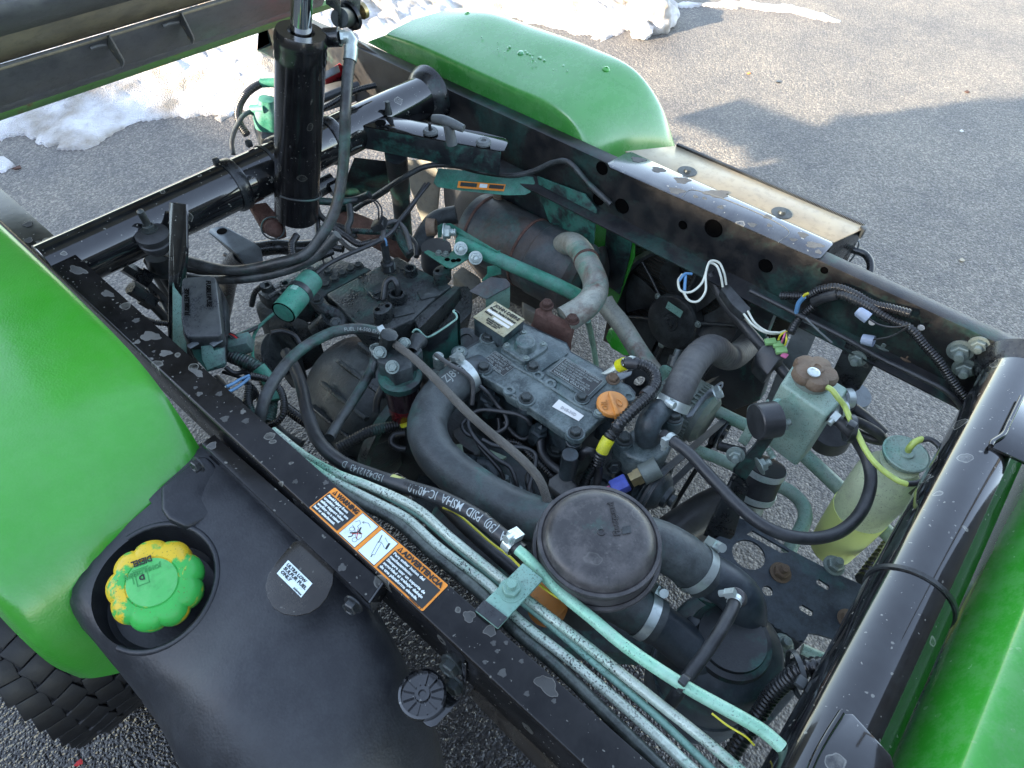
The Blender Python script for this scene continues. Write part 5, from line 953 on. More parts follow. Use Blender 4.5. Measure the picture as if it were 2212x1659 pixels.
prism('raised_panel', vc, [Q(4, a, b, z=Zv + .004) for a, b in ((1000, 330), (1060, 330), (1110, 300), (1185, 215), (1240, 215), (1530, 370), (1560, 420), (1500, 470), (1440, 500), (1330, 580), (1260, 530), (1100, 480), (1010, 420))], V((0, 0, -.006)), M['eng'], .003)
prism('label_panel', vc, [Q(4, a, b, z=Zv + .0045) for a, b in ((1520, 448), (1860, 640), (1870, 660), (1730, 792), (1700, 795), (1375, 590), (1372, 570))], V((0, 0, -.006)), M['eng'], .002)
tube('cover_rib', vc, [Q(4, a, b, z=Zv + .001) for a, b in ((1100, 520), (1280, 620), (1500, 760), (1640, 850), (1760, 900))], 3.5, M['eng'])
tube('cover_rib', vc, [Q(4, a, b, z=Zv + .001) for a, b in ((860, 610), (1000, 690), (1080, 745), (1170, 800))], 3, M['eng'])
# breather: square pad and round cap
pad = [(1195, 232), (1235, 245), (1385, 345), (1395, 370), (1370, 400), (1230, 490), (1200, 498), (1170, 480), (1030, 390), (1025, 360), (1050, 335), (1165, 245)]
bp_ = prism('breather_plate', vc, [Q(4, a, b, z=Zv + .012) for a, b in pad], V((0, 0, -.010)), M['eng'], .0025, seg=3)
lathe('breather_cap', bp_, Q(4, 1208, 372, z=Zv + .012), UP, [(0, .0215), (.004, .0200), (.010, .0195), (.0125, .018), (.0130, .0155), (.0110, .013), (.0115, .006), (.0105, .005), (.0105, 0)], M['eng'], seg=40)
for a, b in ((1196, 262), (1352, 357), (1215, 470), (1062, 365)): bolt(vc, Q(4, a, b, z=Zv + .012), UP, .0052, M['boltz'], 'pan')
# serial plate block
prism('plate_block', en, [Q(4, a, b, z=Zv + .030) for a, b in ((968, 18), (1200, 162), (1035, 300), (792, 142))], V((0, 0, -.045)), M['eng2'], .003)
sp_ = [Q(4, a, b, z=Zv + .0308) for a, b in ((968, 14), (1206, 160), (1035, 302), (788, 140))]
spl = prism('serial_plate', en, sp_, UP * .0012, M['plate'], .0003, label='corroded aluminium serial number plate')
nO, nX, nY = sp_[0] + UP * .0013, sp_[1] - sp_[0], sp_[3] - sp_[0]
def ntx(s, u_, v_, w_, m='prk', h=.1, name='lettering'): text(name, spl, s, nO + nX * u_ + nY * v_, nX, -nY, M[m], width=nX.length * w_, size=nY.length * h * 1.3, bold=.02, lift=.0004)
ntx('JOHN DEERE', .10, .20, .82, h=.13); ntx('Engine Serial Number', .08, .36, .86, h=.09); ntx('Model', .08, .60, .24, h=.09); ntx('MANUFACTURED BY', .3, .76, .50, h=.06); ntx('YANMAR CO.,LTD.', .3, .84, .48, h=.06); ntx('OSAKA JAPAN', .38, .92, .34, h=.06)
for u_, v_, w_ in ((.08, .44, .84), (.40, .60, .52)):
    prism('blank_field', spl, [nO + nX * a + nY * b for a, b in ((u_, v_ - .04), (u_ + w_, v_ - .04), (u_ + w_, v_ + .06), (u_, v_ + .06))], UP * .0003, M['sticker'], 0)
for u_, v_ in ((.04, .06), (.96, .06), (.04, .94), (.96, .94)): bolt(spl, nO + nX * u_ + nY * v_, UP, .0028, M['plate'], 'button')
def blacklabel(name, cs, z, lines, par=vc, head=None):
    P_ = [Q(4, a, b, z=z) for a, b in cs]; o = prism(name, par, P_, UP * .0006, M['lbk'], 0); O_, X_, Y_ = P_[0] + UP * .0007, P_[1] - P_[0], P_[3] - P_[0]; n_ = len(lines)
    for i, (s, w_, wt) in enumerate(lines): text('lettering', o, s, O_ + X_ * .04 + Y_ * ((i + .85) / (n_ + .2)), X_, -Y_, M['prg'], width=X_.length * w_, size=Y_.length / n_ * .95, bold=wt, lift=.0002)
    bmf = bmesh.new()
    for A, B in ((P_[0], P_[1]), (P_[1], P_[2]), (P_[2], P_[3]), (P_[3], P_[0])):
        d = B - A; l = d.length; d.normalize(); a_box(bmf, (A + B) / 2 + UP * .0007, (l, .0008, .0004), (d, UP.cross(d), UP))
    finish(bmf, 'label_frame', M['prg'], o, smooth=False); return o
blacklabel('fuel_data_label', [(968, 412), (1137, 532), (1032, 612), (858, 493)], Zv + .0006, [('DIRECT INJECTION', .85, .01), ('ENGINE FAMILY  E1', .9, .01), ('DISPLACEMENT  784', .9, .01), ('BELIEVE IT OR NOT TO', 0, 0), ('MODEL  OUTPUT', .8, .01), ('YANMAR CO.,LTD.', .8, .04)][:3] + [('MODEL   OUTPUT', .8, .01), ('YANMAR CO.,LTD.', .8, .04)])
blacklabel('emission_label', [(1535, 470), (1837, 652), (1715, 772), (1410, 575)], Zv + .0052, [('EMISSION CONTROL INFORMATION', .9, .02), ('THIS ENGINE CONFORMS TO CALIFORNIA', .92, .01), ('REGULATIONS FOR NEW OFF ROAD', .8, .01), ('DIESEL FUEL ENGINES', .6, .01), ('REFER TO OWNERS MANUAL FOR', .85, .01), ('MAINTENANCE AND ADJUSTMENTS', .9, .01), ('YANMAR CO.,LTD.', .86, .05)])
stp = [Q(4, a, b, z=Zv + .0008) for a, b in ((1480, 800), (1680, 932), (1638, 975), (1424, 858))]; stk = prism('white_sticker', vc, stp, UP * .0005, M['sticker'], 0, label='blank looking white sticker with faint lettering')
text('lettering', stk, 'D4E-34D', stp[3] + (stp[2] - stp[3]) * .25 + (stp[0] - stp[3]) * .25 + UP * .0006, stp[2] - stp[3], stp[0] - stp[3], mat('faint_print', (.42, .42, .42), .6), width=.03)
for a, b, k, r in ((910, 325, 'hex', .0092), (875, 568, 'hex', .0092), (1270, 562, 'hex', .0088), (1215, 815, 'hex', .0092), (1660, 808, 'hex', .0082), (1610, 1090, 'hex', .0092), (680, 437, 'pan', .0085), (1800, 928, 'pan', .007)):
    q = Q(4, a, b, z=Zv - .004); lathe('bolt_boss', vc, q, UP, [(0, r * 1.9), (.0075, r * 1.75), (.0075, 0)], M['eng'], seg=20); bolt(vc, q + UP * .007, UP, r, M['boltd'] if k == 'hex' else M['boltz'], k, spin=a)
for a, b in ((1080, 735), (1310, 612), (1410, 680), (2040, 785)):
    q = Q(4, a, b, z=Zv); lathe('open_boss', vc, q, UP, [(0, .012), (.004, .0105), (.004, .0055), (.0005, .005), (.0005, 0)], M['eng'], seg=20)
for a, b, z1 in ((1215, 860, .44), (1600, 1150, .47), (1570, 1260, .44)): q = Q(4, a, b - 20, z=Zv - .01); cyl('head_column', en, q, V((q.x, q.y, z1)), .014, M['eng2'])
# oil filler cap
lathe('filler_boss', en, Q(4, 1900, 880, z=Zv - .02), UP, [(-.06, .028), (.0, .028), (.018, .026), (.018, 0)], M['eng2'])
of = Q(4, 1905, 855, z=Zv + .004)
oc = lathe('oil_cap', en, of, UP, [(0, 0), (0, .0265), (.003, .0275), (.009, .0270), (.0115, .0245), (.0120, 0)], M['orange'], seg=48, label='bright orange oil filler cap')
fd = (Q(4, 1950, 925, z=Zv + .02) - Q(4, 1880, 730, z=Zv + .02)).normalized(); sd_ = UP.cross(fd)
fA, fB = Q(4, 1878, 760, z=Zv + .016), Q(4, 1950, 925, z=Zv + .016)
prism('grip', oc, [fA + sd_ * .002 + UP * .010, fA - sd_ * .002 + UP * .010, fB - sd_ * .0035 + UP * .003, fB + sd_ * .0035 + UP * .003], V((0, 0, -.016)), M['orange'], .0015)
text('lettering', oc, 'OIL', Q(4, 1875, 800, z=Zv + .0165) if 0 else Q(4, 1878, 885, z=Zv + .0165), Q(4, 1860, 800, z=Zv + .0165) - Q(4, 1878, 885, z=Zv + .0165), Q(4, 1800, 850, z=Zv + .0165) - Q(4, 1878, 840, z=Zv + .0165), mat('oil_emboss', (.40, .16, .03), .5), width=.022)
tube('spout_symbol', oc, [Q(4, a, b, z=Zv + .0168) for a, b in ((1945, 795), (1985, 820), (1980, 855), (1955, 840), (1945, 795))], 1.2, M['orange'])
# dark block below: crankcase and sump fill the depth of the bay
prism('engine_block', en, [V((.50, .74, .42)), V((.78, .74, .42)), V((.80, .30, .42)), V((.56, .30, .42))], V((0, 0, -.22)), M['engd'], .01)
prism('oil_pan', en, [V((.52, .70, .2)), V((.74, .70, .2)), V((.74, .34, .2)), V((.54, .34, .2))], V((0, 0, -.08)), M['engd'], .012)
prism('injection_pump', en, L(4, [(610, 1090, .46), (720, 1010, .47), (1000, 1150, .47), (1260, 1330, .47), (1480, 1560, .46), (1360, 1680, .44), (1150, 1700, .43), (800, 1400, .44)]), V((0, 0, -.14)), M['eng2'], .008)
prism('starter_cover', en, L(4, [(615, 1060, .50), (690, 1010, .50), (830, 1110, .49), (850, 1230, .48), (800, 1250, .48), (700, 1180, .48), (625, 1100, .49)]), V((0, 0, -.03)), M['rubg'], .004)
for q in (((610, 1170), (700, 1150), (720, 1260), (640, 1250)), ((700, 1220), (770, 1250), (750, 1280), (700, 1280)), ((920, 1200), (1060, 1260), (1020, 1280), (900, 1230))): prism('pale_clip', en, [Q(4, a, b, z=.485) for a, b in q], V((0, 0, -.008)), mat('pale_nylon', (.32, .42, .30), .5, dust=.2) if 'nyl' not in M else M['nyl'], .001)
for i, (a, b, hx) in enumerate(((1045, 1470, 55), (1155, 1560, 55), (1260, 1630, 50))):
    q = Q(4, a, b, z=.50); bmf = bmesh.new(); a_lathe(bmf, q + V((0, 0, -.02)), V((0, -.1, 1)), [(0, 0), (0, .0145), (.020, .0145), (.024, .011), (.024, 0)], 6); a_lathe(bmf, q, V((0, -.1, 1)), [(-.03, .011), (.014, .008), (.02, .005), (.02, 0)], 16); finish(bmf, 'injector_nut', M['eng'], en, ang=30)
ip = 4.3
def pipe(pts): return tube('injector_pipe', en, L(4, pts), 4.6, M['rub'])
pipe([(1040, 1450, .515), (1010, 1380, .53), (930, 1280, .54), (850, 1190, .545), (800, 1110, .55), (730, 1070, .55), (700, 1000, .55), (760, 950, .55), (820, 960, .54), (880, 1020, .53)])
pipe([(1155, 1545, .515), (1130, 1450, .53), (1090, 1350, .54), (980, 1280, .545), (880, 1190, .55), (790, 1090, .555), (750, 990, .555), (790, 910, .56), (860, 885, .565), (1000, 895, .57), (1160, 925, .575), (1230, 970, .57), (1250, 1000, .56)])
pipe([(1250, 1630, .515), (1240, 1520, .53), (1290, 1330, .54), (1290, 1240, .545), (1220, 1195, .55), (1100, 1180, .55), (960, 1170, .55), (860, 1120, .555)])
pipe([(840, 690, .60), (900, 740, .59), (980, 840, .57), (1050, 930, .56), (1060, 1010, .55), (1000, 1060, .54), (900, 1060, .53)])
pipe([(1040, 980, .53), (1120, 1080, .52), (1200, 1120, .52), (1260, 1080, .52)])
tube('bleed_pipe', en, L(4, [(490, 440, .625), (530, 470, .63), (620, 530, .63), (740, 600, .62), (780, 650, .61), (790, 740, .59), (780, 840, .57)]), 5, M['rubg'])
lathe('banjo_bolt', en, Q(4, 510, 470, z=.615), UP, [(-.02, .010), (.006, .010), (.010, .007), (.010, 0)], M['zinc'])
for a, b, z_ in ((1285, 1040, .545), (870, 770, .56), (910, 820, .555)):
    q = Q(4, a, b, z=z_); bmf = bmesh.new(); a_lathe(bmf, q - UP * .035, V((.15, -.2, 1)), [(0, 0), (0, .013), (.02, .0165), (.034, .0165), (.036, .012), (.045, .012), (.045, .007), (.05, 0)], 6); finish(bmf, 'injector_body', M['eng2'], en, ang=30)
tube('glow_hose', en, L(4, [(1330, 1110, .53), (1340, 1220, .52), (1400, 1310, .52), (1500, 1390, .52), (1640, 1560, .50)]), 9, M['rub'])
bolt(en, Q(4, 1455, 1215, z=.50), UP, .011, M['boltd']); lathe('plug_seat', en, Q(4, 1455, 1215, z=.49), UP, [(0, .02), (.008, .019), (.008, 0)], M['eng2'])
cond('conduit', 4, [(1060, 1135, .50), (1160, 1160, .505), (1260, 1260, .505), (1340, 1330, .505), (1430, 1420, .50)], 9, corr=(.005, .18)); 
prism('relay_block', en, L(4, [(1400, 1440, .53), (1495, 1375, .53), (1590, 1460, .53), (1600, 1480, .53), (1640, 1560, .525), (1540, 1600, .525), (1395, 1490, .525)]), V((0, 0, -.02)), M['rubg'], .002)
tube('curled_strap', en, L(4, [(1655, 1265, .56), (1690, 1215, .58), (1740, 1215, .58), (1790, 1290, .56), (1800, 1400, .53), (1780, 1480, .51)]), 9, M['rub'], label=None)
cond('conduit', 4, [(1780, 1330, .50), (1720, 1420, .49), (1680, 1520, .48), (1640, 1600, .47)], 14, 'cort', (.005, .14))
lathe('socket_plug', en, Q(4, 1830, 1495, z=.50), UP, [(-.01, .022), (.006, .022), (.006, .014), (.011, .014), (.011, .008), (.004, .007), (.004, 0)], M['eng2'])
# braided hose
tube('braided_hose', root, L(4, [(130, 330, .645), (190, 375, .65), (300, 460, .66), (450, 600, .67), (600, 760, .675), (760, 920, .675), (930, 1070, .67), (1090, 1200, .665), (1230, 1330, .655), (1320, 1440, .645), (1370, 1560, .63), (1400, 1680, .61)]), 9.3, M['braid'], label='grey braided hose crossing the engine')
bh_end = Q(4, 95, 300, z=.64)
# intake hose
ih = tube('intake_hose', root, L(4, [(740, 600, .585), (660, 660, .585), (560, 740, .58), (470, 850, .575), (420, 980, .57), (430, 1110, .57), (500, 1250, .57), (620, 1370, .57), (760, 1480, .575), (920, 1590, .58), (1100, 1680, .585), (1300, 1760, .59), (1500, 1820, .60)]), 45, M['rube'], label='fat grey rubber intake hose curving past the engine', seg=28)
tube_text(ih, ih, 'ZJ898', .05, .022, M['prg'], flip=True, rot=-.5, wf=.7)
clamp(ih, Q(4, 718, 618, z=.585), Q(4, 800, 560, z=.585) - Q(4, 660, 660, z=.585), PATH[ih.name][1] + .0008, .016, M['band'], screw=V((-.8, .5, .9)))
cyl('intake_neck', en, Q(4, 720, 620, z=.585), Q(4, 860, 560, z=.575), .030, M['eng2'])
# fuel filter
ffr = emp('fuel_filter', label='fuel filter with a red clear bowl')
fc = Q(4, 200, 600, z=.60); fx_ = lambda h: fc + UP * h
lathe('bowl', ffr, fx_(-.115), UP, [(0, 0), (0, .024), (.006, .0285), (.040, .030), (.040, 0)], M['bowl'], label='translucent red lower bowl'); lathe('bowl_upper', ffr, fx_(-.075), UP, [(0, .030), (.065, .0315), (.065, 0)], M['bowl2'])
lathe('collar_ring', ffr, fx_(-.016), UP, [(0, .034), (0, .038), (.014, .039), (.016, .036), (.018, .030), (.022, .028), (.022, 0)], M['blkt'], seg=60, lobes=24, amp=.04)
prism('filter_head', ffr, [Q(4, a, b, z=.638) for a, b in ((80, 380), (200, 360), (300, 420), (350, 350), (385, 400), (340, 450), (290, 480), (300, 540), (150, 590), (90, 520), (20, 500), (10, 450), (70, 440))], V((0, 0, -.036)), M['engd'], .004)
lathe('union', ffr, Q(4, 105, 315, z=.655), V((.2, -.2, 1)), [(-.03, .013), (.0, .013), (.004, .015), (.012, .015), (.014, .010), (.014, 0)], M['boltd'], lobes=8, amp=.1)
lathe('outlet_union', ffr, Q(4, 300, 420, z=.635), V((1, .5, -.1)), [(0, .010), (.02, .012), (.03, .016), (.036, .016), (.036, 0)], M['engd'])
for a, b, m_ in ((140, 540, 'boltz'), (235, 355, 'boltz'), (40, 425, 'boltz')): bolt(ffr, Q(4, a, b, z=.642), V((-.5, -.5, .9)), .0085, M[m_])
tube('tap_lever', ffr, L(8, [(1500, 1070, .61), (1480, 1120, .60), (1480, 1180, .585)]), 6, M['engd'])
tube('hose', root, L(4, [(350, 600, .56), (400, 640, .52), (390, 760, .48)]), 9, M['braid'])
cond('conduit_wrap', 4, [(250, 1010, .49), (240, 985, .495)], 12, 'ylw', None)
tube('loop_hose', root, L(4, [(250, 1200, .48), (180, 1190, .48), (130, 1150, .485), (150, 1090, .49), (240, 1070, .49)]), 7, M['rub'])
# U shaped bracket with teal edge
ub = [Q(4, a, b, z=h) for a, b, h in ((303, 262, .635), (318, 240, .64), (345, 238, .64), (400, 292, .63), (425, 300, .63), (640, 165, .645), (660, 145, .648), (650, 110, .650), (628, 92, .65), (640, 82, .65), (680, 110, .65), (684, 140, .648))]
bmf = bmesh.new(); a_ribbon(bmf, ub, V((.0, .0, -.085)), V((.002, .002, 0))); u_b = finish(bmf, 'slotted_bracket', M['blkt'], en)
tube('bracket_edge', u_b, ub[:-2], 2.2, M['tealp'])
prism('bracket_slot', u_b, [Q(4, a, b, z=h) for a, b, h in ((575, 250, .60), (610, 230, .60), (640, 260, .60), (620, 360, .57), (585, 380, .57), (570, 330, .585))], V((.0015, -.0015, .0015)), M['boltd'], .0005)
lathe('pump_flange', en, Q(4, 735, 330, z=.56), V((-.3, -.2, 1)), [(0, .026), (.006, .026), (.006, .013), (.002, .012), (.002, 0)], M['castb'])
# heat shield
hs = [Q(3, a, b, z=h) for a, b, h in ((556, 932, .575), (640, 870, .585), (730, 818, .59), (850, 832, .59), (886, 868, .585), (884, 895, .58), (780, 950, .575), (700, 995, .57), (660, 980, .572))]
prism('heat_shield', en, hs, V((0, 0, -.003)), M['muf'], .001)
prism('heat_shield', en, [Q(3, a, b, z=h) for a, b, h in ((886, 880, .580), (884, 1060, .50), (860, 1100, .49), (690, 1100, .50), (690, 1000, .566))], V((.003, .003, 0)), M['tealp'], .001)
# ================================================================== EXHAUST
ex_ = emp('exhaust_system')
MA, MB_ = Q(3, 610, 395, z=.44), Q(3, 1490, 865, z=.44)
lathe('muffler', ex_, MA, MB_ - MA, [(0, 0), (0, .075), (.008, .086), (.02, .089), ((MB_ - MA).length * .62, .089), ((MB_ - MA).length * .62 + .004, .092), ((MB_ - MA).length - .02, .090), ((MB_ - MA).length, .075), ((MB_ - MA).length, 0)], M['muf'], seg=56, label='rusty dark muffler drum')
lathe('muffler_end', ex_, Q(3, 1560, 830, z=.42), V((.3, -1, .2)), [(0, 0), (0, .075), (.012, .080), (.02, .06), (.022, 0)], M['muf'], seg=40)
ep = tube('exhaust_pipe', ex_, L(3, [(1285, 600, .49), (1330, 555, .53), (1400, 560, .555), (1460, 620, .565), (1500, 700, .57), (1545, 790, .575), (1575, 880, .58), (1560, 970, .585), (1490, 1060, .59), (1400, 1120, .59), (1320, 1165, .585)]), 27, M['exh'], label='bent grey exhaust pipe with rusty weld bands', seg=30)
for a, b, z_ in ((1500, 690, .569), (1300, 590, .50)):
    q = Q(3, a, b, z=z_); lathe('weld_band', ep, q, Q(3, 1545, 790, z=.575) - Q(3, 1460, 620, z=.565) if a > 1400 else V((.3, .1, 1)), [(-.009, .0240), (-.004, .0285), (.004, .0285), (.009, .0240)], M['rust'])
mf = prism('manifold_flange', ex_, L(3, [(1085, 1075, .60), (1180, 1040, .60), (1220, 1060, .60), (1230, 1110, .595), (1350, 1170, .595), (1415, 1165, .59), (1420, 1200, .585), (1380, 1240, .585), (1290, 1220, .585), (1100, 1120, .595)]), V((-.01, 0, -.055)), M['rust'], .004, label='flaking rusty exhaust manifold flange')
prism('manifold', ex_, L(3, [(1070, 1130, .57), (1280, 1230, .57), (1390, 1260, .56), (1390, 1400, .53), (1330, 1400, .53), (1180, 1290, .545), (1060, 1240, .55)]), V((-.02, 0, -.05)), M['rust'], .006)
for a, b in ((1180, 1050), (1385, 1170)): bolt(mf, Q(3, a, b, z=.602), UP, .010, M['rust'])
# teal support bar and bracket
tb = tube('support_bar', root, L(3, [(480, 520, .575), (620, 600, .572), (760, 665, .565), (1000, 770, .55), (1250, 880, .53), (1460, 985, .51)]), 15.5, M['teal'], label='teal coated support bar over the muffler')
bolt(tb, Q(3, 487, 590, z=.585), V((-.5, -.6, .45)), .010, M['zinc'], 'stud'); bolt(tb, Q(3, 607, 665, z=.58), V((-.5, -.6, .45)), .010, M['zinc'], 'stud')
bkt = prism('angle_bracket', root, L(3, [(300, 410, .60), (330, 392, .605), (405, 388, .605), (430, 400, .605), (785, 610, .585), (805, 600, .585), (808, 650, .57), (770, 660, .57), (440, 470, .585), (400, 425, .595), (340, 430, .59), (335, 500, .575), (305, 505, .575)]), V((.003, .003, -.004)), M['teal'], .001)
prism('base_plate', root, L(3, [(192, 618, .555), (225, 600, .555), (365, 665, .555), (430, 600, .555), (540, 590, .555), (573, 655, .555), (420, 748, .555), (370, 735, .555)]), V((0, 0, -.004)), M['teal'], .001)
for a, b in ((313, 632), (370, 640)): bolt(bkt, Q(3, a, b, z=.556), UP, .006, M['boltz'])
for a, b in ((380, 680), (430, 690), (470, 685)): lathe('plate_hole', bkt, Q(3, a, b, z=.5555), UP, [(0, .006), (.0006, .006), (.0006, 0)], M['blkhole'], seg=14)
bolt(bkt, Q(3, 355, 460, z=.60), V((.55, -.8, .1)), .013, M['zinc'], 'stud'); lathe('mount_bush', bkt, Q(3, 290, 420, z=.60), V((-.6, .8, -.1)), [(0, .018), (.02, .02), (.02, 0)], M['boltr'])
lathe('rubber_buffer', root, Q(3, 290, 580, z=.52), V((0, 0, -1)), [(0, 0), (0, .035), (.05, .038), (.08, .03), (.08, 0)], M['rub'])
prism('bar_tab', root, L(3, [(700, 740, .555), (810, 720, .555), (818, 800, .53), (740, 815, .53), (690, 860, .51), (655, 850, .51), (700, 800, .53)]), V((.003, .003, -.002)), M['teal'], .001)
tube('tangled_hose', root, L(2, [(1860, 720, .44), (1700, 760, .43), (1620, 860, .42), (1560, 960, .41), (1500, 1000, .40)]), 20, M['engd'])
tube('axle_tube', root, L(2, [(900, 760, .38), (1100, 830, .38), (1300, 930, .38), (1500, 1030, .36)]), 26, M['rust'])
prism('axle_part', root, L(3, [(420, 800, .36), (500, 730, .36), (640, 820, .36), (660, 870, .36), (560, 930, .36)]), V((0, 0, -.04)), M['beige'], .004)
prism('axle_part', root, L(3, [(980, 1010, .36), (1090, 1070, .36), (1110, 1130, .36), (1000, 1070, .36)]), V((0, 0, -.04)), M['beige'], .004)
tube('thick_pipe', root, L(3, [(1640, 1010, .50), (1680, 1080, .49), (1780, 1200, .48), (1870, 1340, .47), (1960, 1480, .46), (2050, 1600, .45)]), 21, M['exh'], label='grey-green pipe running down to the fan')
prism('green_flap', root, L(3, [(1680, 1240, .30), (1760, 1180, .32), (1900, 1350, .30), (1960, 1440, .28), (1800, 1450, .26), (1700, 1390, .26), (1655, 1310, .28)]), V((.004, 0, -.004)), M['green2'], .001)
tube('drain_rod', root, L(3, [(1510, 1170, .40), (1540, 1300, .3), (1575, 1500, .18), (1580, 1560, .14)]), 6, M['tealp'])
# ================================================================== TOP REAR BRACKET WITH HANDLE
tbk = prism('handle_bracket', root, L(11, [(345, 618, .715), (770, 690, .715), (1000, 728, .715), (1135, 762, .712), (1155, 782, .71), (1130, 832, .71), (1110, 835, .71), (318, 690, .715)]), V((0, 0, -.003)), M['blk'], .001)
T0, T1 = Q(11, 318, 690, z=.7145), Q(11, 1112, 835, z=.7095)
prism('bracket_side', tbk, [T0, T1, Q(11, 1085, 945, x=T1.x, ) if 0 else T1 + V((-.004, 0, -.060)), T0 + V((-.004, 0, -.055))], V((.003, .003, 0)), M['blkt'], .0008)
hd = emp('pull_handle', label='grey T shaped pull handle')
hz = .76; HA, HB = Q(11, 735, 655, z=hz), Q(11, 905, 712, z=hz - .004)
tube('grip', hd, [HA, HA * .75 + HB * .25 + UP * .004, (HA + HB) / 2 + UP * .004, HA * .25 + HB * .75 + UP * .002, HB], 0, M['grey'], R=.0105, taper=lambda t: .8 + .25 * math.sin(math.pi * t))
cyl('stem', hd, (HA + HB) / 2 + V((0, 0, -.002)), (HA + HB) / 2 * 1 + V((.002, -.008, -.048)), .0115, M['grey'], r2=.0125)
for a, b in ((722, 735), (1015, 795)): gm = lathe('grommet', tbk, Q(11, a, b, z=.716), UP, [(0, .017), (.004, .0175), (.009, .014), (.009, .006), (.005, .005), (.005, 0)], M['grey'])
cyl('cable_end', tbk, Q(11, 722, 730, z=.72), Q(11, 716, 680, z=.745), .0035, M['rub']); lathe('stud', tbk, Q(11, 490, 630, z=.716), UP, [(0, .009), (.01, .008), (.018, .006), (.03, .0055), (.03, 0)], M['boltd'])
lathe('bracket_hole', tbk, Q(11, 445, 678, z=.7155), UP, [(0, .013), (.0005, .013), (.0005, 0)], M['blkhole'], seg=20)
tube('release_cable', root, L(11, [(300, 1160, .50), (420, 1080, .54), (560, 990, .60), (700, 920, .635), (850, 915, .64)]) + [Q(11, a, b, x=1.05 + .08 * min(1, (a - 950) / 400)) for a, b in ((1000, 950), (1180, 970), (1280, 950), (1400, 900), (1480, 895), (1600, 1020), (1720, 1130))], 6, M['rubt'])
tube('thin_wire', root, L(11, [(90, 965, .60), (200, 890, .64), (300, 820, .68), (340, 805, .69)]), 1.6, M['zinc'])
grd = prism('guard_plate', root, L(11, [(765, 930, .60), (1290, 978, .61), (1300, 1010, .605), (1275, 1065, .59), (1245, 1078, .588), (1140, 1080, .585), (900, 1055, .575), (760, 1035, .575), (738, 1010, .58)]), V((.003, .003, -.003)), M['teal'], .001, label='teal coated guard plate with a small orange warning label')
gl = prism('small_warning_label', grd, [q + V((-.003, -.004, .005)) for q in L(11, [(875, 1005, .591), (1135, 1025, .593), (1125, 1062, .583), (868, 1042, .581)])], V((0, 0, .0004)), M['lbo'], 0)
for a0, a1, m_ in ((.05, .40, 'lbk'), (.46, .62, 'lbw'), (.66, .97, 'lbk')):
    g_ = [q + V((-.0045, -.006, .0065)) for q in L(11, [(875, 1005, .591), (1135, 1025, .593), (1125, 1062, .583), (868, 1042, .581)])]
    qq = lambda s_, t_: (g_[0] * (1 - s_) + g_[1] * s_) * (1 - t_) + (g_[3] * (1 - s_) + g_[2] * s_) * t_
    prism('label_field', gl, [qq(a0, .15), qq(a1, .15), qq(a1, .7), qq(a0, .7)], V((0, 0, .0002)), M[m_], 0)
tube('black_cable', root, L(2, [(1620, 470, .60), (1560, 560, .58), (1470, 700, .56), (1380, 790, .55)]), 5, M['rub'])
prism('dark_bulkhead', root, L(11, [(300, 870, .60), (560, 900, .60), (590, 1000, .52), (560, 1010, .50), (400, 1120, .42), (210, 1200, .40), (230, 1050, .48)]), V((.004, .004, -.004)), M['blkt'], .001)
# things on the rear tube
red_ = prism('tail_light', root, L(19, [(322, 1290, .60), (332, 1080, .66), (590, 940, .66), (625, 960, .66), (640, 1030, .64), (625, 1165, .60)]), V((.015, .03, -.02)), M['red'], .005, label='red tail light lens behind the cylinder')
prism('lens_top', red_, L(19, [(335, 1070, .667), (560, 948, .667), (590, 1050, .655), (350, 1170, .655)]), V((0, 0, -.003)), M['silver'], .002)
prism('latch_plate', root, L(19, [(310, 1260, .62), (620, 1180, .62), (820, 1260, .62), (800, 1400, .62), (310, 1560, .62)]), V((0, 0, -.02)), M['silver'], .002)
tube('dark_bar', root, L(19, [(300, 1470, .65), (640, 1330, .65), (860, 1260, .65)]), 9, M['plas'])
cond('conduit', 19, [(270, 1640, .67), (480, 1520, .68), (700, 1390, .685), (900, 1310, .685), (1110, 1260, .68)], 6.2, corr=(.0048, .2))
cond('conduit', 1, [(1740, 515, .56), (1650, 530, .56), (1560, 590, .56), (1510, 680, .54), (1515, 780, .52), (1560, 850, .50)], 8.5, corr=(.006, .2)); tube('hose_sleeve', root, L(1, [(1645, 525, .562), (1740, 522, .562)]), 9.5, M['teal'])
tube('teal_hose', root, L(1, [(1620, 690, .56), (1540, 730, .56), (1490, 810, .54), (1465, 900, .52), (1475, 975, .50)]), 5, M['rubt'])
vlv = lathe('valve_cap', root, Q(1, 1690, 690, z=.56), V((.1, -.1, 1)), [(-.05, .038), (-.02, .040), (0, .036), (.01, .026), (.03, .022), (.034, .0), ], M['teal'], lobes=4, amp=.15); prism('valve_body', vlv, L(1, [(1600, 730, .54), (1740, 720, .54), (1750, 870, .50), (1650, 880, .50)]), V((0, .02, -.05)), M['plas'], .004)
cyl('valve_spout', vlv, Q(1, 1680, 690, z=.57), Q(1, 1590, 695, z=.56), .014, M['teal'])
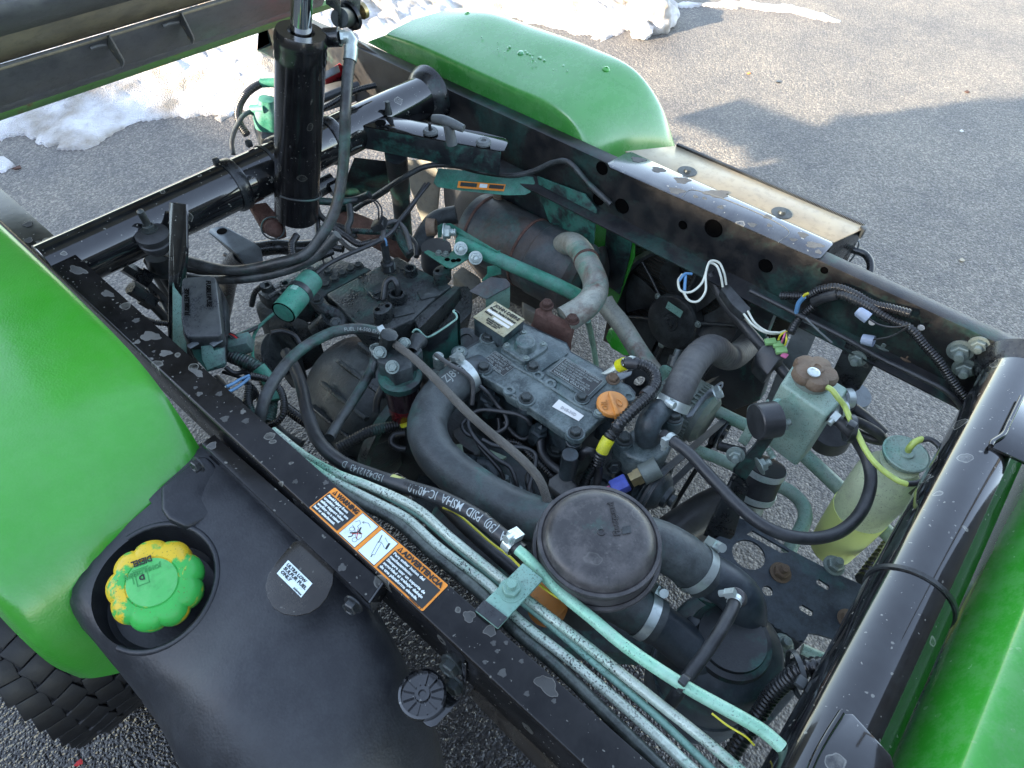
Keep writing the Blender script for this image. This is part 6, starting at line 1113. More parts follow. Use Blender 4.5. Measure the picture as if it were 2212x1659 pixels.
# ================================================================== PRECLEANER DOME AND INTAKE
pc_ = emp('precleaner', label='round dusty black precleaner dome')
dc = Q(9, 1035, 600, z=.70)
lathe('lower_bowl', pc_, dc + UP * -.030, UP, [(0, .0), (0, .068), (.008, .075), (.026, .0815), (.028, .0840), (.031, .0845), (.0335, .0835), (.0335, .0790), (.030, .077), (.030, 0)], M['dome'], seg=80)
dt = Q(9, 1048, 535, z=.735)
lathe('upper_lid', pc_, V((dc.x, dc.y, .7035)), UP, [(0, .0780), (.010, .0765), (.018, .0765), (.021, .0785), (.024, .0795), (.0265, .0785), (.0265, .074), (.0245, .0725), (.030, .0700), (.036, .0655), (.040, .058), (.0415, .050), (.042, .010), (.0425, .0055), (.044, .005), (.044, .0035), (.0425, .003), (.0425, 0)], M['dome'], seg=80)
zt_ = .7035 + .0425
tp_ = Q(9, 1180, 515, z=zt_); xd_ = Q(9, 1155, 400, z=zt_) - tp_; yd_ = Q(9, 1090, 500, z=zt_) - tp_
text('lettering', pc_, 'Fleetguard', tp_, xd_, yd_, mat('dome_emboss', (.022, .02, .02), .4), width=.048, bold=.035, lift=.0006)
prism('emblem', pc_, [Q(9, a, b, z=zt_ + .0006) for a, b in ((1188, 465), (1240, 455), (1245, 500), (1192, 508))], UP * .0004, M['plas'], 0)
lathe('inlet_stack', pc_, dc + UP * -.16, UP, [(0, .045), (.10, .045), (.13, .055), (.13, 0)], M['rube'])
e1 = tube('intake_elbow', root, L(9, [(1300, 540, .655), (1420, 575, .65), (1540, 640, .64), (1640, 720, .62), (1690, 760, .61)]), 53, M['rube'], seg=30, label='ribbed grey rubber intake elbow beside the dome')
clamp(e1, Q(9, 1635, 715, z=.621), Q(9, 1690, 760, z=.61) - Q(9, 1580, 670, z=.632), PATH[e1.name][1] + .001, .014, M['band'], screw=V((.8, .5, .9)), hs=1.2)
ac = emp('air_cleaner', label='black air cleaner canister with teal dusted lid')
tube('outlet_elbow', ac, L(9, [(1640, 720, .62), (1740, 770, .61), (1840, 830, .60), (1920, 920, .58), (1925, 1020, .545)]) + L(10, [(500, 900, .52)]), 47, M['acp'], seg=30, label='smooth plastic outlet elbow')
e2 = tube('intake_elbow', root, L(9, [(1060, 840, .60), (1160, 900, .595), (1280, 970, .585), (1400, 1040, .575)]), 50, M['rube'], seg=28)
clamp(e2, Q(9, 1330, 1000, z=.58), Q(9, 1400, 1040, z=.575) - Q(9, 1280, 970, z=.585), PATH[e2.name][1] + .001, .014, M['band'], screw=V((.9, .5, .8)), hs=1.2)
tube('inlet_neck', ac, L(9, [(1340, 1010, .58), (1450, 1080, .565), (1580, 1190, .55), (1700, 1300, .53)]), 46, M['acp'], seg=28)
a0 = Q(10, 440, 960, z=.545); lathe('canister', ac, a0, DN, [(-.012, 0), (-.012, .055), (-.008, .060), (0, .0755), (.010, .082), (.12, .080), (.12, .084), (.135, .086), (.14, .082), (.155, .086), (.16, .082), (.175, .086), (.18, .082), (.195, .084), (.21, .06), (.21, 0)], M['acp'], seg=64)
lathe('lid_step', ac, a0 + UP * .011, UP, [(0, .058), (.008, .056), (.010, .048), (.016, .047), (.016, 0)], M['blkt'], seg=48)
prism('lid_tab', ac, L(10, [(180, 830, .56), (225, 790, .57), (285, 815, .575), (300, 830, .57), (240, 900, .56)]), V((0, 0, -.02)), M['acp'], .003)
prism('lid_rim', ac, L(10, [(270, 695, .566), (340, 745, .566), (470, 860, .566), (600, 905, .566), (622, 915, .566), (605, 860, .566), (590, 820, .566), (600, 935, .560), (480, 900, .56), (330, 780, .56)][:7]), V((0, 0, -.004)), M['blkt'], .001)
vh = tube('vacuum_hose', root, L(10, [(487, 690, .66), (465, 760, .665), (400, 880, .67), (320, 1000, .67), (240, 1110, .665), (160, 1230, .65), (90, 1330, .62)]), 14.5, M['rub'], label='brown-black hose tied to the teal line')
cyl('hose_stub', ac, Q(10, 500, 700, z=.63), Q(10, 486, 690, z=.665), .012, M['dome']); clamp(vh, Q(10, 480, 712, z=.662), Q(10, 465, 760, z=.665) - Q(10, 487, 690, z=.66), PATH[vh.name][1], .009, M['band'], screw=V((-.4, .8, .9)), hs=.8)
p_ = Q(10, 187, 1190, z=.70); t2 = lathe('cable_tie', vh, p_, Q(10, 260, 1235, z=.705) - Q(10, 120, 1130, z=.705), [(-.003, .0105), (-.003, .0120), (.003, .0120), (.003, .0105)], M['plas']); box('tie_head', t2, Q(10, 190, 1165, z=.715), (.011, .010, .008), M['plas'])
ywire = tube('yellow_wire', root, L(9, [(110, 350, .62), (200, 390, .65), (400, 560, .66), (520, 650, .675), (560, 690, .68), (700, 820, .69), (800, 890, .695), (900, 940, .70), (1000, 1040, .70), (1100, 1100, .70), (1180, 1150, .69)]), 2.6, M['yel'], label='thin yellow wire twisted along the lines'); tube('yellow_wire', root, L(10, [(350, 1350, .69), (440, 1420, .69), (540, 1480, .69), (590, 1530, .68)]), 2.2, M['yel'])
lathe('brake_reservoir_cap', root, Q(9, 745, 900, z=.60), UP, [(-.03, .028), (-.01, .029), (0, .026), (0, 0)], M['orange'])
# ================================================================== DEEP DARK FLOOR OF THE BAY ON THE TANK SIDE
prism('inner_guard', root, L(9, [(60, 330, .42), (420, 600, .42), (700, 760, .42), (1150, 1000, .40), (1560, 1200, .40), (1300, 1240, .40), (700, 1180, .40), (480, 870, .40), (100, 560, .40), (0, 460, .40)]), V((0, 0, -.05)), M['blkt'], .004)
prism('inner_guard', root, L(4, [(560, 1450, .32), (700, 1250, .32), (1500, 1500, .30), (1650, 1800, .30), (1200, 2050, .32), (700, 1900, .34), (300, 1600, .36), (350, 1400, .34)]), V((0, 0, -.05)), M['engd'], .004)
# ================================================================== WATER OUTLET, UPPER HOSE, ALTERNATOR, BELT
prism('thermostat_base', en, L(16, [(175, 700, .565), (215, 650, .565), (300, 640, .565), (420, 560, .565), (620, 500, .565), (800, 420, .565), (870, 430, .565), (890, 520, .565), (860, 640, .565), (760, 850, .565), (640, 940, .565), (480, 960, .565), (320, 900, .565), (200, 800, .565)]), V((-.004, 0, -.05)), M['eng'], .008, seg=3)
prism('thermostat_body', en, L(16, [(220, 820, .53), (450, 900, .53), (640, 930, .53), (560, 1100, .50), (420, 1240, .49), (300, 1160, .49), (200, 1000, .50)]), V((0, 0, -.06)), M['eng2'], .006)
tube('water_outlet', en, L(16, [(530, 700, .575), (520, 600, .60), (570, 480, .615), (660, 390, .61), (760, 310, .60)]), 27, M['eng2'], seg=28)
for a, b, z_, r in ((265, 710, .575, .0105), (815, 460, .60, .0110)):
    q = Q(16, a, b, z=z_); lathe('bolt_boss', en, q - UP * .03, UP, [(0, r * 1.7), (.028, r * 1.6), (.028, 0)], M['eng'], seg=20); bolt(en, q, UP, r, M['boltd'], spin=.4)
bolt(en, Q(16, 150, 1010, z=.53), V((-.7, -.6, .4)), .010, M['boltd'])
sn = emp('temperature_sensor', en); bmf = bmesh.new(); sA = Q(16, 350, 1160, z=.535); sdir = (Q(16, 200, 1240, z=.53) - Q(16, 420, 1130, z=.545)).normalized()
a_lathe(bmf, sA - sdir * .02, sdir, [(0, 0), (0, .016), (.012, .016), (.012, .014), (.022, .014), (.022, 0)], 6); finish(bmf, 'sensor_hex', M['brass'], en); cyl('sensor_port', en, sA - sdir * .05, sA - sdir * .018, .019, M['alt'])
bmf = bmesh.new(); a_box(bmf, sA + sdir * .022, (.030, .026, .022), fr(sdir)); finish(bmf, 'blue_connector', M['blu'], en, bevel=.003, label='blue sensor connector')
for i, m_ in enumerate(('prr', 'blw', 'pnk')): tube('sensor_lead', en, [sA + sdir * .034 + V((0, .004 * i, 0)), sA + sdir * .05 + V((-.002, .007 * i - .006, -.004)), sA + sdir * .06 + V((-.01, -.02 + .006 * i, -.012))], 0, M[m_], R=.0020, seg=8)
rh = tube('radiator_hose', root, L(20, [(870, 1010, .60), (950, 840, .615), (1040, 640, .62), (1150, 430, .62), (1280, 260, .61), (1430, 160, .59), (1560, 190, .56), (1640, 270, .53), (1760, 290, .49), (1880, 220, .46), (2020, 90, .43), (2150, -80, .40)]), 29.5, M['rubg'], corr=(.014, .018), seg=32, label='grey ribbed upper radiator hose')
clamp(rh, Q(20, 905, 970, z=.604), Q(20, 950, 840, z=.615) - Q(20, 850, 1050, z=.595), PATH[rh.name][1] + .001, .017, M['band'], screw=V((-1, .35, .9)), hs=1.25)
bc_ = tube('big_conduit', root, L(20, [(100, 420, .62), (230, 370, .635), (380, 380, .64), (520, 430, .64), (620, 530, .64), (640, 640, .64), (590, 760, .645), (480, 900, .645), (340, 1030, .645), (200, 1170, .64), (60, 1320, .63)]) + L(4, [(1960, 1020, .625), (1890, 1100, .61), (1830, 1210, .59), (1790, 1320, .56)]), 13.6, M['cor'], corr=(.0062, .17), seg=18, label='fat black corrugated conduit with yellow tape')
tube('yellow_tape', bc_, L(4, [(1880, 1115, .608), (1850, 1165, .60), (1825, 1220, .588)]), 14.4, M['ylw']); tube('yellow_tape', bc_, L(20, [(100, 420, .62), (180, 385, .632)]), 14.4, M['ylw']); tube('tape_wrap', bc_, L(20, [(215, 375, .635), (320, 370, .64), (380, 385, .64)]), 14.2, M['rub']); tube('tape_wrap', bc_, L(20, [(470, 870, .646), (560, 790, .646)])[::-1], 14.2, M['rub'])
prism('metal_strap', en, L(4, [(1815, 590, .60), (1900, 540, .615), (1990, 470, .64), (2060, 445, .65), (2100, 455, .655), (2040, 500, .645), (1960, 560, .62), (1850, 600, .60)]), V((0, 0, -.002)), M['zinc'], .0006)
prism('lifting_eye', en, L(4, [(1850, 640, .60), (1900, 600, .60), (2070, 570, .60), (2060, 600, .60), (1960, 650, .60), (1900, 690, .60)]), V((0, 0, -.004)), M['silver'], .001); bolt(en, Q(4, 1912, 640, z=.60), UP, .009, M['boltr'])
lathe('banjo_hose', en, Q(4, 2120, 640, z=.56), V((-.5, -.5, .3)), [(0, .012), (0, .03), (.012, .03), (.012, .012)], M['rub'])
al = emp('alternator'); alc = Q(20, 1180, 900, z=.46); ayd = V((.05, -1, .0))
lathe('alternator_body', al, V((.925, .345, .430)), V((0, -1, 0)), [(0, 0), (0, .045), (.01, .058), (.03, .062), (.05, .060), (.052, .064), (.075, .064), (.077, .060), (.105, .058), (.115, .045), (.115, 0)], M['alt'], seg=64)
bmf = bmesh.new()
for i in range(40):
    t = i / 40 * 2 * math.pi; d = V((math.cos(t), 0, math.sin(t))); e_ = V((0, -1, 0)).cross(d)
    for y0 in (.325, .262): a_box(bmf, V((.925, y0, .430)) + d * .062, (.006, .022, .0035), (d, V((0, 1, 0)), e_))
cf_ = finish(bmf, 'cooling_fins', M['alt'], al); cf_['kind'] = 'stuff'
aarm = prism('adjuster_arm', en, L(20, [(1070, 1130, .555), (1150, 1080, .555), (1280, 900, .555), (1420, 760, .553), (1600, 640, .55), (1640, 650, .55), (1640, 700, .55), (1560, 820, .55), (1480, 850, .55), (1400, 880, .55), (1290, 1000, .553), (1180, 1160, .553), (1100, 1180, .553)]), V((0, 0, -.008)), M['silver'], .002)
prism('arm_slot', aarm, L(20, [(1500, 740, .5508), (1610, 690, .5508), (1610, 710, .5508), (1520, 770, .5508)]), V((0, 0, .0004)), M['blkhole'], 0)
bolt(aarm, Q(20, 1510, 830, z=.56), V((.6, -.6, .6)), .012, M['zinc']); prism('alt_tag', al, L(20, [(700, 440, .55), (740, 405, .55), (800, 405, .55), (955, 490, .54), (830, 560, .53), (710, 660, .52)]), V((0, 0, -.003)), M['tealp'], .001)
lathe('alt_terminal', al, Q(20, 900, 430, z=.54), V((.6, .2, .7)), [(0, .014), (.02, .014), (.02, .009), (.035, .008), (.035, 0)], M['boltd'])
def pulley(name, c, r, m, par, grooves=1, face=None):
    pr_ = [(0, 0), (0, r * .95), (.002, r)]; 
    for g_ in range(grooves): pr_ += [(.004 + g_ * .012, r), (.009 + g_ * .012, r * .88), (.014 + g_ * .012, r)]
    e_ = pr_[-1][0]; pr_ += [(e_ + .003, r), (e_ + .003, r * .86), (e_ - .004, r * .80), (e_ - .002, r * .35), (e_ + .008, r * .3), (e_ + .008, 0)]
    return lathe(name, par, c, V((0, -1, 0)), pr_, m, seg=48)
P1 = Q(20, 1600, 1400, y=.205); pulley('alternator_pulley', P1 + V((0, .01, 0)), .036, M['eng2'], al)
P2 = Q(16, 640, 1280, y=.205); pulley('crank_pulley', P2 + V((0, .03, 0)), .050, M['eng2'], en, 2)
lathe('pulley_hub', en, P2 + V((0, .01, 0)), V((0, -1, 0)), [(0, .040), (.010, .038), (.022, .030), (.026, .022), (.034, .020), (.036, .012), (.044, .012), (.044, 0)], M['eng2'])
bmf = bmesh.new(); yb = P2.y + .02
def belt_pts():
    c1, r1, c2, r2 = P1, .035, P2, .049; dx, dz = c2.x - c1.x, c2.z - c1.z; D_ = math.hypot(dx, dz); base = math.atan2(dz, dx); al_ = math.acos((r1 - r2) / D_); pts = []
    for t in np.linspace(base + al_, base + 2 * math.pi - al_, 24): pts.append(V((c1.x + r1 * math.cos(t), 0, c1.z + r1 * math.sin(t))))
    for t in np.linspace(base - al_, base + al_, 30): pts.append(V((c2.x + r2 * math.cos(t), 0, c2.z + r2 * math.sin(t))))
    return pts
bpts = belt_pts(); bpts = [V((p.x, P1.y + (P2.y - P1.y) * min(1, max(0, (p - V((P1.x, 0, P1.z))).length / (V((P2.x, 0, P2.z)) - V((P1.x, 0, P1.z))).length)), p.z)) for p in bpts]
vA = [bmf.verts.new(p + V((0, -.002, 0))) for p in bpts]; vB = [bmf.verts.new(p + V((0, .010, 0))) for p in bpts]; N_ = len(bpts)
for i in range(N_): bmf.faces.new((vA[i], vA[(i + 1) % N_], vB[(i + 1) % N_], vB[i]))
bmesh.ops.recalc_face_normals(bmf, faces=bmf.faces); bmesh.ops.solidify(bmf, geom=bmf.faces[:], thickness=.004); finish(bmf, 'drive_belt', M['belt'], en, kind='open')
# bleed hose loop from the outlet to the expansion tank
bl = tube('bleed_hose', root, L(16, [(700, 660, .60), (760, 700, .605), (860, 770, .61), (1000, 880, .615), (1180, 1080, .62), (1330, 1240, .62), (1500, 1420, .62)]) + L(6, [(60, 1500, .62), (200, 1565, .615), (360, 1590, .61), (520, 1560, .605), (630, 1480, .60), (700, 1370, .60), (730, 1240, .605), (710, 1120, .615), (660, 1020, .63), (600, 940, .65), (530, 880, .655), (480, 850, .655)]), 13.3, M['rub'], label='long black coolant hose looping below the bottle')
clamp(bl, Q(16, 790, 715, z=.606), Q(16, 860, 770, z=.61) - Q(16, 700, 660, z=.60), PATH[bl.name][1] + .0005, .010, M['band'], screw=V((-.8, -.8, .4)), hs=.8); clamp(bl, Q(6, 500, 870, z=.655), Q(6, 600, 940, z=.65) - Q(6, 480, 850, z=.655), PATH[bl.name][1] + .0005, .010, M['band'], screw=V((-.5, -.8, .8)), hs=.8)
cyl('barb', bl, Q(16, 650, 640, z=.597), Q(16, 720, 675, z=.60), .006, M['zinc'])
# ================================================================== FAN
fn = emp('radiator_fan'); fc_ = Q(5, 760, 860, x=1.25); XF = V((-1, 0.12, .25)).normalized()
fctr = Q(5, 735, 890, x=1.215); hubr = .060
lathe('shroud_ring', fn, fctr + XF * .0, XF, [(-.03, .178), (-.03, .187), (.01, .187), (.014, .176), (.01, .169), (-.03, .173)], M['plas'], seg=72)
prism('radiator_core', fn, [fctr - XF * .05 + V((0, y, z)) for y, z in ((.22, .20), (-.24, .20), (-.24, -.24), (.22, -.24))], -XF * .03, M['core'], .002)
bmf = bmesh.new()
for i in range(44):
    z = -.22 + i * .0095; a_box(bmf, fctr - XF * .049 + V((0, 0, z)), (.002, .42, .0014))
fo = finish(bmf, 'core_fins', M['boltd'], fn); fo['kind'] = 'stuff'
prism('shroud_plate', fn, [fctr - XF * .03 + V((0, math.cos(t) * .25, math.sin(t) * .25)) for t in np.linspace(0, 6.283, 9)[:-1]], -XF * .003, M['plas'], holes=[ell(fctr - XF * .03, XF, .178, 40)], bevel=0)
a_, b_, c_ = fr(XF)
for i in range(7):
    t = 2 * math.pi * i / 7 + .3; bmf = bmesh.new(); gp = []
    for rr in np.linspace(.062, .165, 6):
        row = []
        for k, w__ in enumerate(np.linspace(-1, 1, 5)): th = t + w__ * .34 * (.9 + .2 * rr / .138) + (rr - .055) * 2.2; row.append(bmf.verts.new(fctr - a_ * (.014 + .012 * w__) + b_ * (rr * math.cos(th)) + c_ * (rr * math.sin(th))))
        gp.append(row)
    for A, B in zip(gp, gp[1:]):
        for k in range(4): bmf.faces.new((A[k], A[k+1], B[k+1], B[k]))
    bmesh.ops.recalc_face_normals(bmf, faces=bmf.faces); bmesh.ops.solidify(bmf, geom=bmf.faces[:], thickness=.002); finish(bmf, 'fan_blade', M['plas'], fn)
mot = lathe('fan_motor', fn, fctr, XF, [(-.02, 0), (-.02, .069), (.012, .071), (.018, .067), (.020, .060), (.020, .022), (.024, .020), (.024, .012), (.028, .011), (.028, .006), (.030, .005), (.030, 0)], M['plas'], seg=56, label='round black fan motor with a pale sticker')
for k in range(6):
    th = k * math.pi / 3 + .5; d = b_ * math.cos(th) + c_ * math.sin(th); tube('motor_strut', fn, [fctr + d * .06 + XF * .005, fctr + d * .12, fctr + d * .178], 0, M['plas'], R=.0045, seg=8)
    if k % 2 == 0: bolt(mot, fctr + d * .072 + XF * .012, XF, .007, M['boltz'], 'pan')
qs = [Q(5, a, b, x=1.19) for a, b in ((655, 762), (775, 832), (760, 875), (642, 805))]; qs = [q + XF * .0 for q in qs]
dn_ = lambda q: q - XF * ((q - (fctr + XF * .0212)).dot(XF)); prism('motor_label', mot, [dn_(q) for q in qs], XF * .0008, M['tealp'], 0)
prism('side_panel', root, [Q(5, a, b, x=1.21) for a, b in ((150, 130), (440, 230), (440, 420), (300, 800), (180, 700), (100, 400))], V((.004, 0, 0)), M['green2'], .001); prism('side_panel', root, [Q(5, a, b, x=1.20) for a, b in ((235, 160), (430, 235), (400, 430), (330, 700), (250, 640), (215, 400))], V((.004, 0, 0)), M['blkt'], .001)
prism('radiator_tank', fn, [Q(5, a, b, x=1.19) for a, b in ((1330, 700), (1490, 790), (1400, 1010), (1250, 1110), (1180, 1200), (1080, 1150), (1200, 950))], V((.03, 0, 0)), M['blkt'], .003)
prism('lower_shroud', fn, [Q(5, a, b, x=1.17) for a, b in ((950, 1300), (1080, 1130), (1380, 1050), (1450, 1200), (1360, 1480), (1150, 1560), (1050, 1480))], V((.03, 0, 0)), M['blkt'], .003)
prism('frame_leg', root, [Q(5, a, b, x=1.12) for a, b in ((1640, 880), (1810, 920), (1700, 1180), (1560, 1500), (1400, 1500))], V((.004, 0, 0)), M['silver'], .001)
prism('frame_leg', root, [Q(6, a, b, x=1.11) for a, b in ((580, 405), (770, 510), (660, 690), (610, 720), (500, 660), (495, 590))], V((.004, 0, 0)), M['blk2'], .001); bolt(root, Q(6, 650, 503, x=1.108), V((-1, 0, .1)), .011, M['boltz'], 'stud')
tube('long_hose', root, L(5, [(985, 540, .60), (1040, 640, .58), (1130, 790, .56), (1250, 930, .54), (1380, 1080, .53), (1530, 1260, .52), (1600, 1340, .51)]), 11.5, M['rub'])
# loose wiring
cnx = prism('plug_connector', root, L(5, [(1075, 650, .60), (1130, 612, .61), (1300, 800, .60), (1250, 845, .59), (1160, 770, .595)]), V((0, 0, -.02)), M['plas'], .002)
tube('white_wire', root, L(5, [(1090, 640, .61), (1075, 560, .63), (1040, 480, .64), (990, 465, .64), (970, 520, .63), (930, 620, .62), (850, 680, .61), (780, 670, .61), (760, 600, .62), (790, 550, .62)]), 2.6, M['wht']); tube('white_wire', root, L(5, [(1115, 625, .61), (1100, 540, .63), (1060, 460, .645), (1000, 450, .645), (965, 540, .63), (960, 680, .61), (900, 750, .60), (840, 740, .60), (800, 680, .61)]), 2.6, M['wht'])
tube('white_wire', root, L(5, [(1245, 840, .60), (1310, 920, .60), (1400, 975, .60), (1480, 985, .60), (1550, 965, .60)]), 2.6, M['wht']); tube('white_wire', root, L(5, [(1275, 820, .60), (1330, 910, .60), (1420, 970, .605), (1500, 978, .605)]), 2.6, M['wht'])
tube('blue_wire', root, L(5, [(860, 545, .62), (810, 545, .625), (765, 600, .62)]), 3, M['blw']); tube('blue_wire', root, L(5, [(815, 550, .622), (808, 670, .61)]), 3.4, M['blw']); tube('blue_wire', root, [Q(5, a, b, x=1.10) for a, b in ((1690, 715), (1650, 760), (1630, 840))], 5, M['blw']); tube('yellow_wire', root, [Q(5, a, b, x=1.10) for a, b in ((1720, 688), (1695, 700), (1680, 718))], 3, M['yel'])
RX = lambda n_, pts, x_=1.125: [Q(n_, a, b, x=x_) for a, b in pts]
def condx(n_, pts, rp, x_=1.125, label=None, corr=(.0052, .16)): return tube('conduit', root, RX(n_, pts, x_), rp, M['cor'], corr=corr, seg=14, label=label)
tube('conduit', root, [Q(5, 1590, 980, z=.60), Q(5, 1640, 890, x=1.10), Q(5, 1700, 830, x=1.115), Q(5, 1770, 770, x=1.12), Q(5, 1830, 720, x=1.125)], 9, M['cor'], corr=(.0052, .16), seg=14)
condx(6, [(190, 125), (350, 125), (420, 90), (520, 75), (620, 110), (740, 175), (860, 205), (970, 235)], 10, label='upper corrugated conduit along the far rail'); condx(6, [(430, 150), (540, 120), (640, 155), (780, 230), (870, 280), (960, 320), (1060, 430), (1140, 520), (1220, 640), (1300, 740), (1370, 810)], 10.5, 1.115); tube('tape_wrap', root, RX(6, [(385, 165), (440, 140), (530, 118)], 1.115), 11.5, M['rub'])
rb_ = prism('relay_holder', root, L(5, [(1370, 1075, .56), (1440, 1050, .57), (1560, 1150, .56), (1500, 1190, .55), (1420, 1290, .53), (1330, 1200, .53), (1330, 1130, .54)]), V((0, 0, -.03)), M['plas'], .003)
for a, b in ((1440, 1045), (1500, 1065), (1520, 1110)): box('terminal', rb_, Q(5, a, b, z=.572), (.022, .014, .008), M['lgrn'], ax=fr(V((.6, -.7, .2))))
for i, (m_, o_) in enumerate((('yel', 0), ('pnk', 20), ('yel', 40), ('rub', 30))): tube('relay_wire', rb_, L(5, [(1560 - o_ * .3, 970, .60), (1520 + o_, 990 + o_, .60), (1500 + o_ * 1.2, 1030 + o_, .585)]), 2.2, M[m_])
box('terminal_red', rb_, Q(5, 1545, 1145, z=.57), (.014, .012, .004), M['pnk'])
ct = tube('tie_tail', root, [Q(5, a, b, x=1.06) for a, b in ((1700, 870), (1780, 950), (1895, 1052))], 2.4, M['grey'])
for pts, cap_ in (([(965, 300), (880, 315), (780, 300), (690, 245)], (660, 222)), ([(960, 310), (850, 370), (720, 395)], (690, 393))):
    tube('loose_wire', root, [Q(6, a, b, x=1.09) for a, b in pts], 2, M['rub']); q1, q2 = Q(6, *pts[-1], x=1.09), Q(6, cap_[0] - 15, cap_[1] - 8, x=1.09); lathe('wire_nut', root, q1, q2 - q1, [(-.008, .010), (0, .010), (.012, .009), ((q2 - q1).length, .006), ((q2 - q1).length, 0)], mat('grey_wire_nut', (.25, .30, .38), .45) if 'wn' not in M else M['wn'], lobes=8, amp=.06)
tube('thin_hose', root, RX(6, [(0, 95), (300, 245), (600, 395), (800, 510), (1000, 605), (1200, 715), (1330, 875)], 1.10), 5.5, M['rub'])
# ================================================================== EXPANSION TANK
et = emp('expansion_tank', label='pale green dusted metal coolant tank')
zt = .675; tk = prism('tank_body', et, [Q(6, a, b, z=zt) for a, b in ((290, 498), (598, 682), (545, 765), (465, 850), (185, 655))], V((0, 0, -.145)), M['tank2'], .006, seg=3)
lathe('filler_neck', et, Q(6, 370, 640, z=zt), UP, [(0, .03), (.018, .030), (.018, 0)], M['alt'])
lathe('radiator_cap', et, Q(6, 375, 615, z=zt + .016), UP, [(0, .031), (.005, .0345), (.012, .0345), (.018, .031), (.020, .024), (.022, .012), (.024, .011), (.025, .006), (.023, .005), (.023, 0)], M['boltr'], seg=80, lobes=5, amp=.22, lfun=lambda t, r: 1 if r > .023 else 0, label='rusty lobed radiator cap'); lathe('cap_rivet', et, Q(6, 385, 588, z=zt + .04), UP, [(0, .0105), (.0015, .010), (.002, .007), (.0008, .006), (.0008, 0)], M['band'])
prism('mount_tab', et, L(6, [(180, 742, .64), (210, 745, .64), (290, 800, .64), (320, 820, .63), (250, 890, .61), (130, 815, .625)]), V((0, 0, -.006)), M['tank2'], .001)
tube('weld_bead', et, L(6, [(205, 745, .645), (285, 790, .642)]), 7, M['tank2'], corr=(.008, .25)); tube('weld_bead', et, L(6, [(320, 820, .635), (265, 885, .615)]), 7, M['tank2'], corr=(.008, .25)); tube('weld_bead', et, L(6, [(110, 1050, .58), (140, 1100, .57)]), 7, M['tank2'], corr=(.008, .25))
lathe('rubber_mount', et, Q(16, 1730, 520, z=.65), Q(16, 1930, 490, z=.65) - Q(16, 1730, 520, z=.65), [(-.002, 0), (-.002, .028), (.0, .030), (.034, .030), (.036, .027), (.036, 0)], M['rub'])
prism('tank_arm', root, L(16, [(1480, 1080, .57), (1490, 1030, .58), (1640, 850, .61), (1700, 800, .62), (1960, 455, .66), (2005, 460, .66), (2010, 490, .655), (1980, 620, .63), (1780, 900, .59), (1620, 1160, .56), (1560, 1150, .56), (1530, 1110, .565)]), V((.002, .003, -.004)), M['blkt'], .001, label='slanted support arm of the coolant tank')
prism('tank_arm_lip', root, L(16, [(1480, 1085, .57), (1620, 1170, .56), (1655, 1220, .56), (1640, 1290, .54), (1560, 1330, .53), (1440, 1240, .54)]), V((.002, .003, -.004)), M['blk2'], .001); prism('tank_arm_back', root, L(16, [(1800, 380, .66), (1950, 255, .66), (2010, 260, .66), (1960, 320, .66), (1840, 400, .66)]), V((0, 0, -.004)), M['tealp'], .0008)
prism('rear_arm', root, L(16, [(1530, 720, .56), (1700, 430, .60), (1860, 260, .62), (1900, 330, .62), (1740, 600, .58), (1620, 780, .55)]), V((0, 0, -.004)), M['tank2'], .001)
for a, b in ((1730, 400), (1980, 570), (1760, 1010), (1500, 880)): bolt(et, Q(16, a, b, z=.64 if b < 700 else .60), V((.8, -.5, .3)) if a > 1750 else V((-.8, -.3, .3)), .010, M['boltz'], 'stud')
h1 = Q(6, 100, 1150, z=.535); h2 = Q(6, 20, 1340, z=.47); lh = tube('lower_hose', root, [h1, (h1 + h2) / 2, h2], 0, M['rub'], R=.034, seg=28); clamp(lh, h1 * .88 + h2 * .12, h2 - h1, .0345, .012, M['band'], screw=V((-.5, .5, .5)), hs=.8); clamp(lh, h1 * .15 + h2 * .85, h2 - h1, .0345, .012, M['band'], screw=V((-.5, .5, .5)), hs=.8)
cyl('outlet_nipple', root, h2, h2 + (h2 - h1) * .4, .025, M['zinc'])
tube('tank_pipe', root, L(6, [(560, 850, .56), (680, 900, .55), (790, 970, .54), (800, 1000, .53), (740, 990, .52), (600, 930, .52)]), 11, M['rub']); tube('tank_pipe', root, L(6, [(620, 800, .56), (700, 860, .55), (810, 960, .54)]), 12, M['rub'])
lathe('shift_bulb', root, Q(6, 640, 720, z=.50), V((.1, .1, -1)), [(0, 0), (0, .03), (.03, .034), (.05, .02), (.05, 0)], M['silver']); cyl('ball_boot', root, Q(6, 500, 930, z=.46), Q(6, 470, 990, z=.42), .04, M['rub'])
for a, b in ((590, 745), (550, 815)): lathe('small_clamp', et, Q(6, a, b, z=.60), V((.7, -.7, 0)), [(-.006, .016), (-.006, .018), (.006, .018), (.006, .016)], M['band'])
yh = tube('overflow_hose', root, L(6, [(440, 668, .70), (490, 690, .705), (530, 740, .70), (570, 790, .69), (605, 870, .68), (650, 960, .67), (700, 1060, .665), (760, 1140, .66), (830, 1200, .655), (900, 1245, .655), (950, 1262, .655)]), 6.3, M['tubey'], label='translucent yellow-green overflow hose')
tube('overflow_hose', root, L(6, [(945, 1261, .655), (1010, 1255, .655), (1080, 1220, .655), (1140, 1150, .655), (1155, 1080, .655), (1130, 1020, .655), (1080, 990, .655), (1020, 1000, .65)]), 6.3, M['rub']); tube('hose_end', root, L(6, [(1040, 990, .652), (1000, 1005, .65), (965, 1040, .64), (955, 1060, .63)]), 7, M['tubey'])
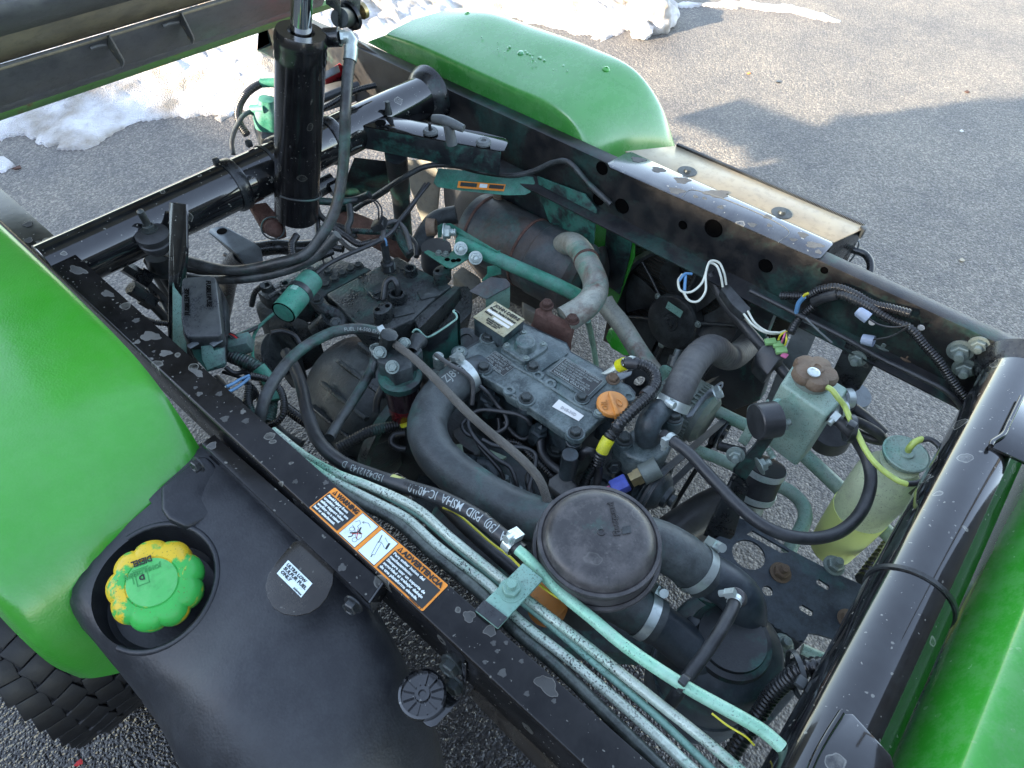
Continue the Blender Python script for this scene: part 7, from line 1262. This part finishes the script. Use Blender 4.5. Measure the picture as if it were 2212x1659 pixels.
t3 = lathe('cable_tie', yh, Q(6, 600, 925, z=.665), V((.5, -.8, 0)), [(-.004, .021), (-.004, .023), (.004, .023), (.004, .021)], M['plas']); box('tie_head', t3, Q(6, 615, 905, z=.69), (.014, .012, .009), M['plas'])
# overflow bottle
ob = emp('overflow_bottle', label='translucent yellow coolant overflow bottle')
oc_ = Q(6, 905, 1130, z=.60); lathe('bottle_body', ob, oc_ - UP * .30, UP, [(0, 0), (0, .032), (.01, .040), (.10, .046), (.20, .0505), (.245, .051), (.27, .045), (.285, .034), (.30, .032), (.30, 0)], M['bottle'], seg=48); lathe('coolant_fill', ob, oc_ - UP * .301, UP, [(0, 0), (0, .034), (.011, .0412), (.10, .0472), (.15, .0495), (.15, 0)], M['coolant'], seg=48)
lathe('bottle_cap', ob, Q(6, 940, 1080, z=.612), UP, [(-.02, .030), (-.004, .031), (-.004, .036), (.002, .037), (.003, .034), (.001, .031), (.001, .012), (.004, .011), (.004, 0)], M['tank2'], seg=40, label='pale green bottle cap'); tube('cap_tab', ob, L(6, [(850, 1090, .605), (870, 1120, .604), (910, 1135, .604)]), 10, M['tank2'])
tube('bottle_bracket', root, L(6, [(820, 1475, .40), (920, 1320, .52), (945, 1310, .54), (1040, 1370, .56)]), 3, M['blk']); prism('bottle_holder', root, L(6, [(960, 1310, .58), (1060, 1230, .62), (1100, 1250, .63), (1040, 1370, .60)]), V((0, 0, -.004)), M['blk'], .001)
# pipes under the tank
tube('frame_pipe', root, L(6, [(300, 1060, .42), (450, 1200, .42), (650, 1390, .42), (900, 1620, .42), (1000, 1700, .42)]), 17, M['tank2'], label='pale green speckled pipe behind the bottle')
tube('bent_pipe', root, L(6, [(60, 1250, .40), (140, 1260, .40), (230, 1300, .40), (310, 1370, .40), (335, 1450, .40), (310, 1530, .40), (260, 1610, .39), (230, 1680, .38)]), 15, M['tank2'])
tube('frame_pipe', root, L(16, [(1290, 400, .42), (1450, 480, .42), (1640, 570, .42), (1700, 600, .42)]), 14, M['tank2']); tube('frame_pipe', root, L(16, [(1050, 830, .42), (1250, 900, .42), (1500, 1010, .42), (1560, 1040, .42)]), 13, M['tank2']); tube('frame_pipe', root, L(16, [(1300, 780, .40), (1450, 820, .40), (1600, 850, .40)]), 10, M['rub'])
tube('control_rod', root, L(16, [(1080, 1020, .38), (980, 1180, .34), (850, 1400, .28), (760, 1620, .2)]), 5, M['blk2'])
# ================================================================== BRACKET PLATE
bpz = .455
def PB_(pts, z=bpz): return [Q(10, a, b, z=z) for a, b in pts]
holes = [ell(Q(10, 560, 450, z=bpz), UP, .028, 24), PB_([(548, 335), (580, 312), (790, 432), (780, 440), (740, 440)]), PB_([(942, 595), (960, 588), (1015, 625), (1018, 645), (1000, 650), (945, 615)]), PB_([(845, 740), (865, 733), (925, 770), (925, 795), (905, 798), (845, 760)]), ell(Q(10, 667, 656, z=bpz), UP, .009, 14)]
hb_ = prism('perforated_bracket', root, PB_([(480, 235), (560, 262), (790, 420), (1060, 560), (1300, 665), (1320, 700), (1100, 945), (945, 900), (900, 895), (870, 950), (840, 945), (690, 850), (610, 830), (590, 740), (560, 640), (480, 540), (400, 470), (340, 380), (420, 330)]), V((0, 0, -.005)), M['brk'], 0, holes=holes, label='dark blue-black perforated bracket plate with slots')
prism('bracket_turned_edge', hb_, PB_([(590, 740), (690, 850), (840, 945), (870, 950)], bpz) + [q + V((0, 0, -.045)) for q in PB_([(870, 950), (840, 945), (690, 850), (590, 740)], bpz)], V((.002, .003, 0)), M['brk'], .0006)
for a, b, m_, r in ((738, 545, 'boltr', .012), (1118, 808, 'boltr', .011), (1040, 505, 'boltz', .012), (748, 955, 'boltz', .012)): bolt(hb_, Q(10, a, b + 10, z=bpz + .001), V((-.05, -.1, 1)), r, M[m_], 'stud')
prism('zinc_tab', root, L(10, [(690, 970, .44), (735, 880, .44), (830, 905, .44), (760, 1050, .44)]), V((0, 0, -.004)), M['zinc'], .001); prism('zinc_tab', root, L(10, [(1000, 500, .44), (1010, 475, .44), (1080, 500, .44), (1085, 540, .44)]), V((0, 0, -.004)), M['zinc'], .001)
prism('black_post', root, L(10, [(470, 10, .56), (520, 0, .56), (560, 60, .55), (480, 340, .46), (440, 390, .45), (310, 345, .45)]), V((.003, .004, -.006)), M['blk2'], .001)
tube('lower_intake', root, L(10, [(420, 170, .30), (330, 210, .30), (240, 270, .30), (150, 330, .30), (60, 420, .30)]), 46, M['rub'], seg=24); tube('lower_intake', root, L(10, [(250, 200, .42), (140, 260, .42), (0, 400, .42)]), 16, M['rub']) if False else None
tube('under_pipe', root, L(10, [(860, 985, .25), (1010, 1050, .25)]), 12, M['tank2']); prism('under_plate', root, L(10, [(760, 1060, .34), (850, 1010, .34), (990, 1080, .34), (900, 1110, .34), (800, 1120, .34)]), V((0, 0, -.01)), M['blkt'], .002)
prism('under_plate', root, L(10, [(660, 1060, .22), (900, 1160, .22), (760, 1320, .22), (600, 1500, .22), (560, 1340, .22)]), V((0, 0, -.01)), M['blkt'], .003)
cond('conduit', 10, [(985, 1085, .66), (920, 1085, .66), (840, 1110, .65), (780, 1160, .63), (720, 1210, .61), (670, 1270, .59), (620, 1350, .57), (560, 1440, .55), (490, 1540, .53), (430, 1640, .51)], 20, 'cor', (.0065, .15), label='fat wet looking corrugated conduit by the front tube')
tm = lathe('cable_tie', root, Q(10, 830, 1130, z=.655), V((.5, -.5, .1)), [(-.003, .027), (-.003, .029), (.003, .029), (.003, .027)], M['plas']); box('tie_head', tm, Q(10, 855, 1175, z=.68), (.014, .012, .009), M['plas'])
cond('conduit', 17, [(1090, 300, .50), (1060, 420, .50), (950, 530, .50), (880, 650, .50), (830, 780, .50), (770, 880, .50)], 13, corr=(.0055, .16)); cond('conduit', 21, [(740, 520, .52), (690, 650, .52), (640, 800, .52), (600, 950, .52), (580, 1050, .52)], 16, corr=(.006, .16)); cond('conduit', 21, [(500, 1060, .50), (560, 1180, .50), (600, 1300, .50), (580, 1450, .50)], 18, corr=(.006, .16))
tube('rod_eye', root, L(21, [(780, 600, .45), (770, 520, .46), (800, 420, .46), (860, 370, .46), (930, 400, .45), (950, 440, .45)]), 9, M['beige']); tube('black_bar', root, L(21, [(880, 520, .42), (1050, 440, .42), (1300, 330, .42)]), 17, M['blk2']); tube('black_bar', root, L(17, [(700, 890, .40), (760, 920, .40), (860, 990, .40)]), 16, M['engd']); tube('black_bar', root, L(21, [(700, 720, .3), (850, 720, .3), (1000, 740, .3)]), 8, M['blk2'])
prism('grey_plate', root, L(21, [(900, 180, .25), (960, 110, .25), (1120, 250, .25), (1050, 400, .25), (860, 400, .25)]), V((0, 0, -.006)), M['silver'], .001); cond('boot', 17, [(590, 1170, .40), (640, 1180, .40), (700, 1195, .40)], 13, corr=(.012, .3))
cond('conduit', 17, [(280, 620, .38), (220, 700, .38), (150, 790, .38), (90, 870, .38)], 19, 'cor', (.012, .2))
tube('diagonal_rod', root, L(6, [(1080, 640, .5), (1200, 750, .48), (1350, 860, .46)]), 6, M['blk2'])
# ================================================================== OUTER PANEL ON THE FAR SIDE
zz = .7265
op = prism('cover_plate', root, L(12, [(142, 795, zz), (165, 792, zz), (1210, 1262, zz), (1215, 1275, zz), (1150, 1345, zz), (1125, 1348, zz), (52, 872, zz), (40, 850, zz)]), V((0, 0, -.002)), M['blkblue'], .0006, label='glossy black cover plate with pale water stains')
for a, b, r, el in ((430, 940, 34, 1.2), (610, 1010, 48, 1.35), (500, 1025, 13, 1), (545, 1033, 12, 1), (630, 1080, 16, 1), (875, 1130, 20, 1.2), (795, 1172, 20, 1.1), (885, 1175, 14, 1), (1060, 1225, 24, 1), (1010, 1250, 16, 1.2), (1120, 1278, 34, 1.4), (1140, 1313, 17, 1), (200, 832, 30, 1.2), (305, 885, 30, 1.2), (400, 995, 34, 1.2)): stain(op, 12, a, b, r, zz + .0003, 'stainl', el, -.9, None, False)
tube('scribed_line', op, L(12, [(430, 1025, zz + .0003), (480, 990, zz + .0003), (985, 1205, zz + .0003), (930, 1265, zz + .0003)]), .7, M['grey'])
tp2 = prism('side_box', root, L(12, [(130, 788, .724), (395, 760, .724), (1380, 1183, .724), (1372, 1195, .724), (1212, 1268, .724)]), V((0, 0, -.003)), M['tan'], .0012, label='bare metal panel glowing warm in the low sun')
prism('box_end', root, [Q(12, 1212, 1272, z=.720), Q(12, 1380, 1188, z=.720), Q(12, 1380, 1188, z=.720) + V((.0, 0, -.11)), Q(12, 1212, 1272, z=.720) + V((0, 0, -.11))], V((0, .003, 0)), M['blk2'], .001)
prism('box_side', root, [Q(12, 395, 762, z=.718), Q(12, 1382, 1185, z=.718), Q(12, 1382, 1185, z=.718) + DN * .11, Q(12, 395, 762, z=.718) + DN * .11], V((-.003, 0, 0)), M['blk2'], .001)
A_, B_ = Q(12, 398, 758, z=.724), Q(12, 1380, 1180, z=.724); n_ = 150; bmf = bmesh.new()
for i in range(n_): a_box(bmf, A_ + (B_ - A_) * ((i + .5) / n_) + V((.003, 0, 0)), (.008, (B_ - A_).length / n_ * .6, .007))
finish(bmf, 'serrated_trim', M['plas'], tp2)
prism('corner_clip', tp2, L(12, [(1360, 1178, .728), (1395, 1172, .728), (1392, 1195, .728), (1378, 1205, .728)]), V((0, 0, -.02)), M['plas'], .001)
for a, b in ((455, 895), (948, 1112)): lathe('panel_screw', tp2, Q(12, a, b, z=.7245), UP, [(0, .021), (.0012, .020), (.0014, .008), (.006, .006), (.006, 0)], M['boltd'], seg=24)
tube('grab_rod', root, L(12, [(1230, 1265, .66), (1310, 1300, .66), (1380, 1325, .66), (1410, 1370, .655), (1405, 1440, .64), (1380, 1480, .62)]), 8, M['blk2']); ringp = Q(12, 1315, 1315, z=.655); tube('pin_ring', root, [ringp + V((.004 * math.sin(t), .018 * math.cos(t) * .4, .026 * math.sin(t))) for t in np.linspace(0, 6.28, 18)], 0, M['silver'], R=.002, seg=8)

# ================================================================== MORE WIRING, BRACKETS AND GRIME-COATED SMALL PARTS
for pts, rp_, m_ in (
    ([(735, 640, .60), (760, 720, .58), (830, 780, .56), (960, 830, .55), (1050, 905, .54)], 6, 'rubt'),
    ([(730, 800, .56), (800, 850, .55), (900, 900, .54), (990, 985, .53), (1050, 1010, .53)], 5, 'rubg'),
    ([(1000, 640, .60), (1010, 760, .58), (985, 830, .57), (1000, 880, .56)], 7, 'rubt'),
    ([(740, 610, .60), (900, 620, .59), (1060, 600, .58), (1160, 560, .60)], 8, 'cort'),
    ([(745, 720, .57), (745, 830, .56), (760, 930, .55)], 6, 'cort'),
    ([(1460, 880, .52), (1530, 960, .51), (1540, 1060, .50)], 6, 'rub'),
    ([(300, 1290, .53), (240, 1350, .50), (215, 1450, .46)], 6, 'cast'),
    ([(0, 1040, .44), (120, 1100, .44), (230, 1180, .44)], 5, 'rub')):
    tube('cable', root, L(2, pts), rp_, M[m_])
for pts, rp_, m_ in (
    ([(500, 880, .60), (560, 900, .60), (640, 880, .58), (740, 830, .57)], 4, 'rub'), ([(495, 1010, .60), (560, 1010, .61), (640, 1060, .60)], 5, 'rub'),
    ([(440, 1180, .50), (500, 1250, .50), (560, 1330, .50), (610, 1360, .50)], 8, 'rub'), ([(620, 1180, .55), (660, 1260, .54), (655, 1320, .53)], 6, 'cort'),
    ([(120, 760, .50), (60, 640, .50), (0, 560, .50)], 6, 'rub'), ([(0, 640, .46), (60, 740, .46), (118, 800, .46)], 7, 'blk2'),
    ([(480, 1140, .57), (600, 1180, .56), (700, 1260, .55), (720, 1340, .55)], 4, 'rub')):
    tube('cable', root, L(8, pts), rp_, M[m_])
for pts, rp_, m_ in (
    ([(600, 1200, .50), (620, 1330, .48), (700, 1420, .47), (820, 1500, .46)], 6, 'rub'), ([(820, 1320, .48), (900, 1330, .48), (960, 1400, .48), (930, 1480, .47), (830, 1440, .47)], 16, 'eng2'),
    ([(700, 1290, .47), (780, 1290, .48), (800, 1340, .47)], 14, 'eng2'), ([(990, 950, .52), (1000, 1020, .51), (985, 1100, .50)], 5, 'rub'),
    ([(1270, 1340, .50), (1230, 1440, .50), (1260, 1560, .49)], 7, 'rub'), ([(0, 1120, .42), (90, 1080, .43), (200, 1060, .44)], 14, 'cort'),
    ([(60, 700, .52), (20, 800, .50), (10, 900, .48)], 8, 'rubt')):
    tube('engine_fitting' if m_ == 'eng2' else 'cable', root, L(4, pts), rp_, M[m_])
for a, b, z_ in ((1320, 870, .42), (1360, 900, .42), (1240, 850, .42)): lathe('relief_fitting', en, Q(2, a, b, z=z_), V((.3, -.3, 1)), [(0, .016), (.02, .016), (.02, .011), (.04, .010), (.04, 0)], M['cast'])
# strap, nuts and clips beside the muffler
for a, b, z_ in ((1420, 250, .60), (1560, 260, .58)): lathe('hanger_bush', root, Q(3, a - 640, b, z=z_ - .1), UP, [(0, .012), (.02, .014), (.03, .010), (.03, 0)], M['boltr'])
prism('muffler_strap', ex_, [Q(3, a, b, z=h) for a, b, h in ((1010, 330, .50), (1040, 345, .52), (1000, 560, .52), (990, 640, .50), (960, 640, .49), (975, 540, .50))], V((0, 0, -.004)), M['muf'], .001) if False else None
mdir = (MB_ - MA).normalized()
for t_ in (.10, .52): lathe('muffler_seam', ex_, MA + (MB_ - MA) * t_, mdir, [(-.004, .0885), (-.003, .0915), (.003, .0915), (.004, .0885)], M['rust'])
